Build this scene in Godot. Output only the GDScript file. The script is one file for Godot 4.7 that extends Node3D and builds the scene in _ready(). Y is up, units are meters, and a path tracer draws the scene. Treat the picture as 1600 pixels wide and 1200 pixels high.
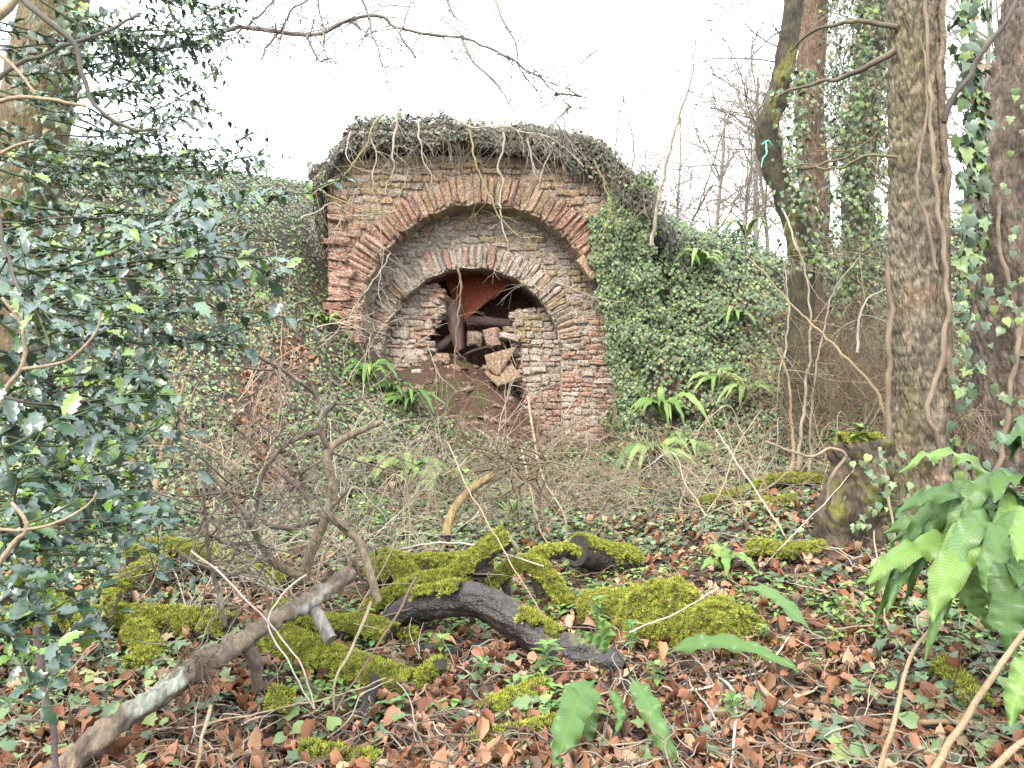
extends Node3D

# A ruined stone lime kiln in a wooded bank, seen over fallen mossy logs.

var rng := RandomNumberGenerator.new()
var fn := FastNoiseLite.new()
var crack := FastNoiseLite.new()
var cell := FastNoiseLite.new()
var taken := {}
var M := {}


func _ready() -> void:
	rng.seed = 4711
	fn.seed = 11
	fn.frequency = 1.0
	fn.fractal_octaves = 3
	for f in [crack, cell]:
		f.noise_type = FastNoiseLite.TYPE_CELLULAR
		f.frequency = 1.0
		f.seed = 3
		f.fractal_type = FastNoiseLite.FRACTAL_NONE
	crack.cellular_return_type = FastNoiseLite.RETURN_DISTANCE2_SUB
	cell.cellular_return_type = FastNoiseLite.RETURN_CELL_VALUE
	# camera
	var cam := Camera3D.new()
	cam.name = "camera"
	cam.position = Vector3(0, 1.6, 0)
	cam.fov = 52.0
	cam.near = 0.05
	cam.far = 400.0
	add_child(cam)
	# sky and exposure
	var sm := ProceduralSkyMaterial.new()
	sm.sky_top_color = Color(0.93, 0.97, 1.0)
	sm.sky_horizon_color = Color(0.98, 0.99, 1.0)
	sm.ground_bottom_color = Color(0.2, 0.19, 0.16)
	sm.ground_horizon_color = Color(0.4, 0.4, 0.38)
	sm.sky_energy_multiplier = 1.0
	var sky := Sky.new()
	sky.sky_material = sm
	var env := Environment.new()
	env.background_mode = Environment.BG_SKY
	env.sky = sky
	env.tonemap_mode = Environment.TONE_MAPPER_LINEAR
	env.tonemap_exposure = 4.5
	env.sdfgi_enabled = true
	env.ssao_enabled = true
	env.ssil_enabled = true
	var we := WorldEnvironment.new()
	we.name = "environment"
	we.environment = env
	add_child(we)
	# veiled sun behind high cloud
	var sun := DirectionalLight3D.new()
	sun.name = "sun"
	sun.light_energy = 0.5
	sun.light_angular_distance = 25.0
	sun.light_color = Color(1.0, 0.98, 0.94)
	sun.shadow_enabled = true
	sun.rotation_degrees = Vector3(-44, -22, 0)
	add_child(sun)

	make_materials()
	make_shapes()
	build_ground()
	build_kiln()
	build_banks()
	build_trees()
	build_logs()
	build_undergrowth()
	build_ferns()
	build_holly()


# ---------------------------------------------------------------- naming
func numbered(called: String) -> String:
	var n: int = taken.get(called, 0)
	taken[called] = n + 1
	return called if n == 0 else "%s_%03d" % [called, n]

func tag(o: Node, label: String, category: String, group := "", kind := "") -> Node:
	o.set_meta("label", label)
	o.set_meta("category", category)
	if group:
		o.set_meta("group", group)
	if kind:
		o.set_meta("kind", kind)
	return o

func thing(called: String, label: String, category: String, at := Vector3.ZERO, group := "", kind := "") -> Node3D:
	var o := Node3D.new()
	o.name = numbered(called)
	o.position = at
	add_child(o)
	tag(o, label, category, group, kind)
	return o

func origin_of(n: Node3D) -> Vector3:
	var p := Vector3.ZERO
	var q: Node = n
	while q is Node3D and q != self:
		p += q.position
		q = q.get_parent()
	return p

func put(called: String, mesh: Mesh, m: Material, parent: Node3D = null, kind := "") -> MeshInstance3D:
	var o := MeshInstance3D.new()
	o.mesh = mesh
	o.material_override = m
	if parent:
		o.name = called
		parent.add_child(o, true)
		o.position = -origin_of(parent)
	else:
		o.name = numbered(called)
		add_child(o)
	if kind:
		o.set_meta("kind", kind)
	return o

func swarm(called: String, mesh: Mesh, m: Material, where: Array, tints: Array, parent: Node3D = null) -> MultiMeshInstance3D:
	var mm := MultiMesh.new()
	mm.transform_format = MultiMesh.TRANSFORM_3D
	mm.use_colors = true
	mm.mesh = mesh
	mm.instance_count = where.size()
	for k in where.size():
		var tr: Transform3D = where[k]
		mm.set_instance_transform(k, tr)
		mm.set_instance_color(k, tints[k])
	var o := MultiMeshInstance3D.new()
	o.multimesh = mm
	o.material_override = m
	if parent:
		o.name = called
		parent.add_child(o, true)
		o.position = -origin_of(parent)
	else:
		o.name = numbered(called)
		add_child(o)
	o.set_meta("kind", "stuff")
	return o


# ---------------------------------------------------------------- small maths
func rf(a: float, b: float) -> float:
	return rng.randf_range(a, b)

func n3(p: Vector3) -> float:
	return fn.get_noise_3dv(p)

func ss(a: float, b: float, x: float) -> float:
	return smoothstep(a, b, x)

func rvec() -> Vector3:
	return Vector3(rf(-1, 1), rf(-1, 1), rf(-1, 1))

func basis_along(y: Vector3, z: Vector3) -> Basis:   # y kept, z as near as can be
	y = y.normalized()
	var x := y.cross(z)
	if x.length() < 0.001:
		x = y.cross(Vector3(0.3, 0.2, 0.9))
	x = x.normalized()
	return Basis(x, y, x.cross(y).normalized())

func jit(c: Color, a: float) -> Color:
	var k := 1.0 + rf(-a, a)
	return Color(c.r * k * (1.0 + rf(-a, a) * 0.3), c.g * k, c.b * k * (1.0 + rf(-a, a) * 0.3))

func smooth(p: Array, step: float) -> PackedVector3Array:
	var out := PackedVector3Array()
	for k in p.size() - 1:
		var a: Vector3 = p[maxi(k - 1, 0)]
		var b: Vector3 = p[k]
		var c: Vector3 = p[k + 1]
		var d: Vector3 = p[mini(k + 2, p.size() - 1)]
		var n := maxi(1, int(ceil(b.distance_to(c) / step)))
		for j in n:
			out.append(b.cubic_interpolate(c, a, d, float(j) / n))
	out.append(p[p.size() - 1])
	return out

func wobble(p: PackedVector3Array, amount: float, freq: float) -> PackedVector3Array:
	var s := rvec() * 50.0
	for k in p.size():
		var q := p[k] * freq + s
		p[k] += Vector3(n3(q), n3(q + Vector3(31, 0, 0)), n3(q + Vector3(0, 57, 0))) * amount
	return p


# ---------------------------------------------------------------- mesh buffer
class MB:
	var v := PackedVector3Array()
	var n := PackedVector3Array()
	var c := PackedColorArray()
	var uv := PackedVector2Array()
	var i := PackedInt32Array()

	func vert(p: Vector3, col: Color, t := Vector2.ZERO) -> int:
		v.append(p)
		c.append(col)
		uv.append(t)
		return v.size() - 1

	func tri(a: int, b: int, d: int) -> void:
		i.append(a)
		i.append(b)
		i.append(d)

	func face(a: Vector3, b: Vector3, d: Vector3, col: Color) -> void:
		tri(vert(a, col), vert(b, col), vert(d, col))

	func quad(a: Vector3, b: Vector3, d: Vector3, e: Vector3, col: Color) -> void:
		var k := vert(a, col)
		vert(b, col)
		vert(d, col)
		vert(e, col)
		tri(k, k + 1, k + 2)
		tri(k, k + 2, k + 3)

	func done() -> ArrayMesh:
		n.resize(v.size())
		n.fill(Vector3.ZERO)
		for k in range(0, i.size(), 3):
			var a := i[k]
			var b := i[k + 1]
			var d := i[k + 2]
			var w := (v[d] - v[a]).cross(v[b] - v[a])
			n[a] += w
			n[b] += w
			n[d] += w
		for k in n.size():
			n[k] = n[k].normalized() if n[k].length_squared() > 1e-20 else Vector3.UP
		var arr := []
		arr.resize(Mesh.ARRAY_MAX)
		arr[Mesh.ARRAY_VERTEX] = v
		arr[Mesh.ARRAY_NORMAL] = n
		arr[Mesh.ARRAY_COLOR] = c
		arr[Mesh.ARRAY_TEX_UV] = uv
		arr[Mesh.ARRAY_INDEX] = i
		var m := ArrayMesh.new()
		m.add_surface_from_arrays(Mesh.PRIMITIVE_TRIANGLES, arr)
		return m


func paint(look: Dictionary, p: Vector3, nrm: Vector3) -> Color:
	var a: Color = look.a
	var b: Color = look.b
	var f: float = look.get("f", 6.0)
	var k := clampf(0.5 + 0.9 * n3(p * f) + 0.5 * n3(p * f * 5.0), 0.0, 1.0)
	var col := a.lerp(b, k)
	if look.has("c"):
		col = col.lerp(look.c, ss(0.25, 0.4, n3(p * f * 0.7 + Vector3(9, 4, 2))))
	if look.has("spot"):
		var s: Vector3 = look.spot
		col = col.lerp(look.spot_color, 0.85 * ss(0.15, 0.1, p.distance_to(s) + 0.07 * n3(p * 16.0) + 0.04 * n3(p * 50.0)) * ss(-0.1, 0.35, nrm.y + 0.4 * nrm.z))
	if look.has("algae"):
		var g: Vector3 = look.algae_side
		col = col.lerp(look.algae, 0.55 * ss(0.4, 1.0, nrm.dot(g) + 0.7 * n3(p * 1.6) + 0.4 * n3(p * 9.0)))
	if look.has("moss"):
		var m := ss(look.m0, look.m0 + 0.35, nrm.y + 0.55 * n3(p * 5.0) + 0.25 * n3(p * 17.0))
		col = col.lerp(look.moss, m)
	return col


# a tapering, lumpy, painted tube along pts
func tube(mb: MB, pts: PackedVector3Array, r0: float, r1: float, sides: int, look: Dictionary, cut0 := false, cut1 := false) -> void:
	var n := pts.size()
	if n < 2:
		return
	var t := (pts[1] - pts[0]).normalized()
	var u := t.cross(Vector3(0.31, 0.89, 0.33))
	if u.length() < 0.05:
		u = t.cross(Vector3(1, 0, 0))
	u = u.normalized()
	var first := mb.v.size()
	var bump: float = look.get("bump", 0.0)
	var bf: float = look.get("bf", 8.0)
	var lump: float = look.get("lump", 0.0)
	var stretch: float = look.get("stretch", 1.0)
	var flare: float = look.get("flare", 0.0)
	var pw: float = look.get("pow", 1.0)
	var flat: bool = look.get("flat", false)
	var along := 0.0
	var plate: float = look.get("plate", 0.0)
	for k in n:
		if k > 0:
			along += pts[k].distance_to(pts[k - 1])
		t = (pts[mini(k + 1, n - 1)] - pts[maxi(k - 1, 0)]).normalized()
		u = (u - t * u.dot(t)).normalized()
		var w := t.cross(u)
		var f := float(k) / (n - 1)
		var r := lerpf(r0, r1, pow(f, pw))
		if flare > 0.0:
			r *= 1.0 + flare * exp(-along / (r0 * 2.2))
		if lump > 0.0:
			r *= 1.0 + lump * n3(pts[k] * (0.5 / r0) + Vector3(3, 7, 1))
		var flatcol: Color = Color.WHITE
		if flat:
			flatcol = paint(look, pts[k], Vector3.UP)
		for s in sides:
			var an := TAU * s / sides
			var dir := u * cos(an) + w * sin(an)
			var p := pts[k] + dir * r
			var tint := 1.0
			if plate > 0.0:
				var q := Vector3(pts[k].x + dir.x * r, (pts[k].y + dir.y * r) / 2.2, pts[k].z + dir.z * r) * plate
				q += Vector3(n3(q * 0.7), n3(q * 0.7 + Vector3(8, 0, 0)), n3(q * 0.7 + Vector3(0, 8, 0))) * 0.45
				p += dir * (minf((crack.get_noise_3dv(q) + 1.0) * 3.0, 1.0) - 0.6) * 0.022
				tint = 1.0 + 0.3 * cell.get_noise_3dv(q)
			if bump > 0.0:
				var q := (pts[k] / stretch + dir * r) * bf
				var h := n3(q)
				if look.has("ridge"):
					h = 0.5 - absf(h) * 2.2
				if look.has("moss"):
					var m := ss(look.m0, look.m0 + 0.35, dir.y + 0.55 * n3(p * 5.0))
					h = lerpf(h, 1.3 + 1.1 * n3(p * 22.0), m)
				p += dir * h * bump
				if flare > 0.0:
					p += dir * r * 0.35 * exp(-along / (r0 * 3.0)) * sin(an * 5.0 + 2.0 * n3(pts[k]))
			mb.vert(p, flatcol if flat else paint(look, p, dir) * tint)
	for k in n - 1:
		for s in sides:
			var a := first + k * sides + s
			var b := first + k * sides + (s + 1) % sides
			mb.tri(a, a + sides, b)
			mb.tri(b, a + sides, b + sides)
	var cc: Color = look.get("cut", look.a)
	for e in 2:
		if (e == 0 and cut0) or (e == 1 and cut1):
			var o := first + (0 if e == 0 else (n - 1) * sides)
			var mid := mb.vert(pts[0] if e == 0 else pts[n - 1], cc)
			var ring := []
			for s in sides:
				ring.append(mb.vert(mb.v[o + s], cc))
			for s in sides:
				if e == 0:
					mb.tri(mid, ring[s], ring[(s + 1) % sides])
				else:
					mb.tri(mid, ring[(s + 1) % sides], ring[s])


# a stem with ever finer side shoots
func shoots(mb: MB, at: Vector3, dir: Vector3, length: float, r: float, depth: int, look: Dictionary, kids := 4, spread := 0.9, droop := 0.0, curl := 0.35) -> PackedVector3Array:
	var pts := PackedVector3Array()
	var n := 7 if depth > 0 else 5
	var d := dir.normalized()
	var p := at
	for k in n:
		pts.append(p)
		d = (d + rvec() * curl * 0.5 + Vector3(0, -droop, 0)).normalized()
		p += d * length / (n - 1)
	tube(mb, pts, r, r * 0.35, 5 if r > 0.012 else 3, look)
	if depth > 0:
		for k in kids:
			var f := rf(0.2, 0.98)
			var j := mini(int(f * (n - 1)), n - 2)
			var q := pts[j].lerp(pts[j + 1], f * (n - 1) - j)
			var dd := (pts[j + 1] - pts[j]).normalized()
			var side := (rvec() - dd * rvec().dot(dd)).normalized()
			shoots(mb, q, (dd + side * spread).normalized(), length * rf(0.35, 0.65) * (1.15 - 0.5 * f), maxf(r * 0.5, 0.0022), depth - 1, look, kids, spread, droop, curl)
	return pts



# ---------------------------------------------------------------- materials
func noise_tex(freq: float, octaves: int, lo: float, hi: float, kind := FastNoiseLite.TYPE_SIMPLEX_SMOOTH, size := 512) -> NoiseTexture2D:
	var f := FastNoiseLite.new()
	f.noise_type = kind
	f.seed = 5 + M.size()
	f.frequency = freq
	f.fractal_octaves = octaves
	var g := Gradient.new()
	g.set_color(0, Color(lo, lo, lo))
	g.set_color(1, Color(hi, hi, hi))
	var t := NoiseTexture2D.new()
	t.width = size
	t.height = size
	t.seamless = true
	t.noise = f
	t.color_ramp = g
	return t

func material(rough: float, tex: Texture2D = null, scale := Vector3.ONE, bump: Texture2D = null, depth := 0.5, world := false) -> StandardMaterial3D:
	var m := StandardMaterial3D.new()
	m.vertex_color_use_as_albedo = true
	m.roughness = rough
	m.cull_mode = BaseMaterial3D.CULL_DISABLED
	if tex:
		m.albedo_texture = tex
		m.uv1_triplanar = true
		m.uv1_world_triplanar = world
		m.uv1_scale = scale
	if bump:
		m.heightmap_enabled = true
		m.heightmap_texture = bump
		m.heightmap_scale = depth
		m.uv1_triplanar = true
		m.uv1_world_triplanar = world
		m.uv1_scale = scale
	return m

func vein_tex() -> ImageTexture:
	var im := Image.create(64, 512, false, Image.FORMAT_RGB8)
	for y in 512:
		for x in 64:
			var u := absf(x / 63.0 - 0.5) * 2.0
			var s := sin((y / 512.0 * 46.0 - u * 2.2) * TAU) * 0.5 + 0.5
			var k := 0.88 + 0.12 * s
			if u < 0.07:
				k = 1.0
			im.set_pixel(x, y, Color(k, k, k * (1.0 if u > 0.07 else 0.8)))
	return ImageTexture.create_from_image(im)

func make_materials() -> void:
	var grain := noise_tex(0.03, 5, 0.62, 1.0)
	var coarse := noise_tex(0.012, 5, 0.55, 1.0)
	var rock := noise_tex(0.02, 6, 0.5, 1.0)
	var rockb := noise_tex(0.035, 5, 0.0, 1.0)
	var cells := noise_tex(0.03, 3, 0.0, 1.0, FastNoiseLite.TYPE_CELLULAR)
	M.ground = material(0.95, grain, Vector3(1.3, 1.3, 1.3), rockb, 3.0, true)
	M.stone = material(0.95, rock, Vector3(1.3, 1.3, 1.3), rockb, 3.0, true)
	var wash := noise_tex(0.011, 6, 0.0, 1.0, FastNoiseLite.TYPE_SIMPLEX_SMOOTH, 1024)
	var wg := Gradient.new()
	wg.offsets = PackedFloat32Array([0.0, 0.46, 0.62, 0.8, 1.0])
	wg.colors = PackedColorArray([Color(0.5, 0.42, 0.22, 0.4), Color(0.66, 0.54, 0.46, 0.2), Color(0.76, 0.66, 0.58, 0.35), Color(0.82, 0.74, 0.67, 0.55), Color(0.84, 0.78, 0.72, 0.65)])
	wash.color_ramp = wg
	M.stone.detail_enabled = true
	M.stone.detail_albedo = wash
	M.mortar = material(0.97, rock, Vector3(1.1, 1.1, 1.1), rockb, 3.5, true)
	M.mortar.detail_enabled = true
	M.mortar.detail_albedo = wash
	M.bark = material(0.92, coarse, Vector3(5, 1.6, 5), cells, 1.2)
	M.wetbark = material(0.42, coarse, Vector3(3, 3, 3), rockb, 1.0)
	M.twig = material(0.8, grain, Vector3(6, 6, 6))
	M.moss = material(1.0, grain, Vector3(9, 9, 9))
	M.moss.backlight_enabled = true
	M.moss.backlight = Color(0.25, 0.3, 0.08)
	M.rust = material(0.75, rock, Vector3(1.2, 1.2, 1.2), rockb, 0.8)
	M.plain = material(0.9)
	M.ivy = material(0.42)
	M.ivy.metallic_specular = 0.46
	M.ivy.backlight_enabled = true
	M.ivy.backlight = Color(0.12, 0.2, 0.04)
	M.holly = material(0.26)
	M.holly.metallic_specular = 0.72
	M.holly.backlight_enabled = true
	M.holly.backlight = Color(0.16, 0.24, 0.03)
	M.matleaf = material(0.6)
	M.herb = material(0.5)
	M.herb.metallic_specular = 0.35
	M.herb.backlight_enabled = true
	M.herb.backlight = Color(0.35, 0.45, 0.08)
	M.litter = material(0.62)
	M.litter.metallic_specular = 0.35
	M.litter.backlight_enabled = true
	M.litter.backlight = Color(0.14, 0.08, 0.03)
	var fr := material(0.42)
	fr.metallic_specular = 0.38
	fr.albedo_texture = vein_tex()
	fr.backlight_enabled = true
	fr.backlight = Color(0.16, 0.24, 0.03)
	M.frond = fr
	M.string = material(0.5)


# ---------------------------------------------------------------- leaf shapes (one unit long, along +y, face to +z)
var S := {}

func leaf_mesh(rows: Array, fold: float, curl: float, wave: float, mid := 1.25) -> ArrayMesh:
	# rows: [t, half width, edge shift along the leaf]
	var mb := MB.new()
	var k := 0
	for r in rows:
		var t: float = r[0]
		var w: float = r[1]
		var dy: float = r[2]
		var z := -curl * t * t
		var wz := fold * w + (wave if k % 2 == 0 else -wave) * (1.0 if w > 0.02 else 0.0)
		mb.vert(Vector3(-w, t + dy, z + wz), Color(1, 1, 1))
		mb.vert(Vector3(0, t, z), Color(mid, mid, mid * 0.9))
		mb.vert(Vector3(w, t + dy, z + wz), Color(1, 1, 1))
		k += 1
	for j in rows.size() - 1:
		var a := j * 3
		mb.tri(a, a + 3, a + 1)
		mb.tri(a + 1, a + 3, a + 4)
		mb.tri(a + 1, a + 4, a + 2)
		mb.tri(a + 2, a + 4, a + 5)
	return mb.done()

func make_shapes() -> void:
	S.ivy = [
		leaf_mesh([[0, 0.02, 0], [0.06, 0.3, -0.16], [0.2, 0.52, 0.06], [0.38, 0.3, 0.02], [0.55, 0.36, 0.08], [0.7, 0.17, 0], [1, 0.01, 0]], 0.25, 0.25, 0.02),
		leaf_mesh([[0, 0.02, 0], [0.05, 0.28, -0.14], [0.2, 0.46, -0.02], [0.45, 0.4, 0], [0.7, 0.2, 0], [1, 0.01, 0]], -0.2, 0.3, 0.0),
		leaf_mesh([[0, 0.02, 0], [0.1, 0.4, -0.18], [0.25, 0.33, 0], [0.4, 0.55, 0.12], [0.55, 0.24, 0], [1, 0.01, 0]], 0.35, 0.1, 0.03),
	]
	S.holly = [
		leaf_mesh([[0, 0.015, 0], [0.1, 0.14, 0.04], [0.19, 0.14, 0], [0.3, 0.26, 0.06], [0.4, 0.19, 0], [0.53, 0.28, 0.06], [0.63, 0.18, 0], [0.75, 0.22, 0.06], [0.85, 0.09, 0], [1, 0.0, 0]], 0.2, 0.25, 0.035, 1.35),
		leaf_mesh([[0, 0.015, 0], [0.12, 0.15, 0.03], [0.22, 0.16, 0], [0.36, 0.26, 0.05], [0.47, 0.21, 0], [0.6, 0.25, 0.05], [0.7, 0.15, 0], [0.82, 0.16, 0.05], [0.9, 0.06, 0], [1, 0.0, 0]], 0.4, 0.45, -0.03, 1.35),
		leaf_mesh([[0, 0.015, 0], [0.15, 0.18, 0.02], [0.35, 0.24, 0.02], [0.45, 0.19, 0], [0.62, 0.25, 0.06], [0.72, 0.14, 0], [0.86, 0.13, 0.05], [0.92, 0.05, 0], [1, 0.0, 0]], 0.3, 0.3, 0.03, 1.35),
	]
	S.beech = []
	for q in [[0.3, 0.3, 0.05], [-0.5, 0.8, 0.07], [0.9, -0.4, 0.05], [-0.3, -0.9, 0.09], [1.4, 0.6, 0.06], [-1.0, 0.4, 0.08], [1.8, -0.8, 0.05]]:
		S.beech.append(leaf_mesh([[0, 0.03, 0], [0.12, 0.2, 0.02], [0.3, 0.33, 0.03], [0.5, 0.35, 0.03], [0.7, 0.27, 0.02], [0.88, 0.12, 0], [1, 0.0, 0]], q[0], q[1], q[2], 0.8))
	S.herb = leaf_mesh([[0, 0.01, 0], [0.2, 0.16, 0], [0.4, 0.24, 0.02], [0.65, 0.2, 0.02], [0.85, 0.09, 0], [1, 0, 0]], 0.3, 0.45, 0.02, 1.2)
	var tuft := MB.new()
	for k in 6:
		var an := k * 1.05 + 0.3
		var o := Vector3(cos(an), 0, sin(an))
		var side := Vector3(-sin(an), 0, cos(an)) * 0.11
		var up := Vector3(0, 0.65 + 0.08 * (k % 3), 0)
		var tip := o * 0.55 + Vector3(0, 0.95 - 0.14 * (k % 2), 0)
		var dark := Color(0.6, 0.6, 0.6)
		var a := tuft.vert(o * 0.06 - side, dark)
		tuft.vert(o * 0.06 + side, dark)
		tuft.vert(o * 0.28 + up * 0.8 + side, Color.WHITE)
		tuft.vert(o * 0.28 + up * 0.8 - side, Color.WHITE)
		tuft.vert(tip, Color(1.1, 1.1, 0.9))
		tuft.tri(a, a + 1, a + 2)
		tuft.tri(a, a + 2, a + 3)
		tuft.tri(a + 3, a + 2, a + 4)
	S.tuft = tuft.done()
	S.blocks = []
	for k in 12:
		S.blocks.append(block_mesh(k))
	S.sticks = []
	for k in 4:
		var mb := MB.new()
		var pts := wobble(smooth([Vector3.ZERO, Vector3(0.04, 0.3, 0.03), Vector3(-0.05, 0.65, 0), Vector3(0.05, 1, 0.06)], 0.12), 0.06, 2.0)
		tube(mb, pts, 0.011, 0.005, 4, {"a": Color(1, 1, 1), "b": Color(0.7, 0.7, 0.7), "flat": true})
		if k % 2:
			tube(mb, PackedVector3Array([pts[4], pts[4] + Vector3(0.1, 0.1, 0.04), pts[4] + Vector3(0.15, 0.25, 0.02)]), 0.007, 0.003, 3, {"a": Color(1, 1, 1), "b": Color(0.7, 0.7, 0.7), "flat": true})
		S.sticks.append(mb.done())


# a rough hewn stone, one unit each way, its face towards +z
func block_mesh(seed_: int) -> ArrayMesh:
	var mb := MB.new()
	var o := Vector3(seed_ * 7.3, 2.0, 1.0)
	var g := [-0.5, -0.36, 0.0, 0.36, 0.5]
	for y in 5:
		for x in 5:
			var gx: float = g[x]
			var gy: float = g[y]
			var rim := x == 0 or x == 4 or y == 0 or y == 4
			var z := 0.4 if rim else 0.5
			var corner := (x == 0 or x == 4) and (y == 0 or y == 4)
			if corner:
				gx *= 0.9 + 0.1 * n3(o * 3.0 + Vector3(x, y, 0) * 5.0)
				gy *= 0.9
			var p := Vector3(gx, gy, z)
			var q := p * 2.3 + o
			p += Vector3(n3(q) * 0.17, n3(q + Vector3(5, 5, 5)) * 0.2, n3(q * 2.4 + Vector3(9, 0, 3)) * 0.34)
			var k := 0.86 + 0.34 * (n3(q * 1.7) + 0.3)
			mb.vert(p, Color(k, k * (0.98 + 0.06 * n3(q * 3.0)), k))
	for y in 4:
		for x in 4:
			var a := y * 5 + x
			mb.tri(a, a + 5, a + 1)
			mb.tri(a + 1, a + 5, a + 6)
	var ring := [0, 1, 2, 3, 4, 9, 14, 19, 24, 23, 22, 21, 20, 15, 10, 5]
	var b0 := mb.v.size()
	for k in ring:
		var p: Vector3 = mb.v[k]
		mb.vert(Vector3(p.x, p.y, -0.5), Color(0.7, 0.7, 0.7))
	for k in 16:
		var a: int = ring[k]
		var b: int = ring[(k + 1) % 16]
		mb.tri(a, b, b0 + k)
		mb.tri(b, b0 + (k + 1) % 16, b0 + k)
	return mb.done()


# ---------------------------------------------------------------- the lie of the land
func land(x: float, z: float) -> float:
	var d := -z
	var dd := d
	var foot := x > -3.25 and x < 2.35
	if foot and d > 14.2 and d < 17.3:
		dd = 14.2
	var h := 0.035 * dd
	var t := maxf(0.0, 0.5 - x)
	var rise := 0.18 * t * t * pow(maxf(0.0, (dd - 6.0) / 8.0), 1.6)
	var top := 5.5 + 0.15 * clampf(dd - 16.0, 0.0, 6.0)
	h = minf(h, 2.2) + top * tanh(rise / top)
	h += 0.2 * maxf(0.0, minf(x, 8.0) - 1.5) * clampf((dd - 5.0) / 6.0, 0.0, 1.3)
	h += 0.35 * ss(0.9, 2.4, x) * (1.0 - ss(6.0, 9.0, dd))
	var hr := maxf(2.3, 4.0 - 0.6 * maxf(0.0, x - 2.5))
	var d0 := 12.5 - 0.1 * clampf(x - 2.2, 0.0, 20.0)
	h += hr * ss(d0, d0 + 2.8, dd) * ss(1.9, 2.7, x)
	if foot:
		h += 1.2 * ss(13.3, 15.3, d) * exp(-pow((x + 0.75) / 1.15, 4.0))
		if d >= 17.3:
			h = maxf(h, 5.2)
	var far := ss(5.0, 12.0, d)
	h += (0.03 + 0.05 * far) * n3(Vector3(x * 0.9, 0, z * 0.9)) + 0.02 * n3(Vector3(x * 3.0, 5, z * 3.0))
	if foot and d > 13.3:
		h += soil_mask(x, d) * (0.06 * n3(Vector3(x * 4.0, 2, z * 4.0)) + 0.03 * n3(Vector3(x * 12.0, 3, z * 12.0)))
	return h

func land_normal(x: float, z: float) -> Vector3:
	var e := 0.06
	return Vector3(land(x - e, z) - land(x + e, z), 2.0 * e, land(x, z - e) - land(x, z + e)).normalized()

func on(p: Vector3, lift := 0.0) -> Vector3:
	return Vector3(p.x, land(p.x, p.z) + lift, p.z)

func path_mask(x: float, d: float) -> float:   # the bare gully of dead leaves down the side bank
	var c := lerpf(-2.75, -3.55, ss(8.0, 12.5, d)) + 0.25 * sin(d * 1.7)
	return exp(-pow((x - c) / 0.27, 2.0)) * ss(7.6, 8.6, d) * (1.0 - ss(12.0, 13.0, d))

func soil_mask(x: float, d: float) -> float:   # the spill of red soil in the mouth of the kiln
	return ss(13.25, 13.9, d + 0.25 * n3(Vector3(x * 2.0, 0, d))) * exp(-pow((x + 0.45) / 1.55, 4.0)) * (1.0 if d < 17.3 else 0.0)

func build_ground() -> void:
	var xs := PackedFloat32Array()
	var zs := PackedFloat32Array()
	var x := 0.0
	while x < 160.0:
		xs.append(x)
		x += 0.07 if x < 4.2 else (0.16 if x < 9.0 else (1.0 if x < 20.0 else 12.0))
	var all := PackedFloat32Array()
	for k in range(xs.size() - 1, 0, -1):
		all.append(-xs[k])
	all.append_array(xs)
	var d := -120.0
	while d < 220.0:
		zs.append(-d)
		d += 12.0 if d < -12.0 else (1.0 if d < 1.0 else (0.06 if d < 6.0 else (0.1 if d < 17.6 else (0.5 if d < 28.0 else 12.0))))
	var mb := MB.new()
	var humus := Color(0.05, 0.036, 0.028)
	var brown := Color(0.1, 0.062, 0.042)
	var red := Color(0.11, 0.056, 0.038)
	var mossy := Color(0.1, 0.085, 0.032)
	var w := all.size()
	for z in zs:
		for xx in all:
			var p := Vector3(xx, land(xx, z), z)
			var k := clampf(0.5 + n3(p * 1.8), 0.0, 1.0)
			var c := humus.lerp(brown, k)
			var s := soil_mask(xx, -z)
			if s > 0.01:
				var r := red.lerp(mossy, ss(-0.15, 0.25, n3(p * 1.3 + Vector3(4, 0, 0)) - 0.35 * (xx + 0.8)))
				c = c.lerp(r, s)
			mb.vert(p, c)
	for j in zs.size() - 1:
		for k in w - 1:
			var a := j * w + k
			mb.tri(a, a + w, a + 1)
			mb.tri(a + 1, a + w, a + w + 1)
	var g := put("ground", mb.done(), M.ground, null, "structure")
	g.set_meta("label", "dark woodland soil rising into banks on either side of the kiln")



# ---------------------------------------------------------------- the kiln
func extrude(mb: MB, poly: PackedVector2Array, zf: float, zb: float, col: Color) -> void:
	var idx := Geometry2D.triangulate_polygon(poly)
	var area := 0.0
	for k in poly.size():
		area += poly[k].cross(poly[(k + 1) % poly.size()])
	for k in range(0, idx.size(), 3):
		var p := [poly[idx[k]], poly[idx[k + 1]], poly[idx[k + 2]]]
		if (p[1] - p[0]).cross(p[2] - p[0]) > 0.0:
			p = [p[0], p[2], p[1]]
		mb.face(Vector3(p[0].x, p[0].y, zf), Vector3(p[1].x, p[1].y, zf), Vector3(p[2].x, p[2].y, zf), col)
		mb.face(Vector3(p[0].x, p[0].y, zb), Vector3(p[2].x, p[2].y, zb), Vector3(p[1].x, p[1].y, zb), col)
	for k in poly.size():
		var a := poly[k]
		var b := poly[(k + 1) % poly.size()]
		if area < 0.0:
			var sw := a
			a = b
			b = sw
		mb.quad(Vector3(a.x, a.y, zf), Vector3(b.x, b.y, zf), Vector3(b.x, b.y, zb), Vector3(a.x, a.y, zb), col)

func box(mb: MB, lo: Vector3, hi: Vector3, col: Color) -> void:
	extrude(mb, PackedVector2Array([Vector2(lo.x, lo.y), Vector2(hi.x, lo.y), Vector2(hi.x, hi.y), Vector2(lo.x, hi.y)]), hi.z, lo.z, col)

func flat2(pts: Array) -> PackedVector2Array:
	var out := PackedVector2Array()
	for p in pts:
		out.append(Vector2(p.x, p.y))
	return out

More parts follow.
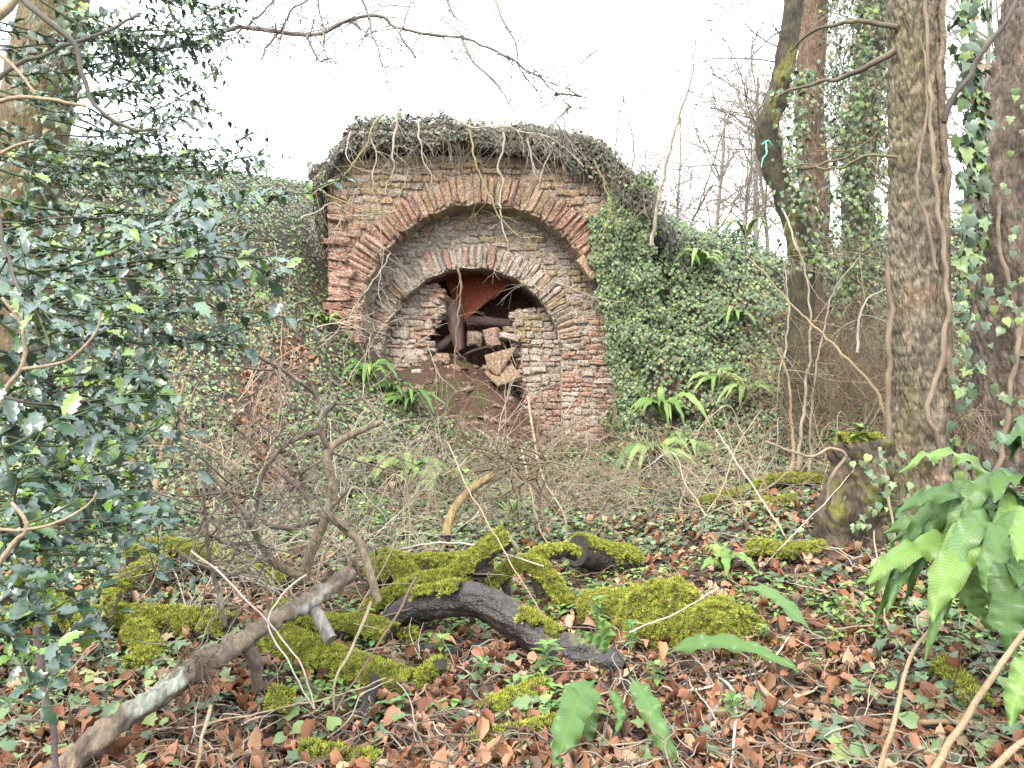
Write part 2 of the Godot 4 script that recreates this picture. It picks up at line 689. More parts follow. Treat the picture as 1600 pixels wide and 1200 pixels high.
func arc2(c: Vector2, r: float, from: float, to: float, n: int) -> PackedVector2Array:
	var out := PackedVector2Array()
	for k in n + 1:
		var a := deg_to_rad(lerpf(from, to, float(k) / n))
		out.append(c + Vector2(cos(a), sin(a)) * r * (1.0 + 0.012 * sin(k * 2.3)))
	return out

const TONES := {
	"red": Color(0.5, 0.225, 0.16), "rose": Color(0.54, 0.31, 0.235), "ochre": Color(0.5, 0.345, 0.19), "olive": Color(0.4, 0.33, 0.17),
	"grey": Color(0.5, 0.45, 0.39), "pale": Color(0.68, 0.61, 0.54), "mauve": Color(0.42, 0.245, 0.2), "dark": Color(0.21, 0.165, 0.13), "buff": Color(0.54, 0.385, 0.27),
}

func pick(w: Array) -> String:   # [name, weight, ...]
	var sum := 0.0
	for k in range(1, w.size(), 2):
		sum += w[k]
	var r := rf(0, sum)
	for k in range(0, w.size(), 2):
		r -= w[k + 1]
		if r <= 0.0:
			return w[k]
	return w[0]

var tone_mats := {}

func tone_mat(t: String, which: int) -> StandardMaterial3D:
	var key := t + str(which)
	if not tone_mats.has(key):
		var m: StandardMaterial3D = M.stone.duplicate()
		var c: Color = TONES[t]
		c = Color(c.r, c.g, c.b) * [0.8, 1.0, 1.18][which]
		m.albedo_color = Color(c.r, c.g, c.b).linear_to_srgb()
		tone_mats[key] = m
	return tone_mats[key]

# courses of rubble laid where inside(x, y) holds; returns [centre, size, tone]
func courses(lo: Vector2, hi: Vector2, zf: float, hmin: float, hmax: float, lmin: float, lmax: float, inside: Callable, tone: Callable) -> Array:
	var out := []
	var y := lo.y
	while y < hi.y:
		var h := rf(hmin, hmax)
		var x := lo.x
		while x < hi.x:
			while x < hi.x and not (inside.call(x, y + h * 0.25) and inside.call(x, y + h * 0.75)):
				x += 0.02
			if x >= hi.x:
				break
			var l := lerpf(lmin, lmax, pow(rng.randf(), 1.6)) * (0.6 + 0.5 * h / hmax)
			var e := x
			while e < x + l and e < hi.x and inside.call(e + 0.02, y + h * 0.25) and inside.call(e + 0.02, y + h * 0.75):
				e += 0.02
			if e - x > 0.05:
				var g := rf(0.008, 0.02)
				var mid := Vector2((x + e) / 2, y + h / 2 + 0.05 * n3(Vector3(x * 0.9, y * 0.8, zf)) + rf(-0.012, 0.012))
				out.append([Vector3(mid.x, mid.y, zf), Vector3(e - x - g * 0.5, (h - g * 0.4) * rf(0.8, 1.12), 0.16), tone.call(mid.x, mid.y), rf(-0.1, 0.1)])
			x = maxf(e, x + 0.02)
		y += h
	return out

var stones_out := []

func lay(list: Array, parent: Node3D, called: String, proud: float) -> void:
	for s in list:
		var sz: Vector3 = s[1]
		var b := Basis(Vector3(0, 0, 1), s[3]) * Basis(rvec().normalized(), rf(-0.12, 0.12))
		b = b * Basis.from_scale(sz)
		var o := Transform3D(b, s[0] + Vector3(0, 0, proud - sz.z * 0.5 + rf(-0.02, 0.03)))
		stones_out.append([sz.x * sz.y, o, s[2], parent, called])

func stone(parent: Node3D, called: String, tr: Transform3D, t: String) -> void:
	var o := put(called, S.blocks[rng.randi() % 12], tone_mat(t, rng.randi() % 3), parent)
	o.transform = Transform3D(tr.basis, tr.origin - origin_of(parent))

func plate(mb: MB, c: Array, thick: float, col: Color, bend := 0.0, n := 6) -> void:
	# a sheet between four corners (going round), bent along its first edge
	var nrm: Vector3 = (c[3] - c[0]).cross(c[1] - c[0]).normalized()
	for side in 2:
		var off := nrm * (thick * 0.5 if side == 0 else -thick * 0.5)
		var a := mb.v.size()
		for j in n + 1:
			for k in n + 1:
				var u := float(k) / n
				var v := float(j) / n
				var p: Vector3 = c[0].lerp(c[1], u).lerp(c[3].lerp(c[2], u), v)
				p += nrm * (bend * sin(u * PI) + 0.012 * n3(p * 9.0))
				var kk := 0.75 + 0.5 * (n3(p * 5.0) + 0.4)
				mb.vert(p + off, Color(col.r * kk, col.g * kk, col.b * kk))
		for j in n:
			for k in n:
				var q := a + j * (n + 1) + k
				if side == 0:
					mb.tri(q, q + 1, q + n + 1)
					mb.tri(q + 1, q + n + 2, q + n + 1)
				else:
					mb.tri(q, q + n + 1, q + 1)
					mb.tri(q + 1, q + n + 1, q + n + 2)
	var m := (n + 1) * (n + 1)
	var f := mb.v.size() - 2 * m
	var edge := []
	for k in n:
		edge.append(k)
	for j in n:
		edge.append(j * (n + 1) + n)
	for k in n:
		edge.append(n * (n + 1) + n - k)
	for j in n:
		edge.append((n - j) * (n + 1))
	for k in edge.size():
		var a: int = f + edge[k]
		var b: int = f + edge[(k + 1) % edge.size()]
		mb.tri(a, a + m, b)
		mb.tri(b, a + m, b + m)

func build_kiln() -> void:
	var kiln := thing("lime_kiln", "ruined lime kiln of red and grey rubble stone with nested arches, ivy on top", "kiln", Vector3(-0.5, 0.6, -14.0))
	var mort := Color(0.47, 0.37, 0.3)
	var oc := Vector3(-0.546, 2.67, -14)
	var orad := 2.14
	var ic := Vector3(-0.746, 2.097, -14.56)
	var irad := 1.657
	var c1 := Vector2(oc.x, oc.y)
	var c2 := Vector2(ic.x, ic.y)
	# outer wall with the great arch cut through it
	var pa := flat2([Vector3(-3.005, 1.145, -14), Vector3(-3.119, 2.283, -14), Vector3(-3.255, 3.08, -14), Vector3(-3.278, 5.128, -14), Vector3(-3.187, 5.527, -14), Vector3(-1.821, 5.663, -14), Vector3(0, 5.629, -14), Vector3(1.878, 5.447, -14), Vector3(2.106, 4.673, -14), Vector3(2.185, -0.221, -14), Vector3(1.844, -0.221, -14), Vector3(1.844, 3.285, -14)])
	pa.append_array(arc2(c1, orad, 30, 184, 30))
	pa.append_array(flat2([Vector3(-2.732, 2.055, -14), Vector3(-2.732, 1.145, -14)]))
	var mb := MB.new()
	extrude(mb, pa, -14.0, -14.55, mort)
	var outer := put("outer_wall", mb.done(), M.mortar, kiln)
	# recessed middle wall with its own arch
	var pb := flat2([Vector3(-3.101, -0.294, -14.56), Vector3(-3.101, 5.151, -14.56), Vector3(2.072, 5.151, -14.56), Vector3(2.072, -0.294, -14.56), Vector3(0.935, -0.294, -14.56)])
	pb.append_array(arc2(c2, irad, -4, 184, 26))
	pb.append_array(flat2([Vector3(-2.415, -0.294, -14.56)]))
	mb = MB.new()
	extrude(mb, pb, -14.562, -14.9, Color(0.5, 0.455, 0.4))
	var middle := put("middle_wall", mb.done(), M.mortar, kiln)
	# broken infill walls either side of the hole
	var pc1 := flat2([Vector3(-2.544, -0.338, -14.9), Vector3(-2.544, 3.441, -14.9), Vector3(-1.405, 3.441, -14.9), Vector3(-1.381, 2.811, -14.9), Vector3(-1.599, 2.63, -14.9), Vector3(-1.599, 1.782, -14.9), Vector3(-1.769, 1.455, -14.9), Vector3(-1.793, -0.338, -14.9)])
	var pc2 := flat2([Vector3(0.073, 2.981, -14.9), Vector3(1.018, 2.981, -14.9), Vector3(1.018, -0.338, -14.9), Vector3(0.581, -0.338, -14.9), Vector3(0.388, 0.994, -14.9), Vector3(0.194, 1.661, -14.9), Vector3(0.145, 2.327, -14.9), Vector3(0.036, 2.593, -14.9)])
	mb = MB.new()
	extrude(mb, pc1, -14.905, -15.25, mort)
	extrude(mb, pc2, -14.905, -15.25, Color(0.42, 0.36, 0.3))
	var infill := put("infill_wall", mb.done(), M.mortar, kiln)
	# the dark body behind: flanks, back, lid and the vaulted chamber
	mb = MB.new()
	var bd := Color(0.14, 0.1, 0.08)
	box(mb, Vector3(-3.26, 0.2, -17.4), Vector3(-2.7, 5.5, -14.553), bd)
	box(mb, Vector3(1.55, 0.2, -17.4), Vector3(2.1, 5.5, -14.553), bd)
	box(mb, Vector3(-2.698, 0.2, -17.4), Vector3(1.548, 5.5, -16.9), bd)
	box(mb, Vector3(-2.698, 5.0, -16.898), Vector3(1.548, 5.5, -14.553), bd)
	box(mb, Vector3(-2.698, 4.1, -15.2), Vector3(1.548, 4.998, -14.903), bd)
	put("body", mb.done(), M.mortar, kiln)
	mb = MB.new()
	var inner := arc2(c2, irad + 0.02, 0, 180, 24)
	for zz in 5:
		var z := -14.92 - zz * 0.46
		for q in inner:
			var k := clampf(0.5 + n3(Vector3(q.x, q.y, z) * 2.0), 0, 1)
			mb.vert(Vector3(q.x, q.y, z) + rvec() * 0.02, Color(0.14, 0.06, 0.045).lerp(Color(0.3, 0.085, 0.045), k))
	for j in 4:
		for k in 24:
			var a := j * 25 + k
			mb.tri(a, a + 1, a + 25)
			mb.tri(a + 1, a + 26, a + 25)
	var dpt := -16.78
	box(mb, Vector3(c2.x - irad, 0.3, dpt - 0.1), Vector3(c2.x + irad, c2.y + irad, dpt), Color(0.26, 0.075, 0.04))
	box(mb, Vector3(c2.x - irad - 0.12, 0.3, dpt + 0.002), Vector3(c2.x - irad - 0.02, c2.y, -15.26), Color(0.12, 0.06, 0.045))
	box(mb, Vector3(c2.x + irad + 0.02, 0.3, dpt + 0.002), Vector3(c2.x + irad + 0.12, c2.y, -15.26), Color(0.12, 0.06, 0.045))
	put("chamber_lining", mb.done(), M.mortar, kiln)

	# stones
	var ext := orad + 0.501
	var in_a := func(x: float, y: float) -> bool:
		var p := Vector2(x, y)
		if not Geometry2D.is_point_in_polygon(p, pa):
			return false
		var a := rad_to_deg((p - c1).angle())
		return not (p.distance_to(c1) < ext and (a > 27.0 or a < -170.0))
	var t_a := func(x: float, y: float) -> String:
		var n := 0.5 * n3(Vector3(x * 0.7, y * 0.7, 3))
		if y + n > 4.75:
			return pick(["olive", 2, "ochre", 3, "buff", 3, "grey", 2, "dark", 0.6])
		if x < -2.0 + n:
			return pick(["red", 5, "rose", 3, "mauve", 2.4, "buff", 0.6])
		if y + n > 4.1:
			return pick(["buff", 4, "rose", 3, "ochre", 2, "red", 2, "grey", 1])
		return pick(["red", 4, "rose", 4, "buff", 1.5, "mauve", 1])
	lay(courses(Vector2(-3.4, 1.2), Vector2(2.3, 5.6), -14.0, 0.085, 0.17, 0.15, 0.44, in_a, t_a), outer, "stone", 0.026)
	var e2 := irad + 0.426
	var hole := Geometry2D.offset_polygon(PackedVector2Array(arc2(c1, orad + 0.05, 30, 184, 30)) + flat2([Vector3(-2.888, 1.127, -14.56), Vector3(-3.101, -0.294, -14.56), Vector3(2.036, -0.294, -14.56), Vector3(2.036, 3.494, -14.56)]), 0.02)[0]
	var in_b := func(x: float, y: float) -> bool:
		var p := Vector2(x, y)
		if not Geometry2D.is_point_in_polygon(p, hole) or not Geometry2D.is_point_in_polygon(p, pb):
			return false
		var a := (p - c2).angle()
		return not (p.distance_to(c2) < e2 and a > 0.35 and a < 2.75)
	var t_b := func(x: float, y: float) -> String:
		var n := 0.6 * n3(Vector3(x * 0.8, y * 0.8, 8))
		if y + n > 3.6:
			return pick(["grey", 5, "buff", 1, "mauve", 0.6, "olive", 1.5, "pale", 1.6])
		if x > 0.5 and y + n < 2.6:
			return pick(["rose", 3.4, "red", 0.7, "grey", 4, "pale", 3, "mauve", 0.5])
		if x > 0.5:
			return pick(["grey", 4, "olive", 3, "buff", 2, "dark", 0.8])
		return pick(["grey", 5, "pale", 4, "rose", 1, "mauve", 0.4])
	lay(courses(Vector2(-3.1, 0.3), Vector2(2.1, 5.0), -14.562, 0.07, 0.14, 0.14, 0.38, in_b, t_b), middle, "stone", 0.016)
	var in_c := func(x: float, y: float) -> bool:
		var p := Vector2(x, y)
		return Geometry2D.is_point_in_polygon(p, pc1) or Geometry2D.is_point_in_polygon(p, pc2)
	var t_c := func(x: float, y: float) -> String:
		var n := 0.5 * n3(Vector3(x * 0.8, y * 0.8, 18))
		if x > 0.0:
			if y + n > 2.5:
				return pick(["olive", 3, "grey", 3, "pale", 1])
			if y + n > 1.75:
				return pick(["pale", 4, "grey", 3, "rose", 1])
			return pick(["mauve", 3, "rose", 2, "red", 2, "grey", 1])
		return pick(["mauve", 1.2, "rose", 2, "grey", 5, "pale", 3, "red", 0.5])
	lay(courses(Vector2(-2.6, 0.5), Vector2(1.1, 3.6), -14.905, 0.07, 0.15, 0.13, 0.36, in_c, t_c), infill, "stone", 0.035)
	# the biggest stones are pieces of their own
	stones_out.sort_custom(func(p, q): return p[0] > q[0])
	var rest := {}
	for k in stones_out.size():
		var s: Array = stones_out[k]
		if k < 290:
			stone(s[3], s[4], s[1], s[2])
		else:
			var key: Node3D = s[3]
			if not rest.has(key):
				rest[key] = [[], []]
			rest[key][0].append(Transform3D(s[1].basis, s[1].origin))
			var c: Color = TONES[s[2]]
			rest[key][1].append(jit(c, 0.2))
	for key in rest:
		var where: Array = rest[key][0]
		for g in 3:
			var w := []
			var t := []
			for k in where.size():
				if k % 3 == g:
					w.append(where[k])
					t.append(rest[key][1][k])
			swarm("small_stone", S.blocks[g * 3 + 1], M.stone, w, t, key)
	# voussoirs of the great arch
	var a := 31.0
	while a < 190.0:
		var wdeg := rf(2.2, 3.9)
		if a > 150.0:
			wdeg *= 0.85
		var am := deg_to_rad(a + wdeg / 2)
		var dir := Vector2(cos(am), sin(am))
		var len := 0.501 * rf(0.9, 1.06)
		var ctr := c1 + dir * (orad + len / 2 + rf(-0.02, 0.03))
		var wid := deg_to_rad(wdeg) * (orad + len * 0.6) - 0.005
		var t := pick(["ochre", 3, "buff", 3, "rose", 1.5, "olive", 1.5]) if a > 60.0 and a < 115.0 else pick(["red", 4, "rose", 3.5, "buff", 1, "mauve", 1.2])
		if a < 55.0:
			t = pick(["red", 4, "rose", 2, "mauve", 1])
		var b := Basis(Vector3(dir.x, dir.y, 0), Vector3(-dir.y, dir.x, 0), Vector3(0, 0, 1)) * Basis.from_scale(Vector3(len, wid, 0.34))
		stone(outer, "voussoir", Transform3D(b, Vector3(ctr.x, ctr.y, -14.135 + rf(-0.015, 0.02))), t)
		a += wdeg
	a = 4.0
	while a < 176.0:
		var wdeg := rf(2.6, 4.6)
		var am := deg_to_rad(a + wdeg / 2)
		var dir := Vector2(cos(am), sin(am))
		var len := 0.45 * rf(0.85, 1.05)
		var ctr := c2 + dir * (irad + len / 2)
		var wid := deg_to_rad(wdeg) * (irad + len * 0.6) - 0.004
		var t := pick(["pale", 5, "grey", 2, "rose", 0.8]) if a > 48.0 and a < 135.0 else pick(["grey", 3, "olive", 2, "buff", 2])
		var b := Basis(Vector3(dir.x, dir.y, 0), Vector3(-dir.y, dir.x, 0), Vector3(0, 0, 1)) * Basis.from_scale(Vector3(len, wid, 0.34))
		stone(middle, "voussoir", Transform3D(b, Vector3(ctr.x, ctr.y, -14.71 + rf(-0.015, 0.02))), t)
		a += wdeg
	# the broken outer edge: bigger red blocks that stand out from the corner
	for k in 18:
		var y := lerpf(2.55, 5.1, k / 18.0)
		var b := Basis(Vector3(0, 0, 1), rf(-0.3, 0.1)) * Basis.from_scale(Vector3(rf(0.25, 0.5), rf(0.1, 0.2), 0.36))
		stone(outer, "quoin", Transform3D(b, Vector3(-3.1 + rf(-0.08, 0.1) + 0.2 * ss(3.0, 2.4, y), y, -14.1 + rf(-0.08, 0.06))), pick(["red", 4, "rose", 2, "mauve", 3]))
	stone(outer, "springer", Transform3D(Basis(Vector3(0, 0, 1), -0.95) * Basis.from_scale(Vector3(0.5, 0.17, 0.3)), Vector3(1.335, 3.653, -14.03)), "ochre")

	# stones that jut from the broken edges of the infill
	for q in [pc1, pc2]:
		var edge: PackedVector2Array = q.slice(1, 8) if q == pc1 else PackedVector2Array([q[1], q[0], q[7], q[6], q[5], q[4]])
		for k in edge.size() - 1:
			var n := int(ceil(edge[k].distance_to(edge[k + 1]) / 0.12))
			for j in n:
				var p := edge[k].lerp(edge[k + 1], (j + 0.5) / n) + Vector2(rf(-0.06, 0.06), rf(-0.03, 0.03))
				var b := Basis(Vector3(0, 0, 1), rf(-0.2, 0.2)) * Basis(Vector3(0, 1, 0), rf(-0.4, 0.4)) * Basis.from_scale(Vector3(rf(0.14, 0.3), rf(0.07, 0.13), rf(0.25, 0.36)))
				stone(infill, "jamb_stone", Transform3D(b, Vector3(p.x, p.y, -15.06 + rf(-0.05, 0.08))), t_c.call(p.x, p.y))

	# earth lid
	mb = MB.new()
	for j in 30:
		for k in 50:
			var x := lerpf(-3.4, 2.3, k / 49.0)
			var z := lerpf(-14.56, -17.9, j / 29.0)
			mb.vert(Vector3(x, lid(x, z), z), Color(0.07, 0.055, 0.04))
	for j in 29:
		for k in 49:
			var q := j * 50 + k
			mb.tri(q, q + 50, q + 1)
			mb.tri(q + 1, q + 50, q + 51)
	put("earth_cap", mb.done(), M.ground, kiln)

	# what lies in the mouth of the kiln
	mb = MB.new()
	plate(mb, [Vector3(-1.409, 3.841, -15.75), Vector3(0.025, 3.812, -15.55), Vector3(-0.088, 3.503, -15.4), Vector3(-0.977, 2.789, -15.4)], 0.03, Color(0.36, 0.075, 0.03), 0.03)
	tag(put("rusty_sheet", mb.done(), M.rust), "orange red rusted metal sheet slanting across the top of the dark opening", "metal sheet")
	mb = MB.new()
	plate(mb, [Vector3(-1.409, 3.305, -15.2), Vector3(-0.967, 3.113, -15.25), Vector3(-0.905, 2.273, -15.05), Vector3(-1.073, 2.185, -15)], 0.025, Color(0.15, 0.085, 0.075), 0.13)
	tag(put("curved_sheet", mb.done(), M.rust), "dull brown curved metal sheet hanging in the opening beside the hole", "metal sheet")
	mb = MB.new()
	plate(mb, [Vector3(-0.515, 2.127, -14.72), Vector3(0.096, 2.299, -14.82), Vector3(-0.25, 1.731, -14.62), Vector3(-0.439, 1.873, -14.6)], 0.06, Color(0.25, 0.15, 0.085))
	tag(put("stone_slab", mb.done(), M.stone), "flat buff slab tilted on edge, upper of the two in the kiln mouth", "slab")
	mb = MB.new()
	plate(mb, [Vector3(-0.528, 1.816, -14.75), Vector3(0, 1.961, -14.8), Vector3(0.19, 1.719, -14.62), Vector3(-0.259, 1.553, -14.5)], 0.06, Color(0.24, 0.16, 0.08))
	tag(put("stone_slab", mb.done(), M.stone), "flat buff slab lying on the red soil below the tilted slab", "slab")
	var wood := {"a": Color(0.12, 0.07, 0.06), "b": Color(0.06, 0.04, 0.035), "bump": 0.015, "bf": 5.0}
	for q in [
		[[Vector3(-0.907, 2.86, -15.5), Vector3(-0.435, 2.807, -15.3), Vector3(0.221, 2.729, -15.1)], 0.1, "thick dark beam lying level across the opening"],
		[[Vector3(-1.61, 2.234, -15), Vector3(-1.35, 2.337, -15.1), Vector3(-1.095, 2.57, -15.3)], 0.09, "dark timber end leaning in the opening by the jagged jamb"],
		[[Vector3(-1.341, 1.905, -15), Vector3(-0.798, 2.214, -15.1), Vector3(-0.341, 2.332, -15)], 0.03, "thin reddish pipe lying across the rubble in the opening"],
		[[Vector3(-1.228, 2.091, -15.1), Vector3(-0.939, 1.72, -14.8), Vector3(-0.772, 1.458, -14.6)], 0.07, "short purple brown timber sloping down to the soil spill"],
	]:
		mb = MB.new()
		tube(mb, smooth(q[0], 0.06), q[1], q[1] * 0.85, 10, wood, true, true)
		tag(put("timber", mb.done(), M.bark), q[2], "timber")
	var gravel := thing("soil_rubble", "small red stones and crumbs of earth on the soil spill", "rubble", Vector3.ZERO, "", "stuff")
	var rw := []
	var rt := []
	for k in 420:
		var x := rf(-2.0, 1.9)
		var d := rf(13.0, 15.2)
		if rng.randf() > soil_mask(x, d) + 0.15:
			continue
		var sz := 0.025 + 0.12 * pow(rng.randf(), 4.0)
		rw.append(Transform3D(Basis(rvec().normalized(), rf(0, 6)).scaled(Vector3(sz * 1.3, sz * 0.8, sz)), on(Vector3(x, 0, -d), sz * 0.1)))
		rt.append(jit([Color(0.16, 0.08, 0.055), Color(0.12, 0.07, 0.05), Color(0.24, 0.15, 0.11), Color(0.08, 0.05, 0.035)][rng.randi() % 4], 0.25))
	swarm("stone", S.blocks[3], M.stone, rw, rt, gravel)
	var fallen := [
		[Vector3(-0.365, 2.487, -14.95), Vector3(0.3, 0.34, 0.25), "mauve", "upright purple stone standing behind the tilted slab"],
		[Vector3(-1.328, 2.083, -14.85), Vector3(0.34, 0.17, 0.3), "mauve", "fallen mauve stone lying inside the jagged jamb"],
		[Vector3(-0.717, 2.465, -15.2), Vector3(0.3, 0.26, 0.3), "dark", "dark blackened stone heaped under the beam in the opening"],
		[Vector3(-1.745, 1.718, -14.5), Vector3(0.2, 0.3, 0.2), "pale", "pale upright stone at the foot of the jagged jamb"],
		[Vector3(-1.873, 1.541, -14.4), Vector3(0.26, 0.24, 0.25), "rose", "rose coloured block leaning where jamb meets the ivy bank"],
		[Vector3(-1.519, 1.647, -14.6), Vector3(0.24, 0.16, 0.24), "olive", "mossy olive stone lying on the soil spill by the jamb"],
		[Vector3(-1.135, 1.866, -14.85), Vector3(0.28, 0.18, 0.3), "buff", "buff stone half buried at the top of the soil spill"],
		[Vector3(-0.048, 2.478, -14.8), Vector3(0.4, 0.12, 0.26), "pale", "pale flat stone jutting from the jamb above the slabs"],
	]
	for q in fallen:
		var o := put("fallen_stone", S.blocks[rng.randi() % 12], tone_mat(q[2], 1))
		o.transform = Transform3D(Basis(rvec().normalized(), rf(-0.35, 0.35)) * Basis.from_scale(q[1]), q[0])
		tag(o, q[3], "stone", "stones fallen in the kiln mouth")

func lid(x: float, z: float) -> float:
	var e := minf(ss(-3.45, -2.6, x), ss(2.6, 1.2, x))
	var f := ss(-13.85, -14.6, z)
	return 5.05 + (0.62 * sqrt(e) + 0.5 * e * f) * (0.5 + 0.5 * sqrt(f)) + 0.14 * n3(Vector3(x * 1.3, 0, z * 1.3)) - 0.25 * ss(0.5, 2.3, x)



# ---------------------------------------------------------------- leaf litter and ivy
func lay_leaf(p: Vector3, nrm: Vector3, size: float, tilt: float) -> Transform3D:
	var z := (nrm + rvec() * tilt).normalized()
	var b := basis_along(rvec() + Vector3(0, 0, 0.01), z)
	b = basis_along(z.cross(b.x).normalized() * -1.0, z)
	return Transform3D(b.scaled(Vector3.ONE * size), p)

func hang_leaf(p: Vector3, nrm: Vector3, size: float, tilt: float) -> Transform3D:   # tip falling downhill
	var z := (nrm + rvec() * tilt).normalized()
	var down := Vector3(rf(-0.7, 0.7), -1.0, rf(-0.3, 0.5))
	down = (down - z * down.dot(z)).normalized()
	return Transform3D(basis_along(down, z).scaled(Vector3.ONE * size), p)

func sort_swarms(root: Node3D, called: String, shapes: Array, m: Material, items: Array) -> void:
	for g in shapes.size():
		var w := []
		var t := []
		for k in range(g, items.size(), shapes.size()):
			w.append(items[k][0])
			t.append(items[k][1])
		swarm(called, shapes[g], m, w, t, root)

func rank_leaf(t: Transform3D) -> float:
	var p := t.origin - Vector3(0, 1.6, 0)
	var seen := absf(p.x / p.z) < 0.63 and absf(p.y / p.z) < 0.475
	return -p.z / t.basis.y.length() + (0.0 if seen else 10000.0)

func litter_tint() -> Color:
	var r := rng.randf()
	if r < 0.36:
		return jit(Color(0.19, 0.082, 0.042), 0.4)
	if r < 0.68:
		return jit(Color(0.29, 0.145, 0.085), 0.35)
	if r < 0.86:
		return jit(Color(0.4, 0.255, 0.175), 0.25)
	return jit(Color(0.1, 0.055, 0.038), 0.3)

func ivy_tint() -> Color:
	var r := rng.randf()
	if r < 0.5:
		return jit(Color(0.068, 0.1, 0.048), 0.35)
	if r < 0.82:
		return jit(Color(0.115, 0.165, 0.07), 0.3)
	if r < 0.95:
		return jit(Color(0.18, 0.235, 0.07), 0.25)
	return jit(Color(0.17, 0.12, 0.06), 0.3)

func ivy_cover(x: float, d: float) -> float:
	var p := Vector3(x, 0, d)
	var n := n3(p * 0.55) + 0.5 * n3(p * 1.6 + Vector3(7, 0, 0))
	var k := 0.0
	if d > 6.4:
		k = 0.74 + 0.45 * n
		if x > 0.0:
			k -= 0.22 * ss(0.0, 1.5, x) * ss(12.4, 11.0, d)
	else:
		k = 0.03 + 0.28 * n
		k += 0.5 * ss(-0.28, -0.45, x / d) * ss(3.0, 4.0, d)
		k += 0.35 * ss(0.42, 0.6, x / d)
		k += 0.3 * ss(5.3, 6.4, d)
	k *= 1.0 - path_mask(x, d) * 1.3
	k *= 1.0 - 1.1 * soil_mask(x, d)
	return clampf(k, 0.0, 1.0)

func top_edge(y: float) -> float:   # where the curtain of ivy ends on the face of the kiln, at its sunny side
	return lerpf(1.9, 1.35, ss(0.6, 4.4, y)) + 0.14 * n3(Vector3(0, y * 1.7, 4)) + 0.1 * n3(Vector3(0, y * 6.0, 9))

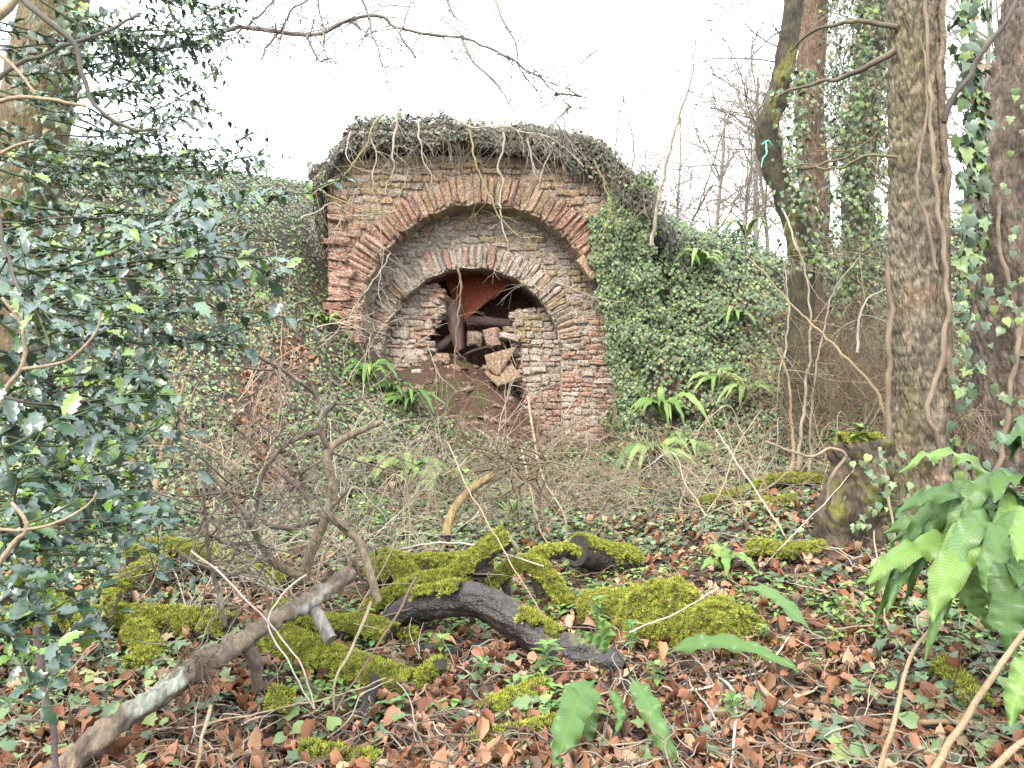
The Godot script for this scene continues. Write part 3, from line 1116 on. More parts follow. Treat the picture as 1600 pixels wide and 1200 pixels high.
func build_banks() -> void:
	# fallen beech leaves
	var root := thing("leaf_litter", "red brown fallen beech leaves covering the woodland floor", "leaf litter", Vector3.ZERO, "", "stuff")
	var items := []
	for k in 44000:
		var d := lerpf(2.3, 14.0, pow(rng.randf(), 1.75))
		var x := rf(-0.78, 0.78) * (d + 0.4)
		var keep := 1.0
		if d > 6.5:
			keep = 0.2 + 0.2 * ss(0.0, 1.5, x) + 0.6 * n3(Vector3(x, 3, d) * 0.8) + path_mask(x, d)
			if soil_mask(x, d) > 0.3:
				keep = 0.04
		else:
			keep = 0.8 + 0.7 * n3(Vector3(x, 3, d) * 1.3)
		if rng.randf() > keep:
			continue
		var p := Vector3(x, 0, -d)
		var s := lerpf(0.028, 0.088, pow(rng.randf(), 1.4)) * (1.0 if d < 7.0 else 1.2)
		items.append([lay_leaf(on(p, rf(0.004, 0.045)), land_normal(x, -d), s, 0.5 if k % 3 else 0.9), litter_tint()])
	for k in 1600:   # the gully of bare leaves
		var d := rf(7.6, 13.0)
		var x := -3.2 + rf(-1.3, 1.3)
		if rng.randf() < path_mask(x, d):
			items.append([lay_leaf(on(Vector3(x, 0, -d), rf(0.01, 0.05)), land_normal(x, -d), rf(0.06, 0.1), 0.5), litter_tint()])
	# the largest of them are pieces of the ground
	var ground: Node3D = get_node("ground")
	items.sort_custom(func(p, q): return rank_leaf(p[0]) < rank_leaf(q[0]))
	for k in 300:
		var o := put("fallen_leaf", S.beech[k % S.beech.size()], leaf_mat("litter", rng.randi() % 5), ground)
		o.transform = items[k][0]
	items = items.slice(300)
	sort_swarms(root, "fallen_leaf", S.beech, M.litter, items)

	# ivy over the ground
	root = thing("ground_ivy", "grey green ivy carpeting the ground and the bank beside the kiln", "ivy", Vector3.ZERO, "", "stuff")
	items = []
	for k in 150000:
		var d := lerpf(2.4, 19.5, pow(rng.randf(), 0.95))
		var x := rf(-0.75, 0.72) * (d + 0.3)
		if x > 1.9 and d > 12.2:
			continue
		if x > -3.35 and x < 2.4 and d > 13.9:
			continue
		var cov := ivy_cover(x, d)
		if rng.randf() > cov * (1.0 if d > 6.4 else 0.75):
			continue
		var near := 1.0 - ss(4.0, 9.0, d)
		var nr := land_normal(x, -d)
		var lift := rf(0.01, 0.07) + 0.1 * maxf(0.0, n3(Vector3(x, 0, d) * 1.1)) * rng.randf()
		var s := rf(0.04, 0.07) * (1.0 + 0.15 * near)
		if nr.y > 0.85:
			items.append([lay_leaf(on(Vector3(x, 0, -d), lift), nr, s, 0.5), ivy_tint() * (1.0 + 0.15 * ss(6.0, 8.0, d))])
		else:
			items.append([hang_leaf(on(Vector3(x, 0, -d), lift), nr, s, 0.45), ivy_tint() * 1.1])
	sort_swarms(root, "ivy_leaf", S.ivy, M.ivy, items)

	# the thick ivy on the steep bank beside the kiln
	root = thing("bank_ivy", "thick dark green ivy smothering the steep bank and the kiln's side", "ivy", Vector3.ZERO, "", "stuff")
	items = []
	for k in 95000:
		var x := rf(1.9, 9.0)
		var d := rf(11.9, 17.5)
		var nr := land_normal(x, -d)
		if rng.randf() > 0.4 / maxf(nr.y, 0.3) * 0.75:
			continue
		var q := Vector3(x, land(x, -d), -d)
		var c := n3(q * 0.8) + 0.5 * n3(q * 2.1)
		if x > 4.6 and rng.randf() < 0.5 - 0.5 * c:
			continue
		if q.y < 1.7 + 0.5 * c and rng.randf() < 0.55:
			continue
		var thick := 0.1 + 0.42 * maxf(0.0, c + 0.25)
		q += nr * thick * pow(rng.randf(), 0.5) + rvec() * 0.03
		items.append([hang_leaf(q, (nr + Vector3(0, 0.3, 0.2)).normalized(), rf(0.045, 0.08), 0.5), ivy_tint()])
	for k in 12000:   # and over the wall itself
		var y := rf(0.45, 5.3)
		var e := top_edge(y)
		var x := e + 1.1 * pow(rng.randf(), 1.3)
		if y > 4.55 and x < e + 0.25:
			continue
		var c := n3(Vector3(x, y, 3) * 1.1)
		var q := Vector3(x, y, -13.9 + (0.1 + 0.4 * maxf(0.0, c + 0.3) * ss(e - 0.05, e + 0.4, x)) * rng.randf())
		items.append([hang_leaf(q, Vector3(-0.15, 0.35, 1), rf(0.045, 0.075), 0.5), ivy_tint()])
	sort_swarms(root, "ivy_leaf", S.ivy, M.ivy, items)

	# the shaggy mat over the top of the kiln
	root = thing("ivy_mat", "shaggy mat of dull ivy and dead stems hanging over the top of the kiln", "ivy", Vector3.ZERO, "", "stuff")
	items = []
	for k in 26000:
		var x := rf(-3.6, 2.45)
		var z := rf(-13.8, -16.6)
		if rng.randf() < 0.2:
			z = rf(-13.8, -14.4)
		var y := lid(x, z) if z < -14.3 else lid(x, -14.3)
		var thick := 0.16 + 0.22 * maxf(0.0, n3(Vector3(x, 1, z) * 1.5) + 0.2) + 0.5 * ss(-0.3, -1.6, x) * 0.4
		var q := Vector3(x, y + thick * rng.randf(), z) + rvec() * 0.04
		items.append([lay_leaf(q, Vector3(0, 0.8, 0.6).normalized(), rf(0.05, 0.08), 0.8), mat_tint()])
	for k in 17000:
		var x := rf(-3.5, 2.5)
		var drop := absf(rng.randfn(0.0, 0.26)) + 0.02
		var low := 0.26 + 0.28 * n3(Vector3(x * 0.9, 2, 2)) + 0.35 * ss(-0.2, 1.6, x)
		if drop > low:
			continue
		var top := lid(x, -14.3) + 0.12
		var q := Vector3(x, top - drop, -13.9 + rf(0.0, 0.32) * (1.0 - drop * 0.6))
		items.append([hang_leaf(q, Vector3(0, 0.4, 1), rf(0.045, 0.075), 0.6), mat_tint()])
	for k in 9000:   # round the shoulders
		var left := rng.randf() < 0.5
		var y := rf(4.0, 5.6) if left else rf(3.6, 5.5)
		var z := rf(-13.85, -17.3)
		var x := (-3.3 - rf(0, 0.3)) if left else (2.2 + rf(0, 0.45) + 0.5 * ss(5.2, 3.8, y))
		items.append([hang_leaf(Vector3(x, y, z), Vector3(-1.0 if left else 1.0, 0.4, 0.6).normalized(), rf(0.05, 0.08), 0.5), mat_tint()])
	sort_swarms(root, "ivy_leaf", S.ivy, M.matleaf, items)
	# dead stems and roots in the mat
	var mb := MB.new()
	var dry := {"a": Color(0.34, 0.27, 0.2), "b": Color(0.14, 0.1, 0.075), "flat": true}
	for k in 480:
		var x := rf(-3.3, 2.3)
		var y := lid(x, -14.3) + rf(-0.12, 0.25) - 0.1 * ss(0.0, 2.0, x)
		var q := Vector3(x, y, -13.75 + rf(-0.1, 0.12))
		var dir := Vector3(rf(-1, 1), rf(-1.1, 0.1), rf(-0.2, 0.3))
		shoots(mb, q, dir, rf(0.3, 1.0), rf(0.004, 0.01), 1 if k % 4 == 0 else 0, dry, 2, 0.9, 0.12, 0.7)
	put("dead_stem", mb.done(), M.twig, root, "stuff")

	# bare vines that hang across the face
	var pale := {"a": Color(0.5, 0.43, 0.34), "b": Color(0.34, 0.28, 0.21), "flat": true}
	var green := {"a": Color(0.36, 0.32, 0.12), "b": Color(0.25, 0.21, 0.085), "flat": true}
	for q in [
		[[Vector3(-1.954, 6.298, -13.5), Vector3(-1.968, 5.974, -13.45), Vector3(-2.048, 5.576, -13.4), Vector3(-1.983, 5.282, -13.4), Vector3(-2.124, 5.032, -13.4), Vector3(-2.146, 4.814, -13.4)], 0.02, pale, "pale bare vine hanging over the crown of the wall, first of the thick ones"],
		[[Vector3(-2.195, 6.21, -13.5), Vector3(-2.397, 5.99, -13.4), Vector3(-2.451, 5.74, -13.4), Vector3(-2.605, 5.453, -13.35), Vector3(-2.876, 5.127, -13.35), Vector3(-3.19, 4.93, -13.3), Vector3(-3.541, 4.659, -13.2)], 0.016, green, "yellow green vine sweeping off the corner of the kiln to the ivy bank"],
		[[Vector3(-2.397, 5.794, -13.4), Vector3(-2.32, 5.467, -13.4), Vector3(-2.375, 4.977, -13.4), Vector3(-2.266, 4.541, -13.4), Vector3(-2.201, 3.779, -13.4), Vector3(-2.288, 3.125, -13.4)], 0.012, pale, "thin vine trailing down past the springing of the great arch"],
		[[Vector3(-0.713, 6.1, -13.5), Vector3(-0.686, 5.685, -13.4), Vector3(-0.599, 5.282, -13.4), Vector3(-0.403, 4.868, -13.4), Vector3(-0.271, 4.53, -13.35), Vector3(-0.087, 4.249, -13.3), Vector3(0.162, 4.087, -13.3), Vector3(0.539, 4.056, -13.25)], 0.017, green, "thick yellow green vine hanging through the middle of the great arch"],
		[[Vector3(-0.132, 6.1, -13.5), Vector3(-0.153, 5.631, -13.4), Vector3(-0.218, 5.304, -13.4), Vector3(-0.153, 5.032, -13.4), Vector3(-0.217, 4.585, -13.35), Vector3(-0.13, 4.087, -13.3), Vector3(0, 3.763, -13.3), Vector3(0.324, 3.33, -13.3), Vector3(0.649, 3.114, -13.3)], 0.017, pale, "pale vine beside the thick yellow green one, falling to the inner arch"],
		[[Vector3(-1.591, 6.1, -13.5), Vector3(-1.58, 5.794, -13.4), Vector3(-1.503, 5.413, -13.4), Vector3(-1.362, 5.086, -13.4), Vector3(-1.329, 4.868, -13.4)], 0.014, pale, "short pale vine hanging above the voussoirs of the great arch"],
		[[Vector3(-1.098, 6.188, -13.5), Vector3(-0.654, 5.98, -13.4), Vector3(-0.109, 5.958, -13.4), Vector3(0.326, 5.855, -13.35), Vector3(0.757, 5.687, -13.3), Vector3(1.189, 5.255, -13.3)], 0.016, pale, "long vine running level along the front of the ivy mat"],
		[[Vector3(0.272, 5.794, -13.4), Vector3(0.349, 5.413, -13.4), Vector3(0.414, 5.086, -13.4), Vector3(0.488, 5.16, -13.35), Vector3(0.649, 5.493, -13.3)], 0.016, pale, "looped vine below the mossy patch of the ivy mat"],
		[[Vector3(-0.938, 3.634, -13.9), Vector3(-0.915, 3.239, -13.9), Vector3(-0.949, 2.73, -13.9), Vector3(-0.987, 2.28, -13.95), Vector3(-1.021, 1.827, -13.95), Vector3(-1.002, 1.543, -14)], 0.02, {"a": Color(0.3, 0.2, 0.13), "b": Color(0.2, 0.13, 0.08), "flat": true}, "straight brown stem hanging down the middle of the dark opening"],
		[[Vector3(-3.22, 4.82, -13.2), Vector3(-2.811, 4.649, -13.3), Vector3(-2.496, 4.552, -13.35), Vector3(-2.07, 4.541, -13.4), Vector3(-1.75, 5.296, -13.45)], 0.014, green, "greenish vine crossing the red corner stones"],
		[[Vector3(-2.766, 5.935, -13.5), Vector3(-2.833, 5.522, -13.4), Vector3(-2.669, 5.282, -13.4), Vector3(-2.419, 5.217, -13.4), Vector3(-2.179, 5.282, -13.4)], 0.012, pale, "pale vine looping under the corner of the ivy mat"],
		[[Vector3(-3.114, 3.979, -13.3), Vector3(-2.92, 4.303, -13.3), Vector3(-2.735, 4.748, -13.35), Vector3(-2.615, 4.977, -13.4)], 0.01, pale, "bleached straight vine across the red corner stones"],
		[[Vector3(-2.101, 3.867, -13.6), Vector3(-2.288, 3.452, -13.4), Vector3(-2.522, 3.049, -13.2), Vector3(-2.748, 2.657, -13), Vector3(-3.122, 2.172, -12.8)], 0.012, pale, "straight pale stem slanting from the middle wall to the ivy bank"],
		[[Vector3(0.675, 3.343, -13.4), Vector3(0.973, 3.222, -13.3), Vector3(1.395, 3.049, -13.2), Vector3(1.917, 2.985, -13.1)], 0.01, pale, "thin pale vine running from the inner arch to the thick ivy"],
		[[Vector3(1.416, 5.413, -13.4), Vector3(1.58, 4.977, -13.4), Vector3(1.682, 4.639, -13.35), Vector3(1.6, 4.303, -13.3), Vector3(1.406, 3.979, -13.3)], 0.014, green, "greenish vine dropping from the mat to the edge of the thick ivy"],
		[[Vector3(-1.492, 2.278, -13.9), Vector3(-1.234, 1.712, -13.8), Vector3(-0.947, 1.489, -13.7), Vector3(-0.608, 1.545, -13.6)], 0.009, pale, "thin pale stem drooping over the soil in the opening"],
		[[Vector3(-3.488, 4.295, -13), Vector3(-3.005, 4.605, -13.2), Vector3(-2.757, 4.465, -13.3), Vector3(-2.433, 4.465, -13.3), Vector3(-1.925, 4.541, -13.3)], 0.014, pale, "bleached vine with a hooked end on the red corner stones"],
	]:
		var o := thing("hanging_vine", q[3], "vine", q[0][0], "vines on the face of the kiln")
		mb = MB.new()
		var pts := wobble(smooth(q[0], 0.07), 0.05, 3.0)
		tube(mb, pts, q[1] * 1.2, q[1] * 0.6, 6, q[2])
		put("stem", mb.done(), M.twig, o)
		mb = MB.new()
		for k in 9:
			var j := rng.randi_range(3, pts.size() - 2)
			shoots(mb, pts[j], Vector3(rf(-1, 1), rf(-1, 0.2), rf(-0.1, 0.5)), rf(0.25, 0.75), maxf(q[1] * 0.4, 0.0055), 1, q[2], 3, 0.9, 0.1, 0.5)
		put("side_shoots", mb.done(), M.twig, o, "stuff")

func mat_tint() -> Color:
	var r := rng.randf()
	if r < 0.4:
		return jit(Color(0.06, 0.062, 0.045), 0.3)
	if r < 0.75:
		return jit(Color(0.12, 0.1, 0.07), 0.3)
	if r < 0.92:
		return jit(Color(0.085, 0.1, 0.055), 0.3)
	return jit(Color(0.22, 0.17, 0.12), 0.3)



# ---------------------------------------------------------------- trees
const BARK := {"a": Color(0.33, 0.275, 0.2), "b": Color(0.165, 0.13, 0.095), "c": Color(0.27, 0.185, 0.13), "f": 4.0, "bump": 0.02, "bf": 26.0, "stretch": 4.5, "ridge": true, "lump": 0.08}

func with(look: Dictionary, more: Dictionary) -> Dictionary:
	var d := look.duplicate()
	d.merge(more, true)
	return d

func trunk(called: String, label: String, pts: Array, r0: float, r1: float, sides: int, look: Dictionary, step := 0.04) -> Node3D:
	var o := thing(called, label, "tree", pts[0])
	var mb := MB.new()
	tube(mb, smooth(pts, step), r0, r1, sides, look, false, true)
	put("trunk", mb.done(), M.bark, o)
	return o

func limb(parent: Node3D, pts: Array, r0: float, r1: float, look: Dictionary, called := "limb", sides := 7) -> PackedVector3Array:
	var mb := MB.new()
	var p := wobble(smooth(pts, 0.06), 0.03, 4.0)
	tube(mb, p, r0, r1, sides, look, true, true)
	put(called, mb.done(), M.bark if r0 > 0.03 else M.twig, parent)
	return p

func twigs_on(parent: Node3D, pts: PackedVector3Array, count: int, length: float, r: float, depth: int, look: Dictionary, lean: Vector3, kids := 3, from := 0.1) -> void:
	var mb := MB.new()
	for k in count:
		var j := int(rf(from, 0.999) * (pts.size() - 1))
		shoots(mb, pts[j], (rvec() + lean).normalized(), length * rf(0.5, 1.2), r, depth, look, kids, 0.85, 0.02, 0.45)
	put("twigs", mb.done(), M.twig, parent, "stuff")

func clothe(parent: Node3D, pts: PackedVector3Array, r: float, count: int, size: float, spread: float, side: Vector3, bias: float) -> void:
	var items := []
	for k in count:
		var j := rng.randi_range(0, pts.size() - 1)
		var dir := (Vector3(rf(-1, 1), rf(-0.2, 0.2), rf(-1, 1)) + side * bias).normalized()
		var c := 0.5 + 0.5 * n3(pts[j] * 1.2)
		var q := pts[j] + dir * (r + spread * rng.randf() * (0.3 + c)) + Vector3(0, rf(-0.06, 0.06), 0)
		items.append([hang_leaf(q, (dir + Vector3(0, 0.4, 0.3)).normalized(), size * rf(0.7, 1.25), 0.5), ivy_tint()])
	sort_swarms(parent, "ivy_leaf", S.ivy, M.ivy, items)

func build_trees() -> void:
	var mb: MB
	# the big tree by the hart's tongue
	var pts := [Vector3(2.994, 0.441, -5.7), Vector3(2.984, 0.859, -5.7), Vector3(2.975, 1.415, -5.7), Vector3(2.947, 2.434, -5.7), Vector3(2.929, 3.454, -5.7), Vector3(2.91, 4.38, -5.7), Vector3(2.942, 5.278, -5.8), Vector3(2.924, 6.41, -5.8)]
	var big := trunk("big_tree", "tall tree with rough plated grey brown bark and ivy, standing behind the stump", pts, 0.21, 0.16, 190, with(BARK, {"plate": 24.0, "bump": 0.009, "flare": 0.4, "moss": Color(0.15, 0.14, 0.04), "m0": 0.5, "algae": Color(0.19, 0.165, 0.07), "algae_side": Vector3(-0.6, 0, 0.35)}), 0.02)
	limb(big, [Vector3(3.014, 3.433, -5.5), Vector3(3.073, 3.62, -5.4), Vector3(3.21, 3.884, -5.3), Vector3(3.382, 4.179, -5.2), Vector3(3.732, 4.751, -5.1)], 0.022, 0.012, {"a": Color(0.2, 0.16, 0.13), "b": Color(0.1, 0.08, 0.07), "flat": true})
	limb(big, [Vector3(2.732, 4.127, -5.6), Vector3(2.549, 4.223, -5.7), Vector3(2.446, 4.296, -5.9), Vector3(2.321, 4.318, -6.1), Vector3(2.228, 4.263, -6.3)], 0.022, 0.007, {"a": Color(0.17, 0.14, 0.08), "b": Color(0.09, 0.07, 0.05), "flat": true})
	limb(big, [Vector3(2.723, 3.967, -5.6), Vector3(2.595, 3.917, -5.7), Vector3(2.494, 3.893, -5.9), Vector3(2.331, 3.931, -6.1), Vector3(2.126, 3.895, -6.3)], 0.026, 0.008, {"a": Color(0.23, 0.17, 0.11), "b": Color(0.12, 0.09, 0.07), "flat": true})
	limb(big, [Vector3(2.754, 3.216, -5.6), Vector3(2.549, 3.24, -5.7), Vector3(2.446, 3.221, -5.9), Vector3(2.331, 3.286, -6.1), Vector3(2.202, 3.352, -6.3)], 0.012, 0.005, {"a": Color(0.22, 0.18, 0.1), "b": Color(0.14, 0.11, 0.07), "flat": true})
	var tan := {"a": Color(0.33, 0.25, 0.17), "b": Color(0.17, 0.12, 0.08), "bump": 0.006, "bf": 24.0, "stretch": 3.0}
	# its climbing ivy
	var ivy := thing("climbing_ivy", "ivy with thick woody stems and large leaves climbing the big plated trunk", "ivy", Vector3(3.085, 0.706, -5.5))
	for q in [
		[[Vector3(3.166, 0.437, -5.5), Vector3(3.159, 0.968, -5.55), Vector3(3.063, 1.6, -5.5), Vector3(3.014, 2.271, -5.5), Vector3(3.041, 2.941, -5.5), Vector3(2.996, 3.612, -5.5), Vector3(3.023, 4.462, -5.5)], 0.034],
		[[Vector3(2.969, 0.492, -5.45), Vector3(2.951, 1.157, -5.45), Vector3(2.862, 1.424, -5.4), Vector3(2.959, 1.863, -5.4), Vector3(2.988, 2.349, -5.42), Vector3(2.906, 2.917, -5.4), Vector3(2.871, 3.904, -5.45), Vector3(2.845, 4.436, -5.45)], 0.02],
		[[Vector3(2.732, 0.507, -5.6), Vector3(2.653, 0.968, -5.55), Vector3(2.62, 1.6, -5.5), Vector3(2.638, 2.181, -5.5), Vector3(2.611, 2.494, -5.5)], 0.024],
		[[Vector3(3.324, 0.507, -5.6), Vector3(3.287, 0.872, -5.6), Vector3(3.242, 1.145, -5.6), Vector3(3.113, 1.42, -5.55), Vector3(3.095, 1.871, -5.55)], 0.026],
		[[Vector3(2.917, 2.393, -5.42), Vector3(2.827, 2.785, -5.4), Vector3(2.8, 3.107, -5.45), Vector3(2.87, 3.454, -5.43), Vector3(2.836, 3.993, -5.45)], 0.012],
	]:
		limb(ivy, q[0], q[1], q[1] * 0.6, tan, "stem", 10)
	for k in 150:
		var y := rf(-30, 1.0)
		var f := rng.randf()
		var h := lerpf(0.9, 4.6, f)
		var low := h < 2.4
		var x := rf(3.02, 3.42) if rng.randf() < (0.9 if not low else 0.6) else rf(2.66, 3.25)
		if x < 3.0 and rng.randf() < (0.85 if not low else 0.3):
			x = rf(2.62, 2.74) if h > 2.6 and h < 3.6 else rf(3.05, 3.4)
		if h > 1.7 and x > 2.75 and x < 3.06:
			x = rf(3.08, 3.4)
		var onb := absf(x - 2.95)
		var z := -5.7 + 0.25 * sqrt(maxf(0.0, 1.0 - pow(onb / 0.3, 2.0))) + rf(0.01, 0.1)
		var tr := hang_leaf(Vector3(x, h, z), Vector3(rf(-0.4, 0.7), 0.4, 1).normalized(), rf(0.07, 0.13) * (0.75 if low else 1.0), 0.5)
		var o := put("ivy_leaf", S.ivy[k % 3], leaf_mat("ivy", k % 5), ivy)
		o.transform = Transform3D(tr.basis, tr.origin - ivy.position)
	pts = smooth([Vector3(3.313, 2.527, -5.7), Vector3(3.337, 3.454, -5.7), Vector3(3.29, 4.38, -5.7), Vector3(3.244, 4.659, -5.7)], 0.05)
	clothe(ivy, pts, 0.0, 260, 0.085, 0.14, Vector3(0.3, 0, 0.3), 1.0)
	var nest := MB.new()   # shaggy rootlets at the foot of the stems
	for k in 160:
		shoots(nest, Vector3(3.168, 1.334, -5.45) + rvec() * 0.1, rvec() + Vector3(0, -0.5, 0.3), rf(0.1, 0.3), 0.003, 0, {"a": Color(0.3, 0.21, 0.14), "b": Color(0.16, 0.1, 0.07), "flat": true}, 0, 0.9, 0.1, 0.8)
	put("rootlets", nest.done(), M.twig, ivy, "stuff")

	# the forked tree beside it
	var fork := trunk("forked_tree", "dark forked tree with scattered ivy leaves, leaning beside the big plated trunk", [Vector3(4.239, 0.366, -6.6), Vector3(4.228, 1.063, -6.6), Vector3(4.196, 1.815, -6.6), Vector3(4.132, 2.566, -6.6), Vector3(4.089, 3.21, -6.6), Vector3(4.196, 3.854, -6.6), Vector3(4.325, 4.498, -6.6), Vector3(4.507, 5.893, -6.6), Vector3(4.685, 7.592, -6.7)], 0.33, 0.14, 130, with(BARK, {"a": Color(0.24, 0.185, 0.14), "b": Color(0.11, 0.08, 0.06), "plate": 17.0, "bump": 0.016}), 0.035)
	var mb2 := MB.new()
	tube(mb2, smooth([Vector3(4.228, 1.811, -6.5), Vector3(4.291, 2.551, -6.5), Vector3(4.386, 3.397, -6.5), Vector3(4.507, 4.283, -6.6), Vector3(4.902, 5.958, -6.7)], 0.05), 0.24, 0.16, 80, BARK)
	put("fork", mb2.done(), M.bark, fork)
	limb(fork, [Vector3(3.755, 0.592, -6.2), Vector3(3.907, 1.398, -6.2), Vector3(3.982, 2.003, -6.2), Vector3(3.887, 2.616, -6.25), Vector3(3.862, 3.124, -6.25)], 0.022, 0.014, tan, "ivy_stem", 8)
	clothe(fork, smooth([Vector3(4.001, 0.98, -6.35), Vector3(3.975, 2.116, -6.35), Vector3(3.975, 3.149, -6.35), Vector3(4.111, 3.941, -6.4)], 0.05), 0.17, 60, 0.07, 0.04, Vector3(-0.2, 0, 1), 1.2)

	# the crooked mossy tree
	var mossbark := {"a": Color(0.13, 0.11, 0.06), "b": Color(0.05, 0.042, 0.03), "c": Color(0.2, 0.18, 0.05), "f": 3.0, "bump": 0.025, "bf": 11.0, "stretch": 2.0, "lump": 0.16}
	var cp := [Vector3(3.256, 1.307, -9), Vector3(3.293, 2.185, -9), Vector3(3.315, 2.844, -9), Vector3(3.271, 3.283, -9), Vector3(3.117, 3.759, -9), Vector3(2.978, 4.102, -9), Vector3(2.905, 4.476, -9), Vector3(3.015, 4.82, -9), Vector3(3.102, 5.185, -9), Vector3(3.19, 5.698, -9), Vector3(3.263, 6.429, -9), Vector3(3.337, 7.893, -9)]
	var crook := trunk("crooked_tree", "crooked dark mossy tree with a kinked trunk and a green string on it", cp, 0.15, 0.09, 60, mossbark, 0.06)
	var cps := smooth(cp, 0.1)
	var greyt := {"a": Color(0.2, 0.165, 0.13), "b": Color(0.1, 0.08, 0.065), "flat": true}
	twigs_on(crook, cps, 16, 1.5, 0.011, 2, greyt, Vector3(-1.1, 0.1, 0.2), 5, 0.4)
	twigs_on(crook, cps, 10, 1.3, 0.01, 2, {"a": Color(0.3, 0.23, 0.15), "b": Color(0.18, 0.13, 0.08), "flat": true}, Vector3(1.0, 0.1, 0.3), 4, 0.2)
	clothe(crook, smooth([Vector3(3.343, 2.902, -8.9), Vector3(3.184, 3.554, -8.9), Vector3(3.126, 4.494, -8.9), Vector3(3.22, 5.073, -8.9)], 0.1), 0.1, 700, 0.055, 0.22, Vector3(0.6, 0, 0.5), 0.8)
	limb(crook, [Vector3(3.108, 4.061, -8.85), Vector3(3.234, 4.018, -8.8), Vector3(3.466, 4.04, -8.7), Vector3(3.706, 4.117, -8.6), Vector3(3.961, 4.332, -8.4)], 0.02, 0.008, {"a": Color(0.24, 0.19, 0.1), "b": Color(0.14, 0.11, 0.07), "flat": true})
	limb(crook, [Vector3(3.019, 3.567, -8.8), Vector3(3.056, 3.404, -8.7), Vector3(3.076, 3.173, -8.6), Vector3(3.11, 2.982, -8.5)], 0.012, 0.008, {"a": Color(0.55, 0.5, 0.42), "b": Color(0.45, 0.4, 0.33), "flat": true})
	mb = MB.new()
	tube(mb, wobble(smooth([Vector3(2.833, 4.304, -8.8), Vector3(2.841, 4.198, -8.78), Vector3(2.798, 4.12, -8.78), Vector3(2.784, 4.013, -8.78)], 0.03), 0.02, 9.0), 0.012, 0.006, 5, {"a": Color(0.1, 0.45, 0.36), "b": Color(0.2, 0.6, 0.5), "flat": true})
	tube(mb, smooth([Vector3(2.797, 4.282, -8.82), Vector3(2.855, 4.313, -8.78), Vector3(2.911, 4.268, -8.82)], 0.03), 0.009, 0.009, 5, {"a": Color(0.1, 0.45, 0.36), "b": Color(0.2, 0.6, 0.5), "flat": true})
	tag(put("string", mb.done(), M.string), "turquoise green string tied round the crooked mossy tree", "string")

	var red := trunk("straight_tree", "straight reddish brown tree just behind the crooked mossy one", [Vector3(4.376, 1.974, -11.5), Vector3(4.394, 3.283, -11.5), Vector3(4.422, 4.405, -11.5), Vector3(4.338, 5.62, -11.5), Vector3(4.413, 7.023, -11.5), Vector3(4.488, 10.015, -11.5)], 0.23, 0.16, 60, with(BARK, {"a": Color(0.27, 0.17, 0.115), "b": Color(0.13, 0.08, 0.055)}), 0.08)
	twigs_on(red, smooth([Vector3(4.394, 3.283, -11.5), Vector3(4.422, 4.405, -11.5), Vector3(4.338, 6.275, -11.5), Vector3(4.488, 7.771, -11.5)], 0.1), 14, 1.3, 0.01, 2, greyt, Vector3(0.6, 0.1, 0.3), 4)
	clothe(red, smooth([Vector3(4.535, 4.872, -11.5), Vector3(4.488, 6.275, -11.5), Vector3(4.581, 7.677, -11.5)], 0.1), 0.15, 500, 0.06, 0.3, Vector3(0.8, 0, 0.3), 0.8)
	var ivied := trunk("ivy_clad_tree", "tree trunk wholly clad in ivy, half hidden by the big plated trunk", [Vector3(4.52, 1.434, -10.2), Vector3(4.52, 2.595, -10.2), Vector3(4.478, 4.088, -10.2), Vector3(4.578, 5.332, -10.2), Vector3(4.694, 6.576, -10.2), Vector3(4.81, 9.063, -10.2)], 0.22, 0.15, 40, BARK, 0.1)
	clothe(ivied, smooth([Vector3(4.418, 2.667, -10.1), Vector3(4.418, 4.063, -10.1), Vector3(4.533, 5.295, -10.1), Vector3(4.648, 6.527, -10.1), Vector3(4.697, 7.184, -10.1)], 0.1), 0.2, 3400, 0.06, 0.3, Vector3(0, 0, 0.6), 0.6)
	twigs_on(ivied, smooth([Vector3(4.431, 1.925, -10), Vector3(4.415, 4.202, -10), Vector3(4.602, 6.478, -10)], 0.1), 44, 1.5, 0.01, 2, {"a": Color(0.4, 0.31, 0.19), "b": Color(0.2, 0.14, 0.09), "flat": true}, Vector3(-0.4, -0.2, 0.5), 4)

	# a lichened trunk behind the holly
	var lich := trunk("lichened_tree", "yellowish trunk with pale lichen behind the top of the holly", [Vector3(-3.551, 1.6, -5.6), Vector3(-3.506, 2.511, -5.6), Vector3(-3.415, 3.33, -5.6), Vector3(-3.314, 3.922, -5.6), Vector3(-3.223, 4.468, -5.6), Vector3(-3.096, 5.698, -5.6)], 0.25, 0.2, 90, {"a": Color(0.27, 0.21, 0.11), "b": Color(0.15, 0.11, 0.06), "c": Color(0.36, 0.36, 0.3), "f": 3.5, "bump": 0.012, "bf": 9.0, "stretch": 2.0, "lump": 0.08}, 0.05)
	clothe(lich, smooth([Vector3(-3.38, 2.785, -5.4), Vector3(-3.117, 3.707, -5.4), Vector3(-2.985, 4.146, -5.4)], 0.05), 0.12, 150, 0.07, 0.15, Vector3(0.6, 0, 0.5), 0.8)

	# bough across the top of the sky
	var bough := thing("overhanging_bough", "bare knotty bough reaching across the white sky above the kiln", "branch", Vector3(-2.049, 4.307, -6))
	var dk := {"a": Color(0.27, 0.225, 0.18), "b": Color(0.15, 0.12, 0.1), "bump": 0.006, "bf": 20.0, "lump": 0.15}
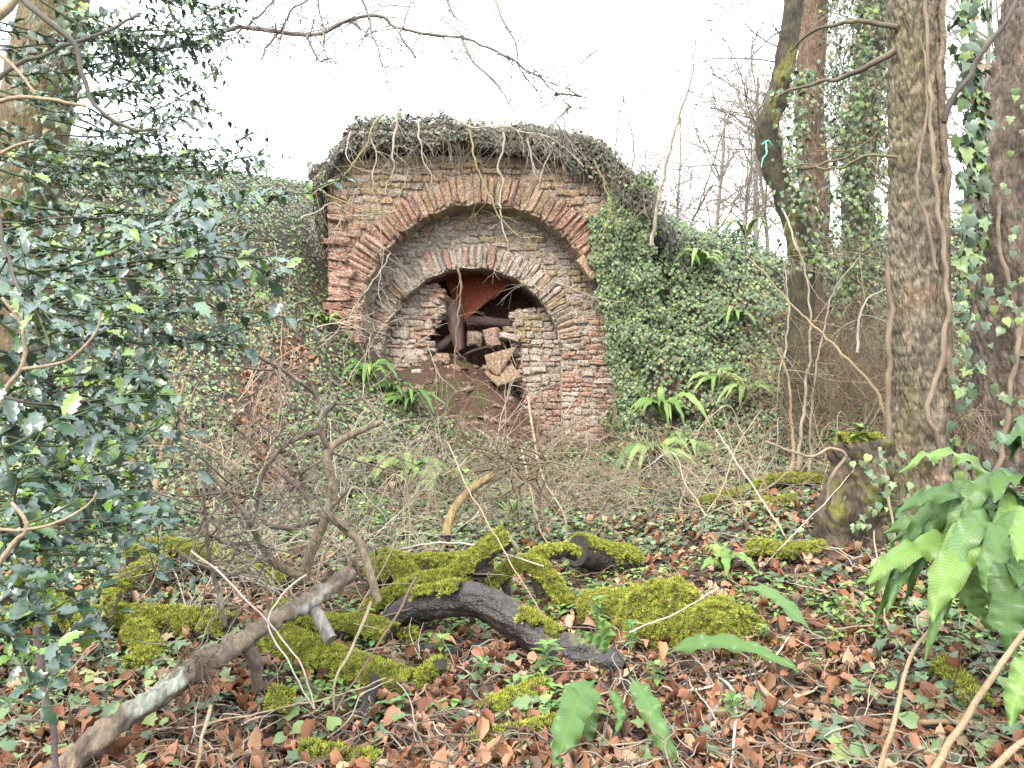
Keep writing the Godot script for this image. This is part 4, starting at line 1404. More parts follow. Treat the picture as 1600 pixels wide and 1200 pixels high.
	var bp := limb(bough, [Vector3(-2.728, 4.204, -6.1), Vector3(-2.341, 4.224, -6), Vector3(-2.098, 4.332, -6), Vector3(-1.854, 4.293, -6), Vector3(-1.561, 4.254, -6), Vector3(-1.366, 4.302, -6), Vector3(-1.195, 4.38, -6), Vector3(-1.024, 4.395, -6), Vector3(-0.854, 4.322, -6), Vector3(-0.585, 4.259, -6), Vector3(-0.293, 4.205, -6), Vector3(-0.049, 4.107, -6), Vector3(0.146, 3.98, -6), Vector3(0.302, 3.834, -6), Vector3(0.449, 3.707, -6)], 0.021, 0.006, dk, "bough", 9)
	var dkf := {"a": Color(0.3, 0.25, 0.2), "b": Color(0.19, 0.15, 0.12), "flat": true}
	for q in [
		[Vector3(-1.561, 4.254, -6), Vector3(-1.5, 4.115, -5.95), Vector3(-1.451, 4.043, -5.95), Vector3(-1.343, 4.037, -5.9), Vector3(-1.266, 3.922, -5.9)], [Vector3(-1.439, 4.283, -6), Vector3(-1.401, 4.118, -5.9), Vector3(-1.367, 4.037, -5.9)],
		[Vector3(-1.795, 4.283, -6), Vector3(-1.862, 4.14, -5.95), Vector3(-1.88, 4.022, -5.9)], [Vector3(-1.439, 4.622, -5.9), Vector3(-1.461, 4.454, -5.95), Vector3(-1.424, 4.307, -6)],
		[Vector3(-0.72, 4.046, -5.9), Vector3(-0.847, 4.212, -5.95), Vector3(-0.82, 4.38, -6), Vector3(-0.756, 4.624, -6)], [Vector3(-0.39, 4.244, -6), Vector3(-0.288, 3.998, -5.9), Vector3(-0.144, 3.878, -5.9), Vector3(-0.024, 3.711, -5.9), Vector3(0.038, 3.615, -5.9)],
		[Vector3(-0.546, 4.675, -6.1), Vector3(-0.463, 4.454, -6), Vector3(-0.38, 4.332, -6), Vector3(-0.317, 4.259, -6)], [Vector3(-0.174, 4.675, -6.1), Vector3(-0.073, 4.405, -6), Vector3(0.024, 4.21, -6), Vector3(0.059, 4.015, -6), Vector3(0.195, 3.844, -6), Vector3(0.317, 3.795, -6)],
		[Vector3(-1.171, 4.624, -6), Vector3(-1.098, 4.38, -6), Vector3(-1.016, 4.14, -5.95), Vector3(-0.967, 3.995, -5.95), Vector3(-0.909, 3.801, -5.95)], [Vector3(0.449, 3.707, -6), Vector3(0.39, 3.649, -6), Vector3(0.302, 3.571, -6)], [Vector3(0.332, 3.805, -6), Vector3(0.439, 3.805, -6), Vector3(0.61, 3.771, -6)],
		[Vector3(-2.049, 4.322, -6), Vector3(-1.823, 4.43, -5.9), Vector3(-1.679, 4.574, -5.9)], [Vector3(-1.756, 4.283, -6), Vector3(-1.655, 4.382, -5.9), Vector3(-1.535, 4.478, -5.9), Vector3(-1.415, 4.571, -5.8)],
	]:
		var lp := limb(bough, q, 0.012, 0.004, dkf, "twig", 5)
		twigs_on(bough, lp, 7, 0.4, 0.0055, 1, dkf, Vector3(0, -0.2, 0), 3)
	twigs_on(bough, bp, 60, 0.55, 0.006, 2, dkf, Vector3(0.2, -0.2, 0), 3)

	# saplings
	var pale := {"a": Color(0.5, 0.43, 0.33), "b": Color(0.36, 0.28, 0.2), "flat": true}
	var straw := {"a": Color(0.46, 0.33, 0.19), "b": Color(0.32, 0.22, 0.13), "flat": true}
	for q in [
		[[Vector3(2.198, 3.778, -12.4), Vector3(2.319, 4.524, -12.4), Vector3(2.47, 5.229, -12.4), Vector3(2.641, 5.834, -12.4), Vector3(2.803, 6.338, -12.4), Vector3(2.903, 7.044, -12.4)], 0.035, pale, "bare sapling leaning out of the ivy beside the kiln's top", 5, Vector3(0.2, 0.8, 0.2)],
		[[Vector3(1.985, 4.927, -13.2), Vector3(2.039, 5.571, -13.2), Vector3(1.878, 6.322, -13.2), Vector3(1.663, 7.073, -13.2)], 0.016, greyt, "thin grey sapling on the kiln's shoulder, close to the leaning sapling", 5, Vector3(-0.2, 0.8, 0.1)],
		[[Vector3(1.756, 5.551, -13.5), Vector3(1.844, 6.21, -13.5), Vector3(2.03, 6.868, -13.5), Vector3(2.25, 7.307, -13.5)], 0.014, greyt, "very thin sapling growing from the edge of the ivy mat", 5, Vector3(0.1, 0.8, 0.1)],
		[[Vector3(2.973, 0.7, -8.2), Vector3(3.04, 1.333, -8.2), Vector3(3.107, 2, -8.2), Vector3(3.093, 2.467, -8.2), Vector3(3.053, 2.8, -8.2), Vector3(2.933, 3.133, -8.2)], 0.02, pale, "slim pale sapling standing before the bank, bent at the top", 4, Vector3(0, 0.7, 0.2)],
		[[Vector3(2.836, 0.657, -8), Vector3(2.855, 1.08, -8), Vector3(2.823, 1.535, -8), Vector3(2.784, 1.73, -8), Vector3(2.706, 1.977, -8)], 0.022, straw, "short straw coloured sapling just beside the slim pale one", 4, Vector3(0, 0.7, 0.2)],
		[[Vector3(3.169, 0.61, -8.4), Vector3(3.21, 1.463, -8.4), Vector3(3.312, 2.146, -8.4), Vector3(3.449, 2.624, -8.4), Vector3(3.722, 2.966, -8.4)], 0.016, pale, "pale sapling curving towards the ivy clad trunk", 4, Vector3(0.3, 0.7, 0.2)],
		[[Vector3(3.424, 1.278, -7.2), Vector3(3.335, 1.6, -7.3), Vector3(3.11, 1.935, -7.5), Vector3(2.79, 2.361, -7.8), Vector3(2.537, 2.771, -8), Vector3(2.433, 2.947, -8.2)], 0.016, straw, "long tan stem slanting down from the bank to the big trunk", 2, Vector3(0, 0.4, 0.2)],
		[[Vector3(3.499, 1.912, -8), Vector3(3.525, 2.25, -8), Vector3(3.616, 2.459, -8), Vector3(3.798, 2.589, -8)], 0.015, {"a": Color(0.62, 0.57, 0.5), "b": Color(0.5, 0.45, 0.38), "flat": true}, "white bleached stem arching beside the big trunk", 2, Vector3(0, 0.5, 0.2)],
		[[Vector3(3.041, 1.886, -8.8), Vector3(3.091, 2.53, -8.8), Vector3(3.019, 3.174, -8.8), Vector3(3.148, 3.603, -8.8)], 0.012, pale, "thin stem standing against the foot of the crooked tree", 4, Vector3(0, 0.5, 0.2)],
		[[Vector3(3.413, 3.189, -11.5), Vector3(3.422, 4.124, -11.5), Vector3(3.441, 4.872, -11.5), Vector3(3.553, 5.807, -11.5)], 0.012, greyt, "grey stem rising from the skyline of the bank", 7, Vector3(-0.2, 0.6, 0)],
		[[Vector3(3.065, 4.454, -13), Vector3(3.276, 5.088, -13), Vector3(3.509, 5.828, -13), Vector3(3.858, 6.673, -13)], 0.015, greyt, "grey stem leaning over the bank's skyline towards the crooked tree", 7, Vector3(0.2, 0.6, 0)],
		[[Vector3(2.866, 4.191, -12.5), Vector3(3.049, 4.547, -12.5), Vector3(3.232, 4.75, -12.5), Vector3(3.455, 4.649, -12.5)], 0.02, {"a": Color(0.12, 0.1, 0.08), "b": Color(0.06, 0.05, 0.04), "flat": true}, "short dark snag sticking out of the bank's skyline", 4, Vector3(0.2, 0.8, 0)],
		[[Vector3(-3.545, 2.511, -8), Vector3(-3.577, 3.031, -8), Vector3(-3.597, 3.551, -8), Vector3(-3.642, 3.941, -8)], 0.02, pale, "pale bare pole seen through the holly", 4, Vector3(0, 0.6, 0)],
		[[Vector3(-3.181, 2.509, -8.6), Vector3(-3.195, 3.068, -8.6), Vector3(-3.202, 3.558, -8.6), Vector3(-3.216, 3.907, -8.6)], 0.013, pale, "thin pale pole between the holly and the ivy bank", 5, Vector3(0, 0.6, 0)],
		[[Vector3(-2.581, 0.712, -8.4), Vector3(-2.486, 1.327, -8.4), Vector3(-2.488, 2.153, -8.5), Vector3(-2.545, 2.789, -8.6), Vector3(-2.617, 3.156, -8.7)], 0.012, straw, "thin straw stem standing by the gully of leaves", 3, Vector3(0, 0.6, 0)],
		[[Vector3(-3.101, 0.872, -6.4), Vector3(-3.07, 1.392, -6.4), Vector3(-3.054, 1.808, -6.4), Vector3(-3.007, 2.276, -6.4)], 0.026, straw, "thick straw coloured pole under the holly", 3, Vector3(0, 0.6, 0)],
		[[Vector3(-2.868, 0.78, -6.3), Vector3(-2.756, 1.19, -6.3), Vector3(-2.638, 1.549, -6.3), Vector3(-2.535, 1.83, -6.3)], 0.026, straw, "straw coloured pole leaning away under the holly", 3, Vector3(0.2, 0.6, 0)],
		[[Vector3(-2.716, 1.124, -6.5), Vector3(-2.774, 1.547, -6.5), Vector3(-2.88, 1.706, -6.5), Vector3(-2.959, 1.769, -6.5)], 0.016, straw, "hooked straw stem crossing the leaning pole", 3, Vector3(0, 0.6, 0)],
	]:
		var o := thing("sapling", q[3], "sapling", q[0][0], "bare saplings and poles")
		var sp := limb(o, q[0], q[1], q[1] * 0.35, q[2], "stem", 7)
		twigs_on(o, sp, q[4], 0.9, maxf(q[1] * 0.3, 0.004), 1, q[2], q[5], 4, 0.25)

	# bare bushes in the gap between the trunks
	var brown := {"a": Color(0.36, 0.26, 0.16), "b": Color(0.21, 0.145, 0.09), "flat": true}
	for q in [
		[Vector3(3.902, 1.288, -9.6), "tangled brown bush between the crooked tree and the big trunk", 15, 1.9],
		[Vector3(3.935, 1.457, -8.8), "dense tawny bush close against the big trunk", 14, 1.7],
		[Vector3(3.878, 1.6, -10.6), "wiry brown bush behind the slim pale sapling", 13, 1.7],
		[Vector3(4.826, 1.964, -11.2), "brown bush farther up the bank in front of the ivy clad trunk", 14, 2.0],
		[Vector3(4.741, 1.6, -9.8), "brown bush seen just past the edge of the big trunk", 12, 2.2],
		[Vector3(4.985, 1.327, -8.4), "bare bush between the big trunk and the forked tree", 12, 2.2],
	]:
		var at := on(q[0])
		var o := thing("bare_bush", q[1], "bush", at, "bare bushes between the trunks")
		mb = MB.new()
		for k in q[2]:
			shoots(mb, at + Vector3(rf(-0.3, 0.3), 0, rf(-0.3, 0.3)), Vector3(rf(-0.6, 0.6), 1, rf(-0.4, 0.4)), q[3] * rf(0.7, 1.2), 0.011, 2, brown, 6, 1.0, 0.05, 0.5)
		put("branches", mb.done(), M.twig, o, "stuff")

	# bare trees far behind, faint against the sky
	var far := {"a": Color(0.4, 0.34, 0.27), "b": Color(0.27, 0.22, 0.17), "flat": true}
	for q in [
		[Vector3(4.862, 7.21, -23), 5.2, 0.06, "thin pale tree rising behind the kiln's ivy shoulder"],
		[Vector3(4.39, 9.063, -27), 5.0, 0.05, "thinnest pale tree behind the kiln, its twigs just above the mat"],
		[Vector3(5.264, 5.661, -18.5), 4.2, 0.06, "small bushy bare tree on the near side of the bank's crest"],
		[Vector3(6.341, 5.643, -19.5), 4.6, 0.06, "bare tree with many twigs on the bank's crest by the crooked tree"],
		[Vector3(7.171, 5.332, -18), 6.0, 0.08, "bare tree filling the gap between crooked and ivy clad trunks"],
		[Vector3(9.114, 5.771, -19), 7.0, 0.09, "bare tree showing at the edge of the big trunk"],
		[Vector3(5.378, 6.722, -21), 5.0, 0.08, "slender bare tree beyond the bank, next to the kiln"],
		[Vector3(7.415, 6.868, -24), 6.5, 0.1, "bare twiggy tree beyond the bank behind the crooked tree"],
		[Vector3(9.48, 6.429, -22), 7.5, 0.12, "bare tree far behind between the ivy clad and the straight trunk"],
		[Vector3(12.033, 6.153, -20), 7.0, 0.12, "bare tree far behind between the big trunk and the forked tree"],
		[Vector3(14.797, 7.307, -26), 8.5, 0.14, "tall bare tree farthest off beyond the big trunk"],
		[Vector3(10.016, 7.746, -28), 8.0, 0.12, "bare tree far off, seen past the kink of the crooked trunk"],
	]:
		var at: Vector3 = on(q[0], -0.1)
		var o := thing("bare_tree", q[3], "tree", at, "bare trees beyond the bank")
		mb = MB.new()
		var tp := shoots(mb, at, Vector3(rf(-0.1, 0.1), 1, 0), q[1], q[2], 0, far, 0, 0.6, 0.0, 0.15)
		put("trunk", mb.done(), M.twig, o)
		mb = MB.new()
		for k in 24:
			var f := rf(0.7, 3.95)
			var b := tp[int(f)].lerp(tp[mini(int(f) + 1, 4)], f - int(f))
			shoots(mb, b, Vector3(rf(-1, 1), rf(0.3, 1.2), rf(-1, 1)), q[1] * rf(0.25, 0.42), q[2] * 0.3, 2, far, 6, 0.8, 0.0, 0.35)
		put("crown", mb.done(), M.twig, o, "stuff")

var leaf_mats := {}

func leaf_mat(kind: String, k: int) -> StandardMaterial3D:
	var key := kind + str(k)
	if not leaf_mats.has(key):
		var m: StandardMaterial3D = M[kind].duplicate()
		var c: Color
		if kind == "ivy":
			c = [Color(0.05, 0.08, 0.045), Color(0.075, 0.115, 0.06), Color(0.1, 0.155, 0.055), Color(0.055, 0.09, 0.055), Color(0.14, 0.19, 0.055)][k]
		elif kind == "holly":
			c = [Color(0.033, 0.062, 0.043), Color(0.042, 0.08, 0.048), Color(0.055, 0.105, 0.04), Color(0.11, 0.19, 0.025), Color(0.17, 0.26, 0.03)][k]
		elif kind == "litter":
			c = [Color(0.2, 0.082, 0.045), Color(0.27, 0.12, 0.07), Color(0.33, 0.18, 0.11), Color(0.14, 0.06, 0.04), Color(0.24, 0.11, 0.06)][k]
		else:
			c = [Color(0.07, 0.135, 0.034), Color(0.12, 0.2, 0.046), Color(0.05, 0.1, 0.026), Color(0.19, 0.265, 0.075), Color(0.09, 0.16, 0.052)][k]
		m.albedo_color = c.linear_to_srgb()
		leaf_mats[key] = m
	return leaf_mats[key]



# ---------------------------------------------------------------- fallen wood
const WET := {"a": Color(0.075, 0.057, 0.052), "b": Color(0.028, 0.022, 0.022), "c": Color(0.2, 0.13, 0.085), "f": 5.0, "bump": 0.016, "bf": 11.0, "stretch": 4.0, "ridge": true, "lump": 0.16, "cut": Color(0.05, 0.04, 0.035)}
const DRY := {"a": Color(0.3, 0.225, 0.155), "b": Color(0.15, 0.11, 0.085), "c": Color(0.36, 0.33, 0.29), "f": 5.0, "bump": 0.006, "bf": 22.0, "stretch": 2.5, "lump": 0.1, "cut": Color(0.25, 0.18, 0.12)}
const MOSSY := {"a": Color(0.075, 0.055, 0.045), "b": Color(0.03, 0.024, 0.02), "f": 5.0, "bump": 0.011, "bf": 12.0, "stretch": 2.0, "lump": 0.16, "moss": Color(0.27, 0.28, 0.04), "m0": 0.1, "cut": Color(0.05, 0.04, 0.03)}

func moss_tint() -> Color:
	var r := rng.randf()
	if r < 0.6:
		return jit(Color(0.36, 0.39, 0.05), 0.3)
	if r < 0.85:
		return jit(Color(0.52, 0.51, 0.09), 0.25)
	if r < 0.95:
		return jit(Color(0.2, 0.2, 0.045), 0.35)
	return jit(Color(0.22, 0.14, 0.06), 0.3)

# sprigs of moss on the upper side of a stem
func moss_on(parent: Node3D, pts: PackedVector3Array, r0: float, r1: float, density: float, m0: float, size := 0.026, bump := 0.0) -> void:
	var where := []
	var tints := []
	for k in pts.size() - 1:
		var t := (pts[k + 1] - pts[k])
		var l := t.length()
		t = t / maxf(l, 1e-5)
		var u := t.cross(Vector3.UP)
		u = u.normalized() if u.length() > 0.05 else Vector3(1, 0, 0)
		var w := u.cross(t).normalized()
		var r := lerpf(r0, r1, float(k) / (pts.size() - 1))
		var n := int(l * r * TAU * density * 1.5 + rng.randf())
		for j in n:
			var an := rf(0, TAU)
			var dir := u * cos(an) + w * sin(an)
			var q := pts[k] + t * l * rng.randf() + dir * r
			if dir.y + 0.55 * n3(q * 5.0) + 0.35 * n3(q * 16.0) < m0 + rf(0.0, 0.3):
				continue
			var lump := 1.0 + 0.14 * n3(pts[k] * (0.5 / r0) + Vector3(3, 7, 1))
			q = pts[k] + t * l * rng.randf() + dir * r * lump
			q += dir * bump * (1.2 + 1.1 * n3(q * 22.0)) * ss(m0, m0 + 0.35, dir.y + 0.55 * n3(q * 5.0))
			var y := (dir + Vector3(0, 0.25, 0) + rvec() * 0.5).normalized()
			where.append(Transform3D(basis_along(y, rvec()).scaled(Vector3.ONE * size * rf(0.7, 1.5)), q))
			tints.append(moss_tint())
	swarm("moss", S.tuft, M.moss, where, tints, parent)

func log_(called: String, label: String, category: String, at: Array, r0: float, r1: float, look: Dictionary, moss := 0.0, sides := 28, step := 0.025, group := "", mat: Material = null) -> Node3D:
	var o := thing(called, label, category, at[0], group)
	var pts := smooth(at, step)
	var mb := MB.new()
	tube(mb, pts, r0, r1, sides, look, true, true)
	put("wood", mb.done(), mat if mat else M.bark, o)
	if moss > 0.0:
		moss_on(o, pts, r0, r1, moss, look.get("m0", 0.0), 0.023, look.get("bump", 0.0))
	return o

func add_arm(o: Node3D, at: Array, r0: float, r1: float, look: Dictionary, moss := 0.0, called := "arm", sides := 18, mat: Material = null) -> void:
	var pts := wobble(smooth(at, 0.03), 0.012, 5.0)
	var mb := MB.new()
	tube(mb, pts, r0, r1, sides, look, true, true)
	put(called, mb.done(), mat if mat else M.bark, o)
	if moss > 0.0:
		moss_on(o, pts, r0, r1, moss, look.get("m0", 0.0), 0.023, look.get("bump", 0.0))

func cushion(o: Node3D, at: Vector3, half: Vector3, sprigs: int) -> void:
	var mb := MB.new()
	var where := []
	var tints := []
	var shape := func(dir: Vector3) -> Vector3:
		var p := at + dir * half
		return p + dir * (0.06 * n3(p * 6.0) + 0.03 * n3(p * 19.0))
	for j in 25:
		for k in 48:
			var th := PI * 0.62 * j / 24.0
			var ph := TAU * k / 48.0
			var dir := Vector3(sin(th) * cos(ph), cos(th), sin(th) * sin(ph))
			mb.vert(shape.call(dir), Color(0.3, 0.33, 0.035))
	for j in 24:
		for k in 48:
			var a := j * 48 + k
			var b := j * 48 + (k + 1) % 48
			mb.tri(a, b, a + 48)
			mb.tri(b, b + 48, a + 48)
	put("moss_cushion", mb.done(), M.moss, o)
	for k in sprigs:
		var dir := Vector3(rng.randfn(), absf(rng.randfn()) - 0.25, rng.randfn()).normalized()
		where.append(Transform3D(basis_along((dir + Vector3(0, 0.2, 0) + rvec() * 0.6).normalized(), rvec()).scaled(Vector3.ONE * rf(0.016, 0.034)), shape.call(dir)))
		tints.append(moss_tint())
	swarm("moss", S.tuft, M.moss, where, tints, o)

func build_logs() -> void:
	# the grey crooked branch propped across the corner
	var o := log_("fallen_branch", "long dead grey brown branch with a pale lichen patch, broken end propped up", "branch", [Vector3(-1.691, 0.152, -2.85), Vector3(-1.537, 0.283, -3), Vector3(-1.434, 0.34, -3.15), Vector3(-1.335, 0.396, -3.35), Vector3(-1.229, 0.429, -3.6), Vector3(-1.112, 0.488, -3.8), Vector3(-0.976, 0.527, -4), Vector3(-0.867, 0.589, -4.2)], 0.05, 0.043, with(DRY, {"bump": 0.011, "lump": 0.16, "plate": 11.0, "spot": Vector3(-1.39, 0.382, -3.12), "spot_color": Color(0.5, 0.52, 0.42)}))
	add_arm(o, [Vector3(-1.016, 0.493, -3.98), Vector3(-0.975, 0.45, -3.93), Vector3(-0.935, 0.395, -3.9), Vector3(-0.885, 0.345, -3.86)], 0.036, 0.03, DRY, 0.0, "stub")
	add_arm(o, [Vector3(-1.215, 0.415, -3.6), Vector3(-1.183, 0.334, -3.62), Vector3(-1.184, 0.187, -3.66)], 0.03, 0.026, DRY, 0.0, "stub")
	var rag := MB.new()
	for k in 90:
		shoots(rag, Vector3(-1.328, 0.406, -3.3) + rvec() * 0.07, rvec() + Vector3(0, -0.6, 0), rf(0.05, 0.14), 0.003, 0, {"a": Color(0.25, 0.15, 0.09), "b": Color(0.1, 0.07, 0.05), "flat": true}, 0, 0.9, 0.1, 0.9)
	put("torn_bark", rag.done(), M.twig, o, "stuff")

	# crooked upright limbs above it
	var dk := {"a": Color(0.34, 0.265, 0.17), "b": Color(0.19, 0.145, 0.095), "c": Color(0.38, 0.34, 0.26), "f": 6.0, "bump": 0.004, "bf": 25.0, "stretch": 2.0, "lump": 0.12}
	var dk2 := with(dk, {"a": Color(0.22, 0.165, 0.13), "b": Color(0.11, 0.08, 0.065)})
	o = log_("dead_bough", "crooked pale brown bough rising from the mossy logs and forking", "branch", [Vector3(-1.215, 0.459, -4.6), Vector3(-1.189, 0.583, -4.6), Vector3(-1.122, 0.74, -4.6), Vector3(-1.066, 0.889, -4.6), Vector3(-1.043, 1.002, -4.6), Vector3(-1.081, 1.144, -4.6), Vector3(-1.067, 1.224, -4.62), Vector3(-0.985, 1.282, -4.66), Vector3(-0.879, 1.333, -4.7), Vector3(-0.784, 1.376, -4.75)], 0.035, 0.018, dk, 0.0, 16, 0.03)
	for q in [
		[[Vector3(-1.052, 1.194, -4.62), Vector3(-1.092, 1.263, -4.6), Vector3(-1.122, 1.346, -4.6), Vector3(-1.087, 1.432, -4.58), Vector3(-1.02, 1.496, -4.58)], 0.018, 0.014, dk2],
		[[Vector3(-1.118, 1.316, -4.6), Vector3(-1.221, 1.293, -4.55), Vector3(-1.317, 1.241, -4.5), Vector3(-1.409, 1.106, -4.5), Vector3(-1.449, 0.978, -4.5), Vector3(-1.46, 0.85, -4.5)], 0.015, 0.01, dk2],
		[[Vector3(-1.103, 1.413, -4.6), Vector3(-1.147, 1.533, -4.58), Vector3(-1.226, 1.629, -4.5), Vector3(-1.324, 1.7, -4.4), Vector3(-1.451, 1.782, -4.3), Vector3(-1.605, 1.812, -4.2)], 0.014, 0.006, dk2],
		[[Vector3(-1.077, 0.852, -4.6), Vector3(-0.98, 0.779, -4.55), Vector3(-0.885, 0.704, -4.5), Vector3(-0.814, 0.569, -4.45), Vector3(-0.751, 0.384, -4.4)], 0.026, 0.022, dk],
		[[Vector3(-1.111, 0.807, -4.6), Vector3(-1.191, 0.794, -4.55), Vector3(-1.262, 0.773, -4.5), Vector3(-1.357, 0.797, -4.45), Vector3(-1.413, 0.856, -4.4)], 0.018, 0.01, dk2],
		[[Vector3(-1.152, 0.852, -4.6), Vector3(-1.204, 0.946, -4.6), Vector3(-1.249, 1.002, -4.6), Vector3(-1.346, 1.076, -4.6), Vector3(-1.402, 1.144, -4.6)], 0.019, 0.01, dk2],
		[[Vector3(-0.784, 1.376, -4.75), Vector3(-0.871, 1.485, -4.7), Vector3(-0.938, 1.57, -4.65), Vector3(-0.916, 1.675, -4.6)], 0.012, 0.005, dk],
		[[Vector3(-1.215, 0.983, -4.6), Vector3(-1.221, 1.082, -4.55), Vector3(-1.098, 1.161, -4.5)], 0.014, 0.006, dk2],
		[[Vector3(-1.052, 1.194, -4.62), Vector3(-0.907, 1.139, -4.65), Vector3(-0.688, 1.073, -4.7)], 0.009, 0.004, dk2],
		[[Vector3(-1.066, 0.889, -4.6), Vector3(-0.991, 0.934, -4.55), Vector3(-0.933, 1.007, -4.5)], 0.014, 0.008, dk],
	]:
		add_arm(o, q[0], q[1], q[2], q[3], 0.0, "limb", 10)
	var mb := MB.new()
	for k in 40:
		var at := [Vector3(-1.39, 1.161, -4.5), Vector3(-1.317, 1.234, -4.5), Vector3(-1.207, 0.795, -4.5), Vector3(-1.463, 0.941, -4.5), Vector3(-0.917, 1.256, -4.7), Vector3(-1.103, 1.413, -4.6), Vector3(-1.324, 1.689, -4.4), Vector3(-0.951, 0.759, -4.5)]
		shoots(mb, at[k % 8] + rvec() * 0.03, Vector3(rf(-1, 1), rf(-0.3, 0.8), rf(-0.5, 0.5)), rf(0.25, 0.6), 0.006, 1, with(dk2, {"flat": true}), 3, 0.9, 0.05, 0.5)
	put("twigs", mb.done(), M.twig, o, "stuff")
	# low dark limbs that sprawl towards the holly
	o = log_("dead_bough", "long thin dead bough sprawling from the stump of limbs towards the holly", "branch", [Vector3(-1.215, 0.502, -4.5), Vector3(-1.324, 0.598, -4.4), Vector3(-1.37, 0.726, -4.3), Vector3(-1.393, 0.849, -4.2), Vector3(-1.427, 0.967, -4.1), Vector3(-1.528, 1.145, -4)], 0.026, 0.01, dk, 0.0, 10, 0.03)
	add_arm(o, [Vector3(-1.382, 0.753, -4.25), Vector3(-1.467, 0.767, -4.1), Vector3(-1.561, 0.836, -4), Vector3(-1.68, 0.902, -3.9)], 0.012, 0.005, dk2, 0.0, "limb", 7)
	add_arm(o, [Vector3(-1.362, 0.663, -4.35), Vector3(-1.433, 0.617, -4.1), Vector3(-1.509, 0.669, -3.95), Vector3(-1.637, 0.803, -3.8)], 0.014, 0.006, dk, 0.0, "limb", 7)
	add_arm(o, [Vector3(-1.348, 0.472, -3.7), Vector3(-1.369, 0.607, -3.7), Vector3(-1.414, 0.758, -3.7), Vector3(-1.438, 0.938, -3.7), Vector3(-1.45, 1.179, -3.7)], 0.013, 0.007, dk2, 0.0, "limb", 7)
	mb = MB.new()
	for k in 50:
		var at := [Vector3(-1.4, 0.849, -4.2), Vector3(-1.482, 1.04, -4.05), Vector3(-1.528, 0.82, -4), Vector3(-1.509, 0.669, -3.95), Vector3(-1.438, 0.998, -3.7), Vector3(-1.328, 0.656, -4.3)]
		shoots(mb, at[k % 6] + rvec() * 0.05, Vector3(rf(-1, 1), rf(-0.3, 0.8), rf(-0.5, 0.5)), rf(0.25, 0.7), 0.0055, 1, with(dk2, {"flat": true}), 3, 0.9, 0.05, 0.5)
	put("twigs", mb.done(), M.twig, o, "stuff")

	# dark wet trunk that arches over the leaves
	o = log_("fallen_log", "dark wet bare trunk arching over the leaf litter, flecked with moss", "log", [Vector3(-0.769, 0.12, -4.55), Vector3(-0.651, 0.254, -4.5), Vector3(-0.525, 0.341, -4.45), Vector3(-0.358, 0.391, -4.4), Vector3(-0.195, 0.405, -4.35), Vector3(-0.052, 0.348, -4.3), Vector3(0.102, 0.268, -4.2), Vector3(0.267, 0.213, -4.1), Vector3(0.412, 0.168, -4.05), Vector3(0.553, 0.12, -4)], 0.085, 0.09, with(WET, {"moss": Color(0.2, 0.21, 0.04), "m0": 0.86}), 0.0, 48, 0.015, "", M.wetbark)
	moss_on(o, smooth([Vector3(-0.521, 0.349, -4.42), Vector3(-0.355, 0.399, -4.37), Vector3(-0.282, 0.407, -4.34)], 0.02), 0.085, 0.085, 15000.0, 0.75)
	moss_on(o, smooth([Vector3(0.034, 0.313, -4.22), Vector3(0.151, 0.26, -4.14), Vector3(0.227, 0.233, -4.1)], 0.02), 0.085, 0.085, 15000.0, 0.7)

	# mossy branches across it
	o = log_("mossy_branch", "thick branch furred with yellow green moss, snapped end pointing up", "branch", [Vector3(-1.076, 0.007, -4.9), Vector3(-0.907, 0.157, -4.85), Vector3(-0.702, 0.304, -4.8), Vector3(-0.546, 0.367, -4.8), Vector3(-0.371, 0.406, -4.8), Vector3(-0.242, 0.5, -4.8), Vector3(-0.137, 0.578, -4.8), Vector3(-0.016, 0.656, -4.8)], 0.045, 0.052, with(MOSSY, {"m0": -0.35}), 15000.0)
	add_arm(o, [Vector3(-0.016, 0.656, -4.8), Vector3(0.015, 0.627, -4.75), Vector3(0.031, 0.588, -4.75)], 0.02, 0.012, DRY, 0.0, "snag")
	o = log_("mossy_branch", "forked mossy branch arched like a wishbone next to the dark trunk", "branch", [Vector3(-0.163, 0.198, -5), Vector3(-0.102, 0.32, -5), Vector3(0, 0.413, -5), Vector3(0.114, 0.446, -5), Vector3(0.195, 0.401, -5), Vector3(0.266, 0.312, -4.95), Vector3(0.339, 0.226, -4.9), Vector3(0.398, 0.158, -4.9)], 0.038, 0.036, with(MOSSY, {"m0": -0.3}), 15000.0)
	add_arm(o, [Vector3(-0.041, 0.36, -5), Vector3(-0.028, 0.259, -5), Vector3(-0.02, 0.137, -5)], 0.028, 0.022, MOSSY, 6000.0)
	add_arm(o, [Vector3(0.142, 0.38, -5), Vector3(0.183, 0.259, -5), Vector3(0.244, 0.116, -5)], 0.03, 0.03, MOSSY, 8000.0)
	add_arm(o, [Vector3(0.106, 0.446, -5), Vector3(0.207, 0.489, -5.1), Vector3(0.338, 0.492, -5.2), Vector3(0.427, 0.456, -5.25)], 0.038, 0.03, MOSSY, 12000.0)

	# the great moss cushion
	o = log_("mossy_log", "fat log end swollen with bright moss, the largest moss cushion on the floor", "log", [Vector3(0.448, 0.218, -4.79), Vector3(0.611, 0.243, -4.7), Vector3(0.784, 0.238, -4.59), Vector3(0.934, 0.234, -4.42)], 0.09, 0.12, with(MOSSY, {"m0": -0.3}), 15000.0, 40, 0.02)
	cushion(o, Vector3(0.869, 0.176, -4.55), Vector3(0.27, 0.27, 0.26), 12000)
	cushion(o, Vector3(1.14, 0.176, -4.38), Vector3(0.26, 0.19, 0.2), 8000)
	cushion(o, Vector3(0.628, 0.167, -4.83), Vector3(0.16, 0.13, 0.14), 3000)

